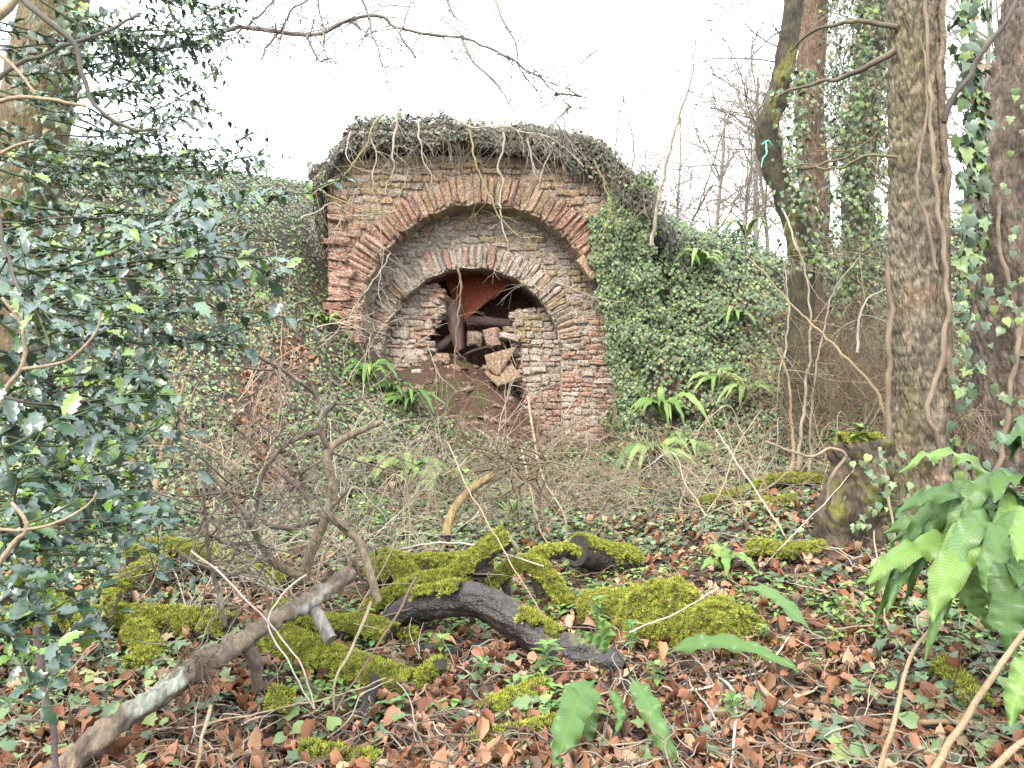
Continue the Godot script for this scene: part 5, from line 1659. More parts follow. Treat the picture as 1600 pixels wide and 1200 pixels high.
	o = log_("cut_log", "short black sawn log topped with shaggy moss, beyond the mossy wishbone branch", "log", [Vector3(0.464, 0.407, -5.6), Vector3(0.579, 0.358, -5.7), Vector3(0.707, 0.299, -5.8), Vector3(0.902, 0.224, -6)], 0.105, 0.1, with(MOSSY, {"m0": 0.25}), 12000.0, 32, 0.02)
	o = log_("mossy_log", "moss topped log lying under the holly's edge", "log", [Vector3(-2.656, 0.384, -5.5), Vector3(-2.415, 0.411, -5.5), Vector3(-2.191, 0.375, -5.5), Vector3(-1.994, 0.359, -5.45), Vector3(-1.778, 0.292, -5.4), Vector3(-1.508, 0.23, -5.3)], 0.085, 0.07, MOSSY, 13000.0)
	add_arm(o, [Vector3(-2.415, 0.38, -5.4), Vector3(-2.467, 0.335, -5.1), Vector3(-2.47, 0.285, -4.9), Vector3(-2.427, 0.195, -4.8)], 0.045, 0.03, MOSSY, 11000.0)
	o = log_("mossy_log", "long low mossy log lying behind the grey fallen branch", "log", [Vector3(-2.973, 0.204, -4.46), Vector3(-2.634, 0.217, -4.5), Vector3(-2.352, 0.225, -4.45), Vector3(-2.071, 0.226, -4.47), Vector3(-1.813, 0.215, -4.46), Vector3(-1.578, 0.202, -4.41)], 0.09, 0.08, with(MOSSY, {"m0": 0.1}), 12000.0)
	o = log_("mossy_branch", "gnarled mossy root end lying before the long low log", "branch", [Vector3(-2.056, 0.254, -4.3), Vector3(-1.96, 0.207, -4.2), Vector3(-1.88, 0.167, -4.1), Vector3(-1.902, 0.143, -4), Vector3(-2.007, 0.116, -3.95)], 0.045, 0.055, with(MOSSY, {"m0": -0.4}), 15000.0)
	o = log_("mossy_branch", "grey leaning stub with moss on its top side", "branch", [Vector3(-2.207, 0.117, -4.1), Vector3(-2.213, 0.217, -4.2), Vector3(-2.216, 0.324, -4.3), Vector3(-2.211, 0.437, -4.4)], 0.032, 0.03, with(DRY, {"a": Color(0.2, 0.18, 0.15), "moss": Color(0.2, 0.215, 0.03), "m0": 0.5}), 8000.0)
	o = log_("mossy_log", "half buried mossy log running beneath the propped grey branch", "log", [Vector3(-1.358, 0.189, -4.34), Vector3(-1.1, 0.193, -4.1), Vector3(-0.89, 0.195, -3.91), Vector3(-0.712, 0.181, -3.81), Vector3(-0.485, 0.15, -3.73)], 0.085, 0.06, with(MOSSY, {"m0": -0.1}), 15000.0)
	o = log_("mossy_log", "mossy rotten log crossing under the stump of limbs", "log", [Vector3(-1.387, 0.213, -4.74), Vector3(-1.066, 0.232, -4.37), Vector3(-0.853, 0.232, -4.37), Vector3(-0.666, 0.198, -4.31)], 0.06, 0.06, MOSSY, 12000.0)
	o = log_("dark_log", "dark level log behind the mossy branch with the snapped end", "log", [Vector3(-0.909, 0.311, -5.2), Vector3(-0.689, 0.342, -5.3), Vector3(-0.435, 0.347, -5.35), Vector3(-0.132, 0.344, -5.4)], 0.075, 0.06, with(WET, {"moss": Color(0.2, 0.21, 0.04), "m0": 0.3}), 9000.0)
	o = log_("mossy_branch", "moss lump on a broken bough end beside the crooked bough", "branch", [Vector3(-0.862, 0.38, -5), Vector3(-0.813, 0.462, -5), Vector3(-0.74, 0.441, -5), Vector3(-0.65, 0.36, -5)], 0.06, 0.05, with(MOSSY, {"m0": -0.4}), 15000.0)
	o = log_("mossy_stick", "small upright mossy peg among the leaves", "stick", [Vector3(-0.455, 0.15, -3.73), Vector3(-0.402, 0.204, -3.75), Vector3(-0.333, 0.269, -3.72)], 0.026, 0.026, with(MOSSY, {"m0": -0.6}), 16000.0, 16)
	o = log_("mossy_stick", "mossy stick lying flat on the bare dark soil", "stick", [Vector3(-0.099, 0.139, -3.47), Vector3(0, 0.153, -3.56), Vector3(0.074, 0.154, -3.63), Vector3(0.152, 0.15, -3.73)], 0.035, 0.03, with(MOSSY, {"m0": -0.1}), 16000.0, 16)
	o = log_("mossy_stick", "thin mossy stick in front of the flat one", "stick", [Vector3(-0.167, 0.13, -3.16), Vector3(-0.079, 0.13, -3.24), Vector3(0.081, 0.133, -3.31), Vector3(0.249, 0.135, -3.4)], 0.022, 0.018, with(MOSSY, {"m0": 0.35}), 9000.0, 14)
	o = log_("mossy_stick", "short mossy peg rising under the propped grey branch", "stick", [Vector3(-1.002, 0.197, -3.35), Vector3(-0.998, 0.24, -3.38), Vector3(-0.99, 0.287, -3.4)], 0.024, 0.022, with(MOSSY, {"m0": -0.6}), 16000.0, 16)
	o = log_("mossy_stick", "tall mossy stake standing under the arch of the dark trunk", "stick", [Vector3(-0.566, 0.044, -4.35), Vector3(-0.573, 0.15, -4.35), Vector3(-0.587, 0.238, -4.35)], 0.03, 0.026, with(MOSSY, {"m0": -0.2}), 12000.0, 16)
	for q in [
		[[Vector3(1.799, 0.429, -7.5), Vector3(1.98, 0.524, -7.27), Vector3(2.286, 0.537, -7.6), Vector3(2.502, 0.636, -7.6), Vector3(2.75, 0.661, -7.6), Vector3(3.028, 0.636, -7.6)], 0.06, "mossy bough lying in the brown scrub before the bank"],
		[[Vector3(1.708, 0.422, -5.53), Vector3(1.785, 0.456, -5.29), Vector3(1.877, 0.482, -5.13), Vector3(2.032, 0.514, -5.1)], 0.06, "low mossy root lying at the foot of the stump"],
		[[Vector3(2.407, 0.481, -8), Vector3(2.14, 0.584, -6.58), Vector3(2.372, 0.619, -6.63)], 0.035, "mossy stick half sunk under the mossy bough"],
		[[Vector3(-3.369, 0.21, -5.18), Vector3(-2.996, 0.223, -4.98), Vector3(-2.703, 0.209, -4.89)], 0.05, "mossy branch deep under the holly"],
		[[Vector3(-0.824, 0.129, -3.12), Vector3(-0.699, 0.127, -3.07), Vector3(-0.521, 0.122, -3.05)], 0.03, "flat mossy scrap of wood at the near edge of the leaves"],
		[[Vector3(1.827, 0.382, -3.33), Vector3(1.815, 0.368, -3.19), Vector3(1.792, 0.348, -3.02)], 0.035, "pale rotten stick with moss below the large fern"],
	]:
		log_("mossy_branch", q[2], "branch", q[0], q[1], q[1] * 0.8, with(MOSSY, {"m0": -0.05}), 13000.0, 18)
	# black rotting wood scraps
	for q in [
		[[Vector3(-0.658, 0.148, -3.37), Vector3(-0.638, 0.181, -3.49), Vector3(-0.642, 0.227, -3.67)], 0.035, "black rotten root curling up beside the half buried log"],
		[[Vector3(-0.804, 0.151, -3.53), Vector3(-0.637, 0.153, -3.56), Vector3(-0.519, 0.146, -3.65)], 0.04, "black wet stick lying in the leaves under the propped branch"],
		[[Vector3(-0.48, 0.176, -4.22), Vector3(-0.307, 0.176, -4.19), Vector3(-0.14, 0.178, -4.32)], 0.035, "black stick lying in the hollow under the dark trunk"],
		[[Vector3(0.172, 0.164, -3.84), Vector3(0.196, 0.156, -3.7), Vector3(0.213, 0.144, -3.64)], 0.035, "short black stub poking from the soil below the dark trunk"],
		[[Vector3(1.574, 0.353, -5.03), Vector3(1.795, 0.429, -4.8), Vector3(2.051, 0.516, -4.76), Vector3(2.326, 0.575, -4.85)], 0.02, "dark twig lying from the moss cushion to the big trunk's foot"],
	]:
		log_("dark_stick", q[2], "stick", q[0], q[1], q[1] * 0.6, WET, 0.0, 14)
	# yellow barked stub in the scrub
	o = log_("yellow_stub", "broken yellow barked branch with a black cut end, hanging in the twigs", "branch", [Vector3(-0.146, 0.907, -6), Vector3(-0.312, 0.809, -5.9), Vector3(-0.424, 0.68, -5.8), Vector3(-0.467, 0.572, -5.75), Vector3(-0.477, 0.497, -5.7)], 0.024, 0.034, {"a": Color(0.44, 0.31, 0.13), "b": Color(0.27, 0.18, 0.09), "f": 8.0, "bump": 0.004, "bf": 30.0, "cut": Color(0.05, 0.04, 0.04)}, 0.0, 16)
	add_arm(o, [Vector3(-0.473, 0.542, -5.76), Vector3(-0.474, 0.503, -5.72), Vector3(-0.476, 0.455, -5.68)], 0.037, 0.03, WET, 0.0, "black_end")
	mb = MB.new()
	for k in 46:
		shoots(mb, Vector3(-0.149, 0.881, -6.1) + Vector3((k % 7) * 0.07, (k % 3) * 0.06, 0), Vector3(rf(-1, 1), rf(-0.4, 0.8), rf(-0.5, 0.5)), rf(0.3, 0.9), 0.008, 1, {"a": Color(0.3, 0.22, 0.13), "b": Color(0.17, 0.12, 0.08), "flat": true}, 4, 0.9, 0.05, 0.6)
	put("twigs", mb.done(), M.twig, o, "stuff")

	# stump
	var base := on(Vector3(2.327, 0.428, -5.3))
	o = thing("stump", "rotten brown tree stump with moss and small leaves, at the foot of the big tree", "stump", base)
	mb = MB.new()
	var look := with(BARK, {"a": Color(0.16, 0.115, 0.08), "b": Color(0.05, 0.037, 0.028), "bump": 0.035, "bf": 12.0, "stretch": 3.0, "flare": 0.3, "lump": 0.2, "cut": Color(0.1, 0.075, 0.06), "moss": Color(0.2, 0.19, 0.035), "m0": 0.12})
	tube(mb, smooth([base + Vector3(-0.02, -0.1, 0), base + Vector3(0, 0.25, 0), base + Vector3(0.02, 0.5, -0.02), base + Vector3(0.0, 0.66, -0.04)], 0.02), 0.2, 0.17, 70, look, false, true)
	put("wood", mb.done(), M.bark, o)
	moss_on(o, smooth([base + Vector3(-0.12, 0.66, 0), base + Vector3(0.14, 0.66, 0)], 0.02), 0.05, 0.05, 9000.0, -0.2)
	for q in [
		[Vector3(2.072, 0.776, -5.2), Vector3(2.073, 0.999, -5.1), Vector3(2.164, 1.136, -5.1), Vector3(2.073, 1.185, -5.1), Vector3(1.907, 1.136, -5.1), Vector3(1.638, 1.227, -5.1)],
		[Vector3(2.384, 1.185, -5.1), Vector3(2.378, 0.95, -5), Vector3(2.382, 0.795, -4.95), Vector3(2.39, 0.604, -4.9)],
	]:
		add_arm(o, q, 0.013, 0.007, {"a": Color(0.4, 0.3, 0.2), "b": Color(0.27, 0.19, 0.12), "flat": true}, 0.0, "ivy_stem", 7, M.twig)
	clothe(o, smooth([base + Vector3(0, 0.05, 0.1), base + Vector3(0.05, 0.6, 0.1)], 0.04), 0.18, 60, 0.05, 0.1, Vector3(0, 0, 1), 1.0)



# ---------------------------------------------------------------- undergrowth
func heap(o: Node3D, called: String, at: Callable, count: int, length: float, r: float, depth: int, look: Dictionary, lean: Vector3, kids: int, droop: float, curl: float) -> void:
	var mb := MB.new()
	for k in count:
		var q: Vector3 = at.call()
		shoots(mb, q, (rvec() * Vector3(1, 0.6, 1) + lean).normalized(), length * rf(0.5, 1.3), r * rf(0.7, 1.3), depth, look, kids, 0.9, droop, curl)
	put(called, mb.done(), M.twig, o, "stuff")

func herb_plant(called: String, label: String, at: Vector3, height: float, tiers: int, leaf: float, group: String, hue := "herb", cat := "plant") -> Node3D:
	var o := thing(called, label, cat, at, group)
	var mb := MB.new()
	var top := at + Vector3(rf(-0.02, 0.02), height, rf(-0.02, 0.02))
	tube(mb, PackedVector3Array([at, at.lerp(top, 0.5) + rvec() * 0.008, top]), 0.004, 0.0025, 5, {"a": Color(0.2, 0.24, 0.08), "b": Color(0.14, 0.16, 0.06), "flat": true})
	put("stem", mb.done(), M.herb, o)
	for k in tiers:
		var f := (k + 1.0) / tiers
		var n := 4 if k < tiers - 1 else 5
		for j in n:
			var an := TAU * (j + 0.5 * k) / n + rf(-0.2, 0.2)
			var dir := Vector3(cos(an), rf(0.1, 0.5) + 0.35 * f, sin(an)).normalized()
			var tr := Transform3D(basis_along(dir, Vector3.UP).scaled(Vector3.ONE * leaf * rf(0.75, 1.15) * (1.15 - 0.35 * f)), at.lerp(top, 0.3 + 0.7 * f))
			var l := put("leaf", S.herb, leaf_mat(hue, rng.randi() % 5), o)
			l.transform = Transform3D(tr.basis, tr.origin - at)
	return o

func low_ivy(label: String, at: Vector3, count: int, size: float, spread: float) -> void:
	var o := thing("ivy_sprig", label, "ivy", at, "ivy sprigs among the dead leaves")
	for k in count:
		var p := on(at + Vector3(rf(-spread, spread), 0, rf(-spread, spread)), rf(0.03, 0.09))
		var tr := lay_leaf(p, Vector3(0, 1, 0.45).normalized(), size * rf(0.6, 1.1), 0.35)
		var l := put("leaf", S.ivy[k % 3], leaf_mat("ivy", [1, 2, 4, 2, 1][rng.randi() % 5]), o)
		l.transform = Transform3D(tr.basis, tr.origin - at)

func build_undergrowth() -> void:
	var tan := {"a": Color(0.5, 0.39, 0.26), "b": Color(0.33, 0.24, 0.155), "flat": true}
	var grey := {"a": Color(0.36, 0.3, 0.24), "b": Color(0.22, 0.175, 0.14), "flat": true}
	var pale := {"a": Color(0.7, 0.6, 0.49), "b": Color(0.52, 0.42, 0.32), "flat": true}
	var pink := {"a": Color(0.4, 0.25, 0.18), "b": Color(0.24, 0.14, 0.1), "flat": true}

	# thicket of brambles and fallen brash
	var o := thing("bramble_thicket", "low thicket of bare tan and grey brambles on the flat ground before the kiln", "brambles", Vector3.ZERO, "", "stuff")
	var mid := func() -> Vector3: return on(Vector3(rf(-1.4, 2.0), 0, rf(-10.4, -7.0)), 0.0)
	heap(o, "grey_brash", mid, 260, 0.75, 0.007, 1, grey, Vector3(0, 0.25, 0), 4, 0.1, 0.6)
	heap(o, "tan_stems", mid, 330, 0.8, 0.0065, 1, tan, Vector3(0, 0.4, 0), 4, 0.1, 0.6)
	var west := func() -> Vector3: return on(Vector3(rf(-3.4, -0.8), 0, rf(-10.0, -6.0)), 0.0)
	heap(o, "tan_stems", west, 120, 0.9, 0.006, 1, tan, Vector3(0, 0.5, 0), 4, 0.1, 0.6)
	heap(o, "grey_brash", west, 70, 0.8, 0.006, 1, grey, Vector3(0, 0.5, 0), 4, 0.1, 0.6)
	var east := func() -> Vector3: return on(Vector3(rf(1.4, 4.4), 0, rf(-11.5, -6.4)), 0.0)
	heap(o, "tan_stems", east, 260, 0.75, 0.006, 1, tan, Vector3(0, 0.45, 0), 3, 0.06, 0.5)
	heap(o, "pale_stems", east, 110, 0.8, 0.006, 1, pale, Vector3(0, 0.6, 0), 2, 0.05, 0.4)

	var slope := func() -> Vector3: return on(Vector3(rf(-3.6, 0.4), 0, rf(-12.0, -8.0)), 0.0)
	heap(o, "pale_stems", slope, 90, 0.85, 0.006, 1, pale, Vector3(0.1, 0.8, 0), 3, 0.05, 0.45)
	var near := func() -> Vector3: return on(Vector3(rf(-2.4, -0.7), 0, rf(-6.2, -4.6)), 0.0)
	heap(o, "tan_stems", near, 80, 0.75, 0.006, 1, tan, Vector3(-0.1, 0.8, 0), 3, 0.06, 0.5)
	heap(o, "grey_brash", near, 50, 0.8, 0.006, 1, pale, Vector3(-0.1, 0.7, 0), 4, 0.06, 0.55)

	# loose twigs and straw among the leaves
	o = thing("fallen_twigs", "small loose twigs and straws strewn through the dead leaves", "twigs", Vector3.ZERO, "", "stuff")
	var items := []
	for k in 4200:
		var d := lerpf(2.4, 9.0, pow(rng.randf(), 1.5))
		var p := on(Vector3(rf(-0.72, 0.72) * d, 0, -d), rf(0.01, 0.06))
		var dir := Vector3(rf(-1, 1), rf(-0.12, 0.2), rf(-1, 1)).normalized()
		var c := jit([Color(0.32, 0.24, 0.17), Color(0.2, 0.14, 0.1), Color(0.48, 0.4, 0.3), Color(0.1, 0.075, 0.06)][rng.randi() % 4], 0.2)
		var l := rf(0.12, 0.42)
		var b := basis_along(dir, rvec())
		items.append([Transform3D(Basis(b.x * rf(0.25, 0.6), b.y * l, b.z * rf(0.25, 0.6)), p), c])
	sort_swarms(o, "twig", S.sticks, M.twig, items)

	# moss on the ground
	o = thing("ground_moss", "yellow green moss creeping over the soil between the fallen logs", "moss", Vector3.ZERO, "", "stuff")
	var w := []
	var t := []
	for k in 26000:
		var d := rf(3.0, 8.0)
		var x := rf(-0.62, 0.62) * d
		var m := n3(Vector3(x * 1.7, 40, d * 1.7)) + 0.3 * n3(Vector3(x * 6.0, 40, d * 6.0))
		if m < 0.32 + 0.12 * ss(4.2, 3.2, d):
			continue
		w.append(Transform3D(basis_along((Vector3.UP + rvec() * 0.4).normalized(), rvec()).scaled(Vector3.ONE * rf(0.018, 0.036)), on(Vector3(x, 0, -d), rf(-0.002, 0.012))))
		t.append(moss_tint())
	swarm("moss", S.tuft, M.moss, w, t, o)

	# small green herbs that cover the flat
	o = thing("ground_herbs", "small fresh green herb leaves sprouting through the ivy and dead leaves", "herbs", Vector3.ZERO, "", "stuff")
	items = []
	for k in 8000:
		var d := lerpf(3.4, 11.0, rng.randf())
		var x := rf(-0.62, 0.62) * d
		var m := n3(Vector3(x * 0.8, 70, d * 0.8)) + 0.4 * n3(Vector3(x * 3.0, 70, d * 3.0))
		if m < 0.14 - 0.2 * ss(6.0, 5.0, d) * ss(0.0, 0.6, x):
			continue
		var an := rf(0, TAU)
		var dir := Vector3(cos(an), rf(0.1, 0.9), sin(an)).normalized()
		var c := jit([Color(0.13, 0.23, 0.06), Color(0.18, 0.27, 0.07), Color(0.1, 0.19, 0.06)][rng.randi() % 3], 0.25)
		for j in 3:
			var dj := Vector3(cos(an + j * 2.1), rf(0.1, 0.7), sin(an + j * 2.1)).normalized()
			items.append([Transform3D(basis_along(dj, Vector3.UP).scaled(Vector3.ONE * rf(0.04, 0.075)), on(Vector3(x, 0, -d), rf(0.02, 0.08))), c])
	swarm("herb_leaf", S.herb, M.herb, items.map(func(q): return q[0]), items.map(func(q): return q[1]), o)

	# bare bushes in front of the masonry
	for q in [
		[Vector3(-0.252, 0.541, -12.4), "pale bare bush growing straight up before the dark opening", 5, 1.9, pale, Vector3(-0.15, 1.5, 0)],
		[Vector3(0.575, 0.608, -12.2), "tawny bare bush against the pale jamb of the opening", 6, 1.1, pale, Vector3(0.1, 0.9, 0.1)],
		[Vector3(1.159, 0.541, -12.4), "dense tangle of tawny twigs at the foot of the masonry by the ferns", 13, 0.9, tan, Vector3(0.1, 0.6, 0.1)],
		[Vector3(0.259, 0.35, -10.6), "brownish pink bare bush on the flat before the kiln", 7, 1.1, pink, Vector3(0, 0.8, 0)],
		[Vector3(-1.037, 0.751, -11.6), "thin reddish bush at the edge of the ivy under the soil spill", 5, 1.0, pink, Vector3(-0.1, 0.9, 0)],
		[Vector3(-2.459, 2.01, -12.6), "bare bush on the ivy bank under the red corner stones", 5, 1.1, pale, Vector3(0.3, 0.9, 0.1)],
		[Vector3(-3.434, 2.849, -12.8), "bare twiggy bush on the ivy bank beside the kiln's corner", 7, 1.3, pale, Vector3(0.1, 0.9, 0.1)],
		[Vector3(-3.483, 1.932, -10.2), "wiry tan bush leaning over the gully of leaves", 8, 1.5, tan, Vector3(0.3, 0.7, 0.1)],
		[Vector3(-5.081, 3.633, -12.5), "tawny bush high on the side bank behind the holly", 9, 1.4, tan, Vector3(0.1, 0.9, 0.1)],
		[Vector3(-3.057, 1.34, -8), "tan bush between the holly and the gully of leaves", 9, 1.3, tan, Vector3(0.3, 0.8, 0)],
		[Vector3(2.322, 4.475, -13.6), "grey bush on top of the ivy shoulder of the kiln", 9, 1.0, grey, Vector3(-0.1, 0.9, 0.2)],
		[Vector3(3.024, 1.21, -12), "tuft of dead straw stems hanging below the ivy bank", 16, 0.7, tan, Vector3(0, -0.2, 0.2)],
	]:
		var at: Vector3 = q[0]
		if at.y < 2.9:
			at = on(at)
		o = thing("bare_bush", q[1], "bush", at, "bare bushes about the kiln")
		var here := func() -> Vector3: return at + Vector3(rf(-0.22, 0.22), 0, rf(-0.2, 0.2))
		heap(o, "branches", here, q[2], q[3], 0.0105, 2, q[4], q[5], 4, 0.05, 0.55)

	# single stems and sticks that one can point to
	var white := {"a": Color(0.68, 0.62, 0.56), "b": Color(0.55, 0.48, 0.42), "flat": true}
	var brown := {"a": Color(0.27, 0.17, 0.11), "b": Color(0.16, 0.1, 0.07), "flat": true}
	for q in [
		[[Vector3(0.994, 0.187, -3.82), Vector3(1.004, 0.197, -3.61), Vector3(0.967, 0.19, -3.4), Vector3(0.828, 0.151, -2.97)], 0.008, white, "bleached bent twig running down to the near edge beside the hart's tongue fronds"],
		[[Vector3(1.115, 0.243, -3.59), Vector3(1.153, 0.208, -3.46), Vector3(1.303, 0.223, -3.27), Vector3(1.502, 0.278, -3.08), Vector3(1.744, 0.368, -2.86)], 0.014, {"a": Color(0.42, 0.29, 0.17), "b": Color(0.3, 0.2, 0.12), "flat": true}, "long smooth tan stick lying level on the dead leaves"],
		[[Vector3(1.497, 0.256, -3.36), Vector3(1.673, 0.246, -3.7), Vector3(1.726, 0.356, -3.75)], 0.008, white, "white twig standing up out of the leaves beyond the long tan stick"],
		[[Vector3(1.182, 0.325, -2.55), Vector3(1.268, 0.522, -2.6), Vector3(1.372, 0.656, -2.7), Vector3(1.507, 0.769, -2.8), Vector3(1.557, 0.835, -2.85)], 0.0085, {"a": Color(0.42, 0.31, 0.18), "b": Color(0.33, 0.23, 0.13), "flat": true}, "tan stalk slanting up from the near edge towards the large fern"],
		[[Vector3(0.989, 0.627, -1.9), Vector3(1.11, 0.744, -1.95), Vector3(1.236, 0.885, -2), Vector3(1.367, 0.983, -2.05)], 0.0095, {"a": Color(0.36, 0.26, 0.15), "b": Color(0.28, 0.19, 0.11), "flat": true}, "thick near stalk crossing the corner below the large fern"],
		[[Vector3(1.076, 0.693, -1.8), Vector3(1.154, 0.749, -1.82), Vector3(1.263, 0.803, -1.85)], 0.009, {"a": Color(0.36, 0.26, 0.15), "b": Color(0.28, 0.19, 0.11), "flat": true}, "short near stalk cutting the very corner under the large fern"],
		[[Vector3(1.901, 0.466, -4.29), Vector3(1.848, 0.437, -3.92), Vector3(1.78, 0.403, -3.59), Vector3(1.765, 0.375, -3.29)], 0.01, tan, "tan twig pointing from the soil to the large fern's lowest fronds"],
		[[Vector3(0.592, 0.338, -4), Vector3(0.767, 0.367, -4.1), Vector3(0.939, 0.412, -4.2), Vector3(1.091, 0.467, -4.3)], 0.0045, pale, "thin white stalk lying over the great moss cushion"],
		[[Vector3(1.618, 0.373, -5.17), Vector3(1.728, 0.584, -5), Vector3(1.97, 0.771, -5.1), Vector3(2.262, 1.029, -5.2)], 0.0045, pale, "pale stalk leaning from the leaves against the stump"],
		[[Vector3(0.778, 0.158, -3.68), Vector3(1.001, 0.181, -3.73), Vector3(1.211, 0.218, -3.82), Vector3(1.429, 0.319, -4.04)], 0.007, pale, "bleached curved twig under the long arching frond"],
		[[Vector3(-0.423, 1.22, -5.2), Vector3(-0.279, 0.963, -4.9), Vector3(-0.112, 0.74, -4.6), Vector3(0.035, 0.551, -4.3), Vector3(0.164, 0.354, -4.2)], 0.005, tan, "long straw stalk leaning over the mossy branch and the dark log"],
		[[Vector3(0.152, 1.478, -7.5), Vector3(0.205, 1.073, -7.2), Vector3(0.285, 0.746, -7), Vector3(0.442, 0.494, -6.8), Vector3(0.468, 0.293, -6.7)], 0.012, tan, "tall straw stalk bending down before the kiln"],
		[[Vector3(0.085, 1.031, -7), Vector3(0.161, 0.688, -6.6), Vector3(0.23, 0.422, -6.3), Vector3(0.372, 0.261, -6.1)], 0.009, tan, "second straw stalk bending beside the taller one"],
		[[Vector3(-0.99, 0.263, -6.09), Vector3(-0.598, 0.596, -4.9), Vector3(-0.359, 0.612, -4.9), Vector3(-0.04, 0.544, -4.9), Vector3(0.199, 0.465, -4.9)], 0.008, pale, "pale arched stalk over the mossy branches"],
		[[Vector3(-1.596, 0.151, -3.3), Vector3(-1.317, 0.191, -3.24), Vector3(-1.02, 0.232, -3.3), Vector3(-0.774, 0.246, -3.4), Vector3(-0.585, 0.254, -3.6)], 0.0045, tan, "straw lying across under the grey branch to the half buried log"],
		[[Vector3(-0.937, 0.722, -3.6), Vector3(-0.995, 0.688, -3.4), Vector3(-1.02, 0.58, -3.3), Vector3(-0.898, 0.455, -3.2), Vector3(-0.807, 0.273, -3.2)], 0.0045, pale, "bowed pale stalk hanging in front of the propped branch"],
		[[Vector3(-1.382, 0.881, -3.4), Vector3(-1.198, 0.756, -3.35), Vector3(-0.993, 0.567, -3.3), Vector3(-0.872, 0.437, -3.25), Vector3(-0.814, 0.266, -3.25)], 0.005, pale, "white stalk curving down over the propped grey branch"],
		[[Vector3(-1.07, 0.462, -2.8), Vector3(-1.076, 0.305, -2.7), Vector3(-1.109, 0.217, -2.7)], 0.007, tan, "short straw in front of the grey branch's near half"],
		[[Vector3(-0.644, 0.605, -3.6), Vector3(-0.697, 0.462, -3.5), Vector3(-0.76, 0.328, -3.4), Vector3(-0.774, 0.19, -3.4)], 0.008, tan, "straw stalk hanging from the snapped end of the grey branch"],
		[[Vector3(-0.451, 0.698, -3.7), Vector3(-0.527, 0.546, -3.6), Vector3(-0.64, 0.376, -3.5), Vector3(-0.751, 0.205, -3.3), Vector3(-0.833, 0.013, -3.2)], 0.006, brown, "thin brown stalk slanting across the end of the dark log"],
		[[Vector3(-0.746, 0.132, -3.06), Vector3(-0.545, 0.148, -3.19), Vector3(-0.433, 0.165, -3.33), Vector3(-0.239, 0.16, -3.46)], 0.013, {"a": Color(0.3, 0.19, 0.12), "b": Color(0.18, 0.11, 0.08), "flat": true}, "reddish brown stick lying across the leaves near the mossy stick"],
		[[Vector3(-0.558, 0.169, -3.52), Vector3(-0.457, 0.179, -3.51), Vector3(-0.356, 0.172, -3.5)], 0.012, brown, "short brown stick by the half buried log's tip"],
		[[Vector3(-0.273, 0.161, -3.54), Vector3(-0.124, 0.166, -3.38), Vector3(0, 0.151, -3.27)], 0.007, white, "straight white twig lying by the flat mossy stick"],
		[[Vector3(-0.279, 0.129, -3.12), Vector3(-0.157, 0.139, -3.21), Vector3(0, 0.152, -3.25), Vector3(0.136, 0.143, -3.35)], 0.02, {"a": Color(0.19, 0.16, 0.13), "b": Color(0.11, 0.09, 0.075), "flat": true}, "grey weathered stick at the near edge under the flat mossy stick"],
		[[Vector3(-1.564, 0.797, -2.6), Vector3(-1.56, 0.691, -2.6), Vector3(-1.539, 0.564, -2.6), Vector3(-1.509, 0.416, -2.6), Vector3(-1.505, 0.289, -2.6)], 0.014, {"a": Color(0.17, 0.12, 0.12), "b": Color(0.1, 0.07, 0.075), "flat": true}, "purple brown stem standing in the near corner below the holly"],
		[[Vector3(0.836, 0.148, -3.37), Vector3(0.927, 0.161, -3.54), Vector3(1.011, 0.175, -3.77)], 0.016, {"a": Color(0.3, 0.26, 0.22), "b": Color(0.18, 0.15, 0.12), "flat": true}, "grey knobbly stick lying behind the bleached bent twig"],
		[[Vector3(1.841, 0.373, -3.87), Vector3(1.826, 0.649, -3.9), Vector3(1.841, 0.852, -4)], 0.006, tan, "thin upright straw beside the large fern's outer frond"],
		[[Vector3(1.488, 0.624, -6), Vector3(1.637, 0.807, -6.1), Vector3(1.793, 1.088, -6.3), Vector3(2.093, 1.385, -6.6)], 0.006, tan, "thin straw rising from the scrub by the mossy bough"],
		[[Vector3(1.815, 0.541, -6.2), Vector3(1.818, 0.883, -6.3), Vector3(1.797, 1.124, -6.5), Vector3(1.771, 1.385, -6.6)], 0.006, pink, "thin pink brown stem standing in the scrub"],
		[[Vector3(1.98, 0.462, -5.6), Vector3(1.839, 0.751, -5.8), Vector3(1.736, 1.005, -6.1), Vector3(1.639, 1.241, -6.3)], 0.007, pale, "pale stalk leaning away from the stump over the scrub"],
	]:
		var st := thing("stalk", q[3], "twig", q[0][0], "single dead stalks and twigs")
		var mb := MB.new()
		var pts := wobble(smooth(q[0], 0.04), 0.012, 5.0)
		tube(mb, pts, q[1], q[1] * 0.65, 8, with(q[2], {"flat": false, "f": 9.0}), true, true)
		put("stem", mb.done(), M.twig, st)

	# tall arching stems beside and in front of the bank, too alike to tell apart
	for k in 26:
		var at := on(Vector3(rf(-3.2, -0.4), 0, rf(-8.5, -5.2)))
		if k > 15:
			at = on(Vector3(rf(1.5, 3.4), 0, rf(-9.0, -6.0)))
		var dir := Vector3(rf(-0.8, 0.8), 1.1, rf(-0.4, 0.4))
		var hue: String = ["tan", "grey", "pale", "pinkish brown"][k % 4]
		var side := "towards the big tree" if dir.x > 0.0 else "towards the holly"
		var where := "near the stump" if k > 15 else ("beyond the dead bough" if at.z < -6.9 else "behind the mossy logs")
		var st := thing("bramble_stem", "%s bramble stem arching %s, rooted %s" % [hue, side, where], "bramble", at, "bare bramble stems")
		var mb := MB.new()
		var l := rf(0.8, 1.5)
		var e := at + Vector3(dir.x, 0, dir.z) * l * 0.9
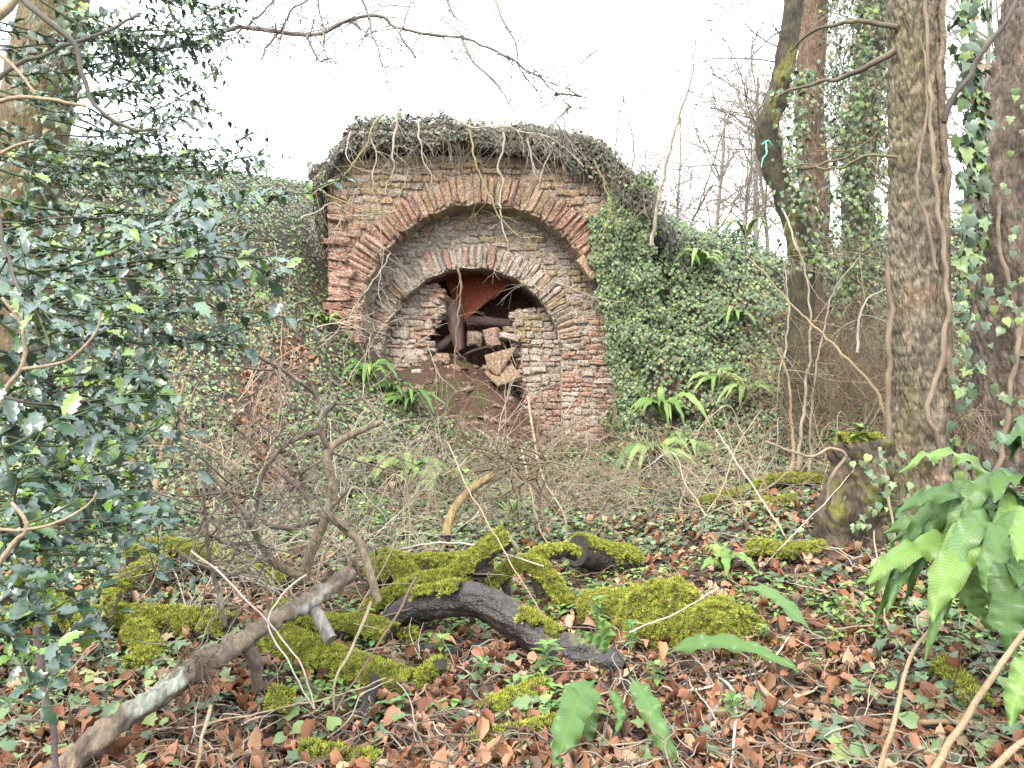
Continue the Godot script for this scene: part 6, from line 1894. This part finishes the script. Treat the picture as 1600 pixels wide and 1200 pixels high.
		var pts := wobble(smooth([at, at + dir * l * 0.3, at.lerp(e, 0.55) + Vector3(0, l * 0.62, 0), e + Vector3(0, l * 0.35, 0)], 0.06), 0.05, 3.0)
		tube(mb, pts, 0.008, 0.003, 5, [tan, grey, pale, pink][k % 4])
		for j in 5:
			shoots(mb, pts[rng.randi_range(4, pts.size() - 1)], rvec() + Vector3(0, 0.2, 0), rf(0.15, 0.4), 0.003, 0, [tan, grey, pale, pink][k % 4], 0, 0.9, 0.05, 0.5)
		put("stem", mb.done(), M.twig, st)

	# fresh plants and ivy sprigs on the leaf litter
	for q in [
		[Vector3(0.154, 0.133, -3.8), 0.2, 4, 0.09, "leafy green seedling standing under the dark log's lower end"],
		[Vector3(-0.132, 0.133, -3.88), 0.1, 2, 0.07, "small seedling on the bare soil beneath the dark log's arch"],
		[Vector3(1.688, 0.326, -4.07), 0.16, 4, 0.07, "fresh whorled seedling in the leaves between moss cushion and large fern"],
		[Vector3(1.091, 0.169, -4.4), 0.12, 3, 0.06, "seedling close under the end of the great moss cushion"],
		[Vector3(1.689, 0.342, -4.42), 0.13, 3, 0.07, "seedling behind the whorled one, nearer the stump"],
		[Vector3(1.999, 0.44, -4.39), 0.13, 3, 0.06, "seedling beside the twig that points to the large fern"],
		[Vector3(0.697, 0.129, -3.73), 0.14, 3, 0.07, "seedling between the two near hart's tongue fronds"],
		[Vector3(1.41, 0.22, -3.65), 0.12, 3, 0.055, "seedling touching the tip of the long arching frond"],
		[Vector3(1.336, 0.213, -4.16), 0.1, 3, 0.06, "seedling at the foot of the bleached curved twig"],
		[Vector3(0.471, 0.204, -4.46), 0.17, 4, 0.075, "leafy seedling on the near side of the moss cushion's narrow end"],
		[Vector3(0.627, 0.142, -4.17), 0.18, 4, 0.07, "seedling standing where the dark log meets the ground"],
		[Vector3(0.244, 0.174, -5.01), 0.13, 3, 0.08, "seedling under the mossy wishbone branch"],
		[Vector3(0.694, 0.211, -6.1), 0.16, 3, 0.09, "broad leaved seedling beside the black sawn log"],
		[Vector3(-0.368, 0.143, -4.12), 0.12, 2, 0.08, "seedling right behind the small mossy peg"],
		[Vector3(0.948, 0.116, -3.38), 0.13, 3, 0.07, "seedling by the knobbly grey stick"],
		[Vector3(-1.426, 0.293, -7.31), 0.16, 3, 0.11, "bright broad leaved plant behind the crooked bough"],
		[Vector3(-1.158, 0.269, -7.12), 0.16, 3, 0.12, "bright broad leaved plant, middle of the patch behind the mossy logs"],
		[Vector3(-0.976, 0.289, -7.5), 0.15, 3, 0.11, "bright broad leaved plant closest to the yellow stub"],
		[Vector3(2.418, 0.576, -5.04), 0.3, 5, 0.09, "leggy green plant climbing against the stump's shady side"],
		[Vector3(2.305, 1.152, -5.25), 0.16, 4, 0.11, "leafy plant growing on top of the stump"],
		[Vector3(2.195, 1.126, -5.4), 0.14, 3, 0.11, "paler leafy plant at the rim of the stump's top"],
	]:
		herb_plant("seedling", q[4], q[0], q[1], q[2], q[3], "fresh green seedlings")
	for q in [
		[Vector3(0.085, 0.12, -3.5), 5, 0.1, 0.07, "dark ivy leaf sprig at the edge of the bare soil"],
		[Vector3(-0.621, 0.115, -3.32), 9, 0.075, 0.16, "ivy sprig by the rotten black root"],
		[Vector3(-1.492, 0.108, -3.22), 11, 0.07, 0.22, "ivy sprig under the grey branch's near half"],
		[Vector3(-0.976, 0.11, -3.16), 9, 0.07, 0.2, "ivy sprig in the leaves beyond the grey branch"],
		[Vector3(-1.988, 0.169, -4.89), 10, 0.075, 0.22, "ivy sprig between the mossy root and the low log"],
		[Vector3(1.456, 0.226, -3.38), 6, 0.085, 0.1, "ivy sprig close to the long tan stick"],
		[Vector3(1.132, 0.143, -3.48), 6, 0.075, 0.1, "ivy sprig under the tip of the long tan stick"],
		[Vector3(2.123, 0.448, -3.73), 14, 0.085, 0.22, "ivy sprig in the shade of the large fern"],
		[Vector3(1.688, 0.306, -3.46), 6, 0.08, 0.12, "ivy sprig behind the tan stalk"],
		[Vector3(1.934, 0.379, -3.13), 9, 0.085, 0.15, "ivy sprig behind the thick near stalk"],
		[Vector3(1.642, 0.272, -2.97), 7, 0.08, 0.13, "ivy sprig crossed by the thick near stalk"],
		[Vector3(1.248, 0.152, -3.07), 8, 0.08, 0.14, "ivy sprig at the near edge between stick and stalk"],
		[Vector3(0.668, 0.11, -3.16), 8, 0.08, 0.14, "ivy sprig beneath the narrower near frond"],
		[Vector3(-1.939, 0.124, -3.56), 16, 0.075, 0.25, "ivy sprig at the near end of the grey branch under the holly"],
		[Vector3(-1.901, 0.11, -3.16), 14, 0.075, 0.25, "ivy sprig in the near corner below the holly"],
	]:
		low_ivy(q[4], q[0], q[1], q[2], q[3])
	# blades of bluebell leaves
	for q in [[Vector3(-2.635, 0.881, -9.82), "tuft of fresh strap leaves beside the gully of leaves"], [Vector3(-2.39, 1.009, -10.69), "tuft of fresh strap leaves on the ivy nearer the kiln"], [Vector3(0, 0.27, -7.61), "tuft of fresh strap leaves before the yellow stub"]]:
		o = thing("bluebell", q[1], "plant", q[0], "tufts of strap leaves")
		for k in 16:
			var dir := Vector3(rf(-0.6, 0.6), 1, rf(-0.6, 0.6))
			frond(o, "leaf", [q[0], q[0] + dir * 0.14, q[0] + Vector3(dir.x * 0.32, 0.2, dir.z * 0.32)], 0.013, leaf_mat("frond", rng.randi() % 5), 8, 0.0)


# ---------------------------------------------------------------- hart's tongue ferns
func frond(parent: Node3D, called: String, at: Array, half: float, m: Material, n := 26, wave := 0.012, face := Vector3(0, 1, 0.55)) -> void:
	var pts := PackedVector3Array()
	for k in n + 1:
		var f := float(k) / n
		pts.append(at[0].lerp(at[1], f).lerp(at[1].lerp(at[2], f), f) if at.size() == 3 else Vector3.ZERO)
	# a quadratic curve through the middle point
	var c: Vector3 = at[1] * 2.0 - (at[0] + at[2]) * 0.5
	for k in n + 1:
		var f := float(k) / n
		pts[k] = at[0].lerp(c, f).lerp(c.lerp(at[2], f), f)
	var mb := MB.new()
	var ph := rf(0, 6)
	var tw := rf(-0.35, 0.35)
	for k in n + 1:
		var f := float(k) / n
		var t := (pts[mini(k + 1, n)] - pts[maxi(k - 1, 0)]).normalized()
		var nr := (face - t * face.dot(t))
		nr = nr.normalized() if nr.length() > 0.05 else t.cross(Vector3(1, 0, 0)).normalized()
		var side := t.cross(nr).normalized()
		side = side.rotated(t, tw * f)
		nr = side.cross(t).normalized()
		var w := half * (0.1 + 0.9 * ss(0.05, 0.2, f)) * (1.0 - pow(f, 3.5) * 0.93) * (0.94 + 0.1 * sin(f * 17.0 + ph))
		var e1 := wave * (sin(f * 31.0 + ph) + 0.5 * sin(f * 53.0 + ph * 2.0)) * ss(0.05, 0.2, f)
		var e2 := wave * (sin(f * 29.0 + ph + 2.0) + 0.5 * sin(f * 57.0 + ph)) * ss(0.05, 0.2, f)
		var age := 0.86 + 0.3 * n3(pts[k] * 9.0)
		var g := Color(age, age, age)
		if n3(pts[k] * 14.0) > 0.42:
			g = Color(1.3, 0.85, 0.8)
		var cols := [g, Color(1, 1, 1), Color(1.75, 1.5, 1.5), Color(1, 1, 1), g]
		var offs := [-1.0, -0.55, 0.0, 0.55, 1.0]
		var lift := [e1 - 0.12 * w, 0.1 * w + e1 * 0.3, -0.1 * w, 0.1 * w + e2 * 0.3, e2 - 0.12 * w]
		for j in 5:
			mb.vert(pts[k] + side * w * offs[j] + nr * lift[j], cols[j], Vector2(j / 4.0, f))
	for k in n:
		for j in 4:
			var a := k * 5 + j
			mb.tri(a, a + 5, a + 1)
			mb.tri(a + 1, a + 5, a + 6)
	put(called, mb.done(), m, parent)

func rosette(label: String, at: Vector3, count: int, length: float, half: float, hue: Array, facing := Vector3(0, 0, 1)) -> void:
	var o := thing("fern", label, "fern", at, "hart's tongue ferns")
	for k in count:
		var an := TAU * k / count + rf(-0.3, 0.3)
		var dir := (Vector3(cos(an), 0, sin(an)) + facing * 0.55)
		var l := length * rf(0.65, 1.15)
		var mid := at + dir * l * 0.4 + Vector3(0, l * rf(0.42, 0.6), 0)
		var tip := at + dir * l * rf(0.8, 1.0) + Vector3(0, l * rf(-0.15, 0.4), 0)
		frond(o, "frond", [at + rvec() * 0.02, mid, tip], half * rf(0.8, 1.15), leaf_mat("frond", hue[rng.randi() % hue.size()]), 18, half * 0.22, Vector3(0, 1, 0.6))

func build_ferns() -> void:
	var big := thing("fern", "big glossy hart's tongue fern with broad wavy fronds, in front of the forked tree", "fern", Vector3(1.804, 0.893, -2.9), "hart's tongue ferns")
	for q in [
		[Vector3(1.761, 1.021, -2.85), Vector3(1.431, 1.03, -2.75), Vector3(1.189, 0.921, -2.65), 0.062],
		[Vector3(1.753, 1.145, -2.8), Vector3(1.48, 1.04, -2.6), Vector3(1.331, 0.844, -2.5), 0.078],
		[Vector3(1.778, 1.183, -2.7), Vector3(1.576, 1.071, -2.55), Vector3(1.504, 0.939, -2.5), 0.06],
		[Vector3(1.733, 1.114, -2.6), Vector3(1.55, 0.943, -2.45), Vector3(1.545, 0.751, -2.4), 0.075],
		[Vector3(1.851, 1.128, -2.9), Vector3(1.65, 1.336, -2.9), Vector3(1.402, 1.28, -2.85), 0.035],
		[Vector3(1.912, 1.167, -2.8), Vector3(1.789, 1.376, -2.75), Vector3(1.607, 1.41, -2.6), 0.075],
		[Vector3(1.912, 1.031, -2.8), Vector3(1.766, 1.276, -2.75), Vector3(1.59, 1.209, -2.6), 0.07],
		[Vector3(1.854, 1.067, -2.85), Vector3(1.593, 1.213, -2.8), Vector3(1.306, 1.15, -2.7), 0.05],
		[Vector3(1.895, 1.024, -2.95), Vector3(1.703, 1.192, -2.95), Vector3(1.509, 1.152, -2.9), 0.05],
		[Vector3(1.525, 1.031, -2.8), Vector3(1.386, 0.974, -2.75), Vector3(1.284, 0.805, -2.7), 0.032],
		[Vector3(1.571, 0.815, -2.3), Vector3(1.463, 0.759, -2.25), Vector3(1.392, 0.643, -2.2), 0.05],
		[Vector3(1.821, 0.985, -2.8), Vector3(1.624, 0.941, -2.7), Vector3(1.537, 0.832, -2.7), 0.05],
		[Vector3(1.707, 1.193, -2.5), Vector3(1.58, 1.171, -2.4), Vector3(1.477, 1.076, -2.3), 0.06],
		[Vector3(1.886, 0.893, -2.9), Vector3(1.662, 0.849, -2.8), Vector3(1.73, 0.712, -2.8), 0.05],
		[Vector3(2.028, 1.27, -2.9), Vector3(1.9, 1.461, -2.85), Vector3(1.701, 1.337, -2.7), 0.06],
	]:
		frond(big, "frond", [q[0], q[1], q[2]], q[3] * 0.9, leaf_mat("frond", [0, 1, 4, 2][rng.randi() % 4]), 40, 0.016, Vector3(-0.1, 1, 0.8))
	for k in 28:
		var from := Vector3(1.854, 1.044, -2.85) + rvec() * Vector3(0.12, 0.06, 0.12)
		var an := lerpf(-1.9, 1.2, k / 27.0) + rf(-0.15, 0.15)
		var dir := Vector3(-cos(an), 0, -sin(an) * 0.8 + 0.1)
		var l := rf(0.3, 0.52)
		frond(big, "frond", [from, from + dir * l * 0.5 + Vector3(0, rf(0.02, 0.16), 0), from + dir * l + Vector3(0, rf(-0.4, 0.02), 0)], rf(0.035, 0.055), leaf_mat("frond", [0, 1, 4, 0][rng.randi() % 4]), 34, 0.016, Vector3(-0.1, 1, 0.8))
	var near := thing("fern", "hart's tongue fern at the near edge, one wide frond and one narrow wavy frond", "fern", Vector3(0.5, 0.133, -3.84), "hart's tongue ferns")
	for q in [
		[Vector3(0.349, 0.36, -3.3), Vector3(0.236, 0.323, -3.05), Vector3(0.16, 0.15, -2.9), 0.072],
		[Vector3(0.496, 0.371, -3.3), Vector3(0.554, 0.302, -3.1), Vector3(0.628, 0.113, -2.95), 0.048],
		[Vector3(0.349, 0.299, -3.3), Vector3(0.299, 0.169, -3.2), Vector3(0.307, 0.089, -3.15), 0.04],
		[Vector3(0.402, 0.326, -3.3), Vector3(0.437, 0.273, -3.2), Vector3(0.403, 0.214, -3.1), 0.025],
		[Vector3(0.457, 0.35, -3.75), Vector3(0.436, 0.442, -3.7), Vector3(0.375, 0.54, -3.6), 0.045],
		[Vector3(0.473, 0.32, -3.75), Vector3(0.386, 0.413, -3.65), Vector3(0.293, 0.473, -3.6), 0.03],
	]:
		frond(near, "frond", [q[0], q[1], q[2]], q[3], leaf_mat("frond", [0, 1, 4][rng.randi() % 3]), 44, 0.017, Vector3(0, 0.8, 1))
	var long := thing("fern", "single long frond arching over the leaves in front of the moss cushion", "fern", Vector3(0.777, 0.252, -3.9), "hart's tongue ferns")
	frond(long, "frond", [Vector3(0.767, 0.262, -3.9), Vector3(1.05, 0.355, -3.8), Vector3(1.352, 0.26, -3.6)], 0.045, leaf_mat("frond", 0), 36, 0.012, Vector3(0, 0.9, 0.8))
	frond(long, "frond", [Vector3(1.528, 0.332, -4), Vector3(1.367, 0.5, -4.1), Vector3(1.246, 0.507, -4.2)], 0.04, leaf_mat("frond", 4), 24, 0.01, Vector3(0, 0.9, 0.8))
	for q in [
		[Vector3(1.435, 0.317, -5.35), 6, 0.3, 0.04, "hart's tongue fern behind the great moss cushion", [1, 3]],
		[Vector3(-1.681, 1.127, -12.92), 12, 0.62, 0.055, "hart's tongue fern spilling off the ivy bank at the edge of the opening", [0, 1, 4]],
		[Vector3(-2.362, 1.6, -12.91), 12, 0.62, 0.055, "hart's tongue fern on the ivy bank below the red corner stones", [0, 1, 3]],
		[Vector3(-2.011, 1.367, -13.02), 9, 0.5, 0.05, "hart's tongue fern between the two larger ones on the ivy bank", [0, 1, 4]],
		[Vector3(-3.192, 2.591, -13.54), 7, 0.4, 0.045, "small hart's tongue fern high on the ivy bank by the kiln's corner", [1, 3]],
		[Vector3(2.461, 1.024, -12.88), 14, 0.75, 0.062, "hart's tongue fern hanging from the ivy beside the masonry foot, upper of two", [1, 3, 1]],
		[Vector3(1.889, 0.441, -10.56), 16, 0.7, 0.062, "hart's tongue fern on the ground beside the masonry foot, lower of two", [1, 3, 0]],
		[Vector3(2.455, 0.573, -10.98), 10, 0.55, 0.055, "hart's tongue fern just past the lower one at the masonry foot", [1, 3, 0]],
		[Vector3(3.387, 1.494, -13.02), 10, 0.6, 0.055, "hart's tongue fern on the bank above the straw tuft", [1, 3, 3]],
		[Vector3(3.775, 1.29, -12.72), 10, 0.6, 0.055, "hart's tongue fern on the bank next to the scrub, farthest from the kiln", [1, 3, 0]],
		[Vector3(3.391, 3.669, -14.14), 10, 0.6, 0.055, "hart's tongue fern high in the bank ivy", [0, 3, 1]],
		[Vector3(3.844, 2.589, -13.51), 10, 0.55, 0.05, "hart's tongue fern in the bank ivy under the skyline", [0, 3, 1]],
		[Vector3(4.451, 4.344, -15), 12, 0.65, 0.045, "spiky hart's tongue fern standing on the bank's skyline", [2, 3]],
		[Vector3(2.41, 3.648, -14.82), 7, 0.5, 0.045, "hart's tongue fern in the ivy close to the great arch", [3, 1]],
		[Vector3(-1.197, 0.441, -9.2), 10, 0.55, 0.06, "pale hart's tongue fern on the flat before the ivy bank", [3, 1]],
		[Vector3(-0.781, 0.358, -8.73), 8, 0.5, 0.055, "pale hart's tongue fern on the flat nearer the yellow stub", [3, 1]],
		[Vector3(-1.605, 0.53, -9.4), 8, 0.45, 0.055, "pale hart's tongue fern on the flat nearer the crooked bough", [3, 1]],
		[Vector3(-4.883, 1.525, -9.24), 10, 0.5, 0.055, "hart's tongue fern half hidden under the holly", [1, 3, 0]],
		[Vector3(-4.296, 1.299, -9.27), 10, 0.5, 0.055, "hart's tongue fern between the straw coloured poles", [1, 3, 0]],
		[Vector3(4.202, 0.792, -9.94), 8, 0.45, 0.05, "hart's tongue fern behind the stump", [1, 3, 0]],
	]:
		rosette(q[4], q[0], q[1], q[2], q[3], q[5])



# ---------------------------------------------------------------- holly
func build_holly() -> void:
	var o := thing("holly_tree", "dark glossy spiny leaved holly filling the side of the view before the bank", "holly", Vector3(-2.6, 0.0, -2.9))
	var bark := {"a": Color(0.13, 0.115, 0.085), "b": Color(0.07, 0.06, 0.05), "flat": true}
	var green := {"a": Color(0.1, 0.14, 0.05), "b": Color(0.07, 0.1, 0.04), "flat": true}
	var leaves := []
	# main stems
	var mb := MB.new()
	tube(mb, smooth([Vector3(-2.664, -0.027, -2.9), Vector3(-2.734, 0.88, -2.95), Vector3(-2.772, 1.852, -3.1), Vector3(-2.844, 2.941, -3.3), Vector3(-2.846, 4.161, -3.5)], 0.06), 0.075, 0.04, 12, bark)
	put("trunk", mb.done(), M.bark, o)
	for q in [
		[Vector3(-2.267, 3.369, -3.4), Vector3(-2.046, 3.203, -3.4), Vector3(-1.921, 3.093, -3.4), Vector3(-1.852, 2.941, -3.4), Vector3(-1.797, 2.802, -3.4), Vector3(-1.686, 2.72, -3.4), Vector3(-1.548, 2.695, -3.4)],
		[Vector3(-2.81, 2.38, -3.2), Vector3(-2.415, 2.727, -3.3), Vector3(-2.106, 3.051, -3.5), Vector3(-1.792, 3.392, -3.8)],
		[Vector3(-2.683, 1.6, -3), Vector3(-2.122, 1.907, -2.9), Vector3(-1.593, 1.964, -2.8), Vector3(-1.141, 2.083, -2.7)],
	]:
		limb(o, q, 0.016, 0.006, bark, "limb", 7)
	# sprays: [from, to, extra sprays alongside, leaf length, leaves' share]
	var lists := [
		[Vector3(-2.732, 3.421, -4), Vector3(-1.628, 3.585, -4.4), 1, 0.066], [Vector3(-2.732, 3.193, -4), Vector3(-1.793, 3.484, -4.5), 1, 0.066], [Vector3(-2.322, 3.854, -4.2), Vector3(-1.566, 3.722, -4.5), 2, 0.066], [Vector3(-2.587, 3.488, -4.3), Vector3(-1.683, 3.189, -4.6), 0, 0.060],
		[Vector3(-2.459, 2.8, -3.6), Vector3(-1.741, 2.778, -4.2), 1, 0.066], [Vector3(-2.377, 3.033, -4.3), Vector3(-1.854, 3.005, -4.8), 1, 0.058], [Vector3(-2.322, 2.567, -3.4), Vector3(-1.68, 2.583, -3.9), 2, 0.071], [Vector3(-2.39, 2.693, -4.2), Vector3(-1.87, 3.246, -4.6), 1, 0.060], [Vector3(-2.289, 3.317, -4.4), Vector3(-2.012, 3.759, -4.5), 1, 0.064], [Vector3(-2.232, 2.88, -4.5), Vector3(-1.514, 3.193, -4.9), 0, 0.055], [Vector3(-2.268, 3.063, -4.5), Vector3(-1.796, 3.434, -4.7), 0, 0.055], [Vector3(-1.976, 2.807, -4.5), Vector3(-1.434, 2.954, -4.9), 0, 0.055],
		[Vector3(-1.958, 2.283, -2.8), Vector3(-1.134, 2.283, -3), 2, 0.072], [Vector3(-1.818, 2.128, -2.6), Vector3(-0.85, 2.058, -2.75), 2, 0.075], [Vector3(-1.748, 2.007, -2.5), Vector3(-0.772, 1.97, -2.6), 2, 0.075], [Vector3(-1.678, 1.932, -2.4), Vector3(-0.867, 1.843, -2.6), 2, 0.075],
		[Vector3(-1.678, 1.834, -2.4), Vector3(-0.951, 1.748, -2.6), 2, 0.075], [Vector3(-1.608, 1.712, -2.3), Vector3(-1.108, 1.62, -2.5), 2, 0.077], [Vector3(-1.608, 1.6, -2.3), Vector3(-1.22, 1.498, -2.5), 2, 0.077], [Vector3(-1.608, 1.488, -2.3), Vector3(-1.189, 1.397, -2.5), 2, 0.077], [Vector3(-1.533, 2.237, -2.9), Vector3(-0.807, 2.356, -3.1), 0, 0.066], [Vector3(-1.317, 1.973, -2.7), Vector3(-0.943, 2.237, -2.9), 1, 0.072],
		[Vector3(-1.538, 1.385, -2.2), Vector3(-1.132, 1.317, -2.4), 2, 0.077], [Vector3(-1.538, 1.296, -2.2), Vector3(-1.171, 1.21, -2.4), 2, 0.077], [Vector3(-1.468, 1.224, -2.1), Vector3(-1.006, 1.198, -2.3), 1, 0.077], [Vector3(-1.468, 1.156, -2.1), Vector3(-1.047, 1.114, -2.3), 1, 0.077], [Vector3(-1.468, 1.088, -2.1), Vector3(-1.178, 0.983, -2.3), 2, 0.077], [Vector3(-1.398, 1.015, -2), Vector3(-1.198, 0.885, -2.2), 1, 0.077],
		[Vector3(-1.328, 1.94, -1.9), Vector3(-1.008, 1.811, -2), 1, 0.075], [Vector3(-1.328, 1.662, -1.9), Vector3(-1.057, 1.763, -2), 1, 0.075], [Vector3(-1.259, 1.454, -1.8), Vector3(-1.02, 1.538, -1.9), 1, 0.075], [Vector3(-1.259, 1.234, -1.8), Vector3(-1.035, 1.322, -1.9), 1, 0.075], [Vector3(-1.328, 0.889, -1.9), Vector3(-1.154, 0.803, -2), 1, 0.072], [Vector3(-2.237, 1.86, -3.2), Vector3(-1.382, 2.098, -3.4), 2, 0.072], [Vector3(-2.098, 1.478, -3), Vector3(-1.457, 1.704, -3.2), 2, 0.072], [Vector3(-1.958, 1.145, -2.8), Vector3(-1.463, 1.307, -3), 2, 0.075], [Vector3(-1.818, 0.86, -2.6), Vector3(-1.411, 0.963, -2.8), 2, 0.075],
	]
	lists += [
		[Vector3(-2.732, 3.324, -4), Vector3(-1.626, 3.628, -4.3), 2, 0.062], [Vector3(-2.533, 3.733, -4.1), Vector3(-1.789, 3.281, -4.4), 2, 0.06], [Vector3(-2.663, 3.027, -3.9), Vector3(-1.628, 3.353, -4.4), 2, 0.06], [Vector3(-2.346, 2.932, -3.9), Vector3(-1.573, 2.946, -4.3), 2, 0.06], [Vector3(-2.459, 2.712, -3.6), Vector3(-1.533, 2.7, -4.1), 2, 0.064], [Vector3(-2.39, 3.615, -4.2), Vector3(-1.482, 3.576, -4.5), 1, 0.058], [Vector3(-2.407, 2.738, -4), Vector3(-1.431, 2.852, -4.4), 1, 0.058],
	]
	var stems := MB.new()
	for q in lists:
		for e in 1 + q[2]:
			var a: Vector3 = q[0]
			var b: Vector3 = q[1]
			if e > 0:
				a += Vector3(rf(-0.1, 0.1), rf(-0.13, 0.13), rf(-0.35, 0.3))
				b = a + (b - a) * rf(0.75, 1.03) + Vector3(0, rf(-0.14, 0.14), rf(-0.3, 0.3))
			var l := a.distance_to(b)
			var pts := wobble(smooth([a, a.lerp(b, 0.35) + Vector3(0, -0.05 * l, 0), a.lerp(b, 0.7) + Vector3(0, -0.03 * l, 0), b], 0.04), 0.04, 2.0)
			tube(stems, pts, 0.006, 0.0025, 5, bark if e % 2 else green)
			dress(pts, q[3], leaves, 0.25)
			var n := int(l / 0.11)
			for k in n:
				var j := rng.randi_range(int(pts.size() * 0.1), pts.size() - 2)
				var t := (pts[j + 1] - pts[j]).normalized()
				var side := (rvec() * Vector3(1, 0.7, 1)).normalized()
				var tl := rf(0.1, 0.26)
				var tip := pts[j] + (t * 0.8 + side * 0.8).normalized() * tl
				var tw := smooth([pts[j], pts[j].lerp(tip, 0.5) + Vector3(0, 0.012, 0), tip], 0.03)
				tube(stems, tw, 0.003, 0.0018, 4, green)
				dress(tw, q[3], leaves, 0.0)
	put("sprays", stems.done(), M.twig, o, "stuff")
	# the largest leaves in sight are pieces of their own
	leaves.sort_custom(func(p, q): return p[2] < q[2])
	var w := [[], [], []]
	var t := [[], [], []]
	for k in leaves.size():
		var s: Array = leaves[k]
		if k < 300:
			var l := put("leaf", S.holly[k % 3], leaf_mat("holly", s[1]), o)
			var tr: Transform3D = s[0]
			l.transform = Transform3D(tr.basis, tr.origin - o.position)
		else:
			w[k % 3].append(s[0])
			t[k % 3].append(jit([Color(0.033, 0.062, 0.043), Color(0.042, 0.08, 0.048), Color(0.055, 0.105, 0.04), Color(0.11, 0.19, 0.025), Color(0.17, 0.26, 0.03)][s[1]], 0.2))
	swarm("foliage", S.holly[0], M.holly, w[0], t[0], o)
	swarm("foliage", S.holly[1], M.holly, w[1], t[1], o)
	swarm("foliage", S.holly[2], M.holly, w[2], t[2], o)

	# bare pale twigs in front of the holly
	var pale := {"a": Color(0.45, 0.34, 0.22), "b": Color(0.33, 0.24, 0.15), "flat": true}
	for q in [
		[[Vector3(-1.267, 2.272, -1.9), Vector3(-1.189, 2.289, -1.9), Vector3(-1.112, 2.287, -1.9), Vector3(-1.053, 2.275, -1.9), Vector3(-1.027, 2.27, -1.9)], 0.006, "pale curved twig sticking into the top of the holly"],
		[[Vector3(-1.2, 1.468, -1.8), Vector3(-1.156, 1.585, -1.8), Vector3(-1.121, 1.637, -1.8), Vector3(-1.115, 1.702, -1.8), Vector3(-1.134, 1.761, -1.8), Vector3(-1.2, 1.834, -1.8)], 0.006, "forked tan twig bowing over the middle of the holly"],
		[[Vector3(-1.121, 1.632, -1.8), Vector3(-1.054, 1.641, -1.8), Vector3(-0.995, 1.666, -1.8), Vector3(-0.951, 1.724, -1.8), Vector3(-0.942, 1.768, -1.8)], 0.0042, "thin tan twig springing from the bowed one"],
		[[Vector3(-1.133, 1.185, -1.7), Vector3(-1.078, 1.254, -1.7), Vector3(-1.048, 1.285, -1.7), Vector3(-1.064, 1.324, -1.7), Vector3(-1.081, 1.344, -1.7)], 0.0065, "stout pale twig low in the holly"],
		[[Vector3(-1.133, 1.289, -1.7), Vector3(-1.05, 1.288, -1.7), Vector3(-0.981, 1.299, -1.7), Vector3(-0.919, 1.335, -1.7), Vector3(-0.898, 1.365, -1.7)], 0.004, "thin reddish twig crossing the stout pale one"],
		[[Vector3(-1.467, 2.199, -2.2), Vector3(-1.413, 2.253, -2.2), Vector3(-1.333, 2.28, -2.2)], 0.006, "short white twig at the holly's edge under the lichened trunk"],
		[[Vector3(-1.561, 2.605, -2.4), Vector3(-1.512, 2.556, -2.4), Vector3(-1.454, 2.482, -2.4)], 0.006, "short white twig slanting down past the lichened trunk"],
		[[Vector3(-1.976, 2.99, -3), Vector3(-1.915, 3.039, -3), Vector3(-1.854, 3.112, -3)], 0.02, "grey limb end cutting the top corner above the holly"],
	]:
		var st := thing("bare_twig", q[2], "twig", q[0][0], "bare twigs in the holly")
		mb = MB.new()
		tube(mb, wobble(smooth(q[0], 0.02), 0.006, 9.0), q[1], q[1] * 0.6, 7, pale, true, true)
		put("stem", mb.done(), M.twig, st)

func dress(pts: PackedVector3Array, size: float, out: Array, from: float) -> void:
	var acc := 0.0
	var turn := rf(0, TAU)
	for k in range(int(pts.size() * from), pts.size() - 1):
		var seg := pts[k + 1] - pts[k]
		acc += seg.length()
		if acc < size * 0.36 and k < pts.size() - 2:
			continue
		acc = 0.0
		turn += 2.4
		var t := seg.normalized()
		var u := t.cross(Vector3.UP).normalized()
		var w := u.cross(t)
		var side := u * cos(turn) + w * sin(turn) * 0.7
		var y := (t * 0.55 + side).normalized()
		var z := (Vector3(0.1, 0.9, 0.5) + rvec() * 0.55).normalized()
		var tr := Transform3D(basis_along(y, z).scaled(Vector3.ONE * size * rf(0.45, 1.02)), pts[k])
		var r := rng.randf()
		var hue := 0 if r < 0.45 else (1 if r < 0.75 else (2 if r < 0.86 else (3 if r < 0.95 else 4)))
		var p := pts[k]
		var seen := p.z < -0.5 and absf(p.x / p.z) < 0.64 and absf((p.y - 1.6) / p.z) < 0.48
		out.append([tr, hue, (-p.z / size) + (0.0 if seen else 1000.0)])
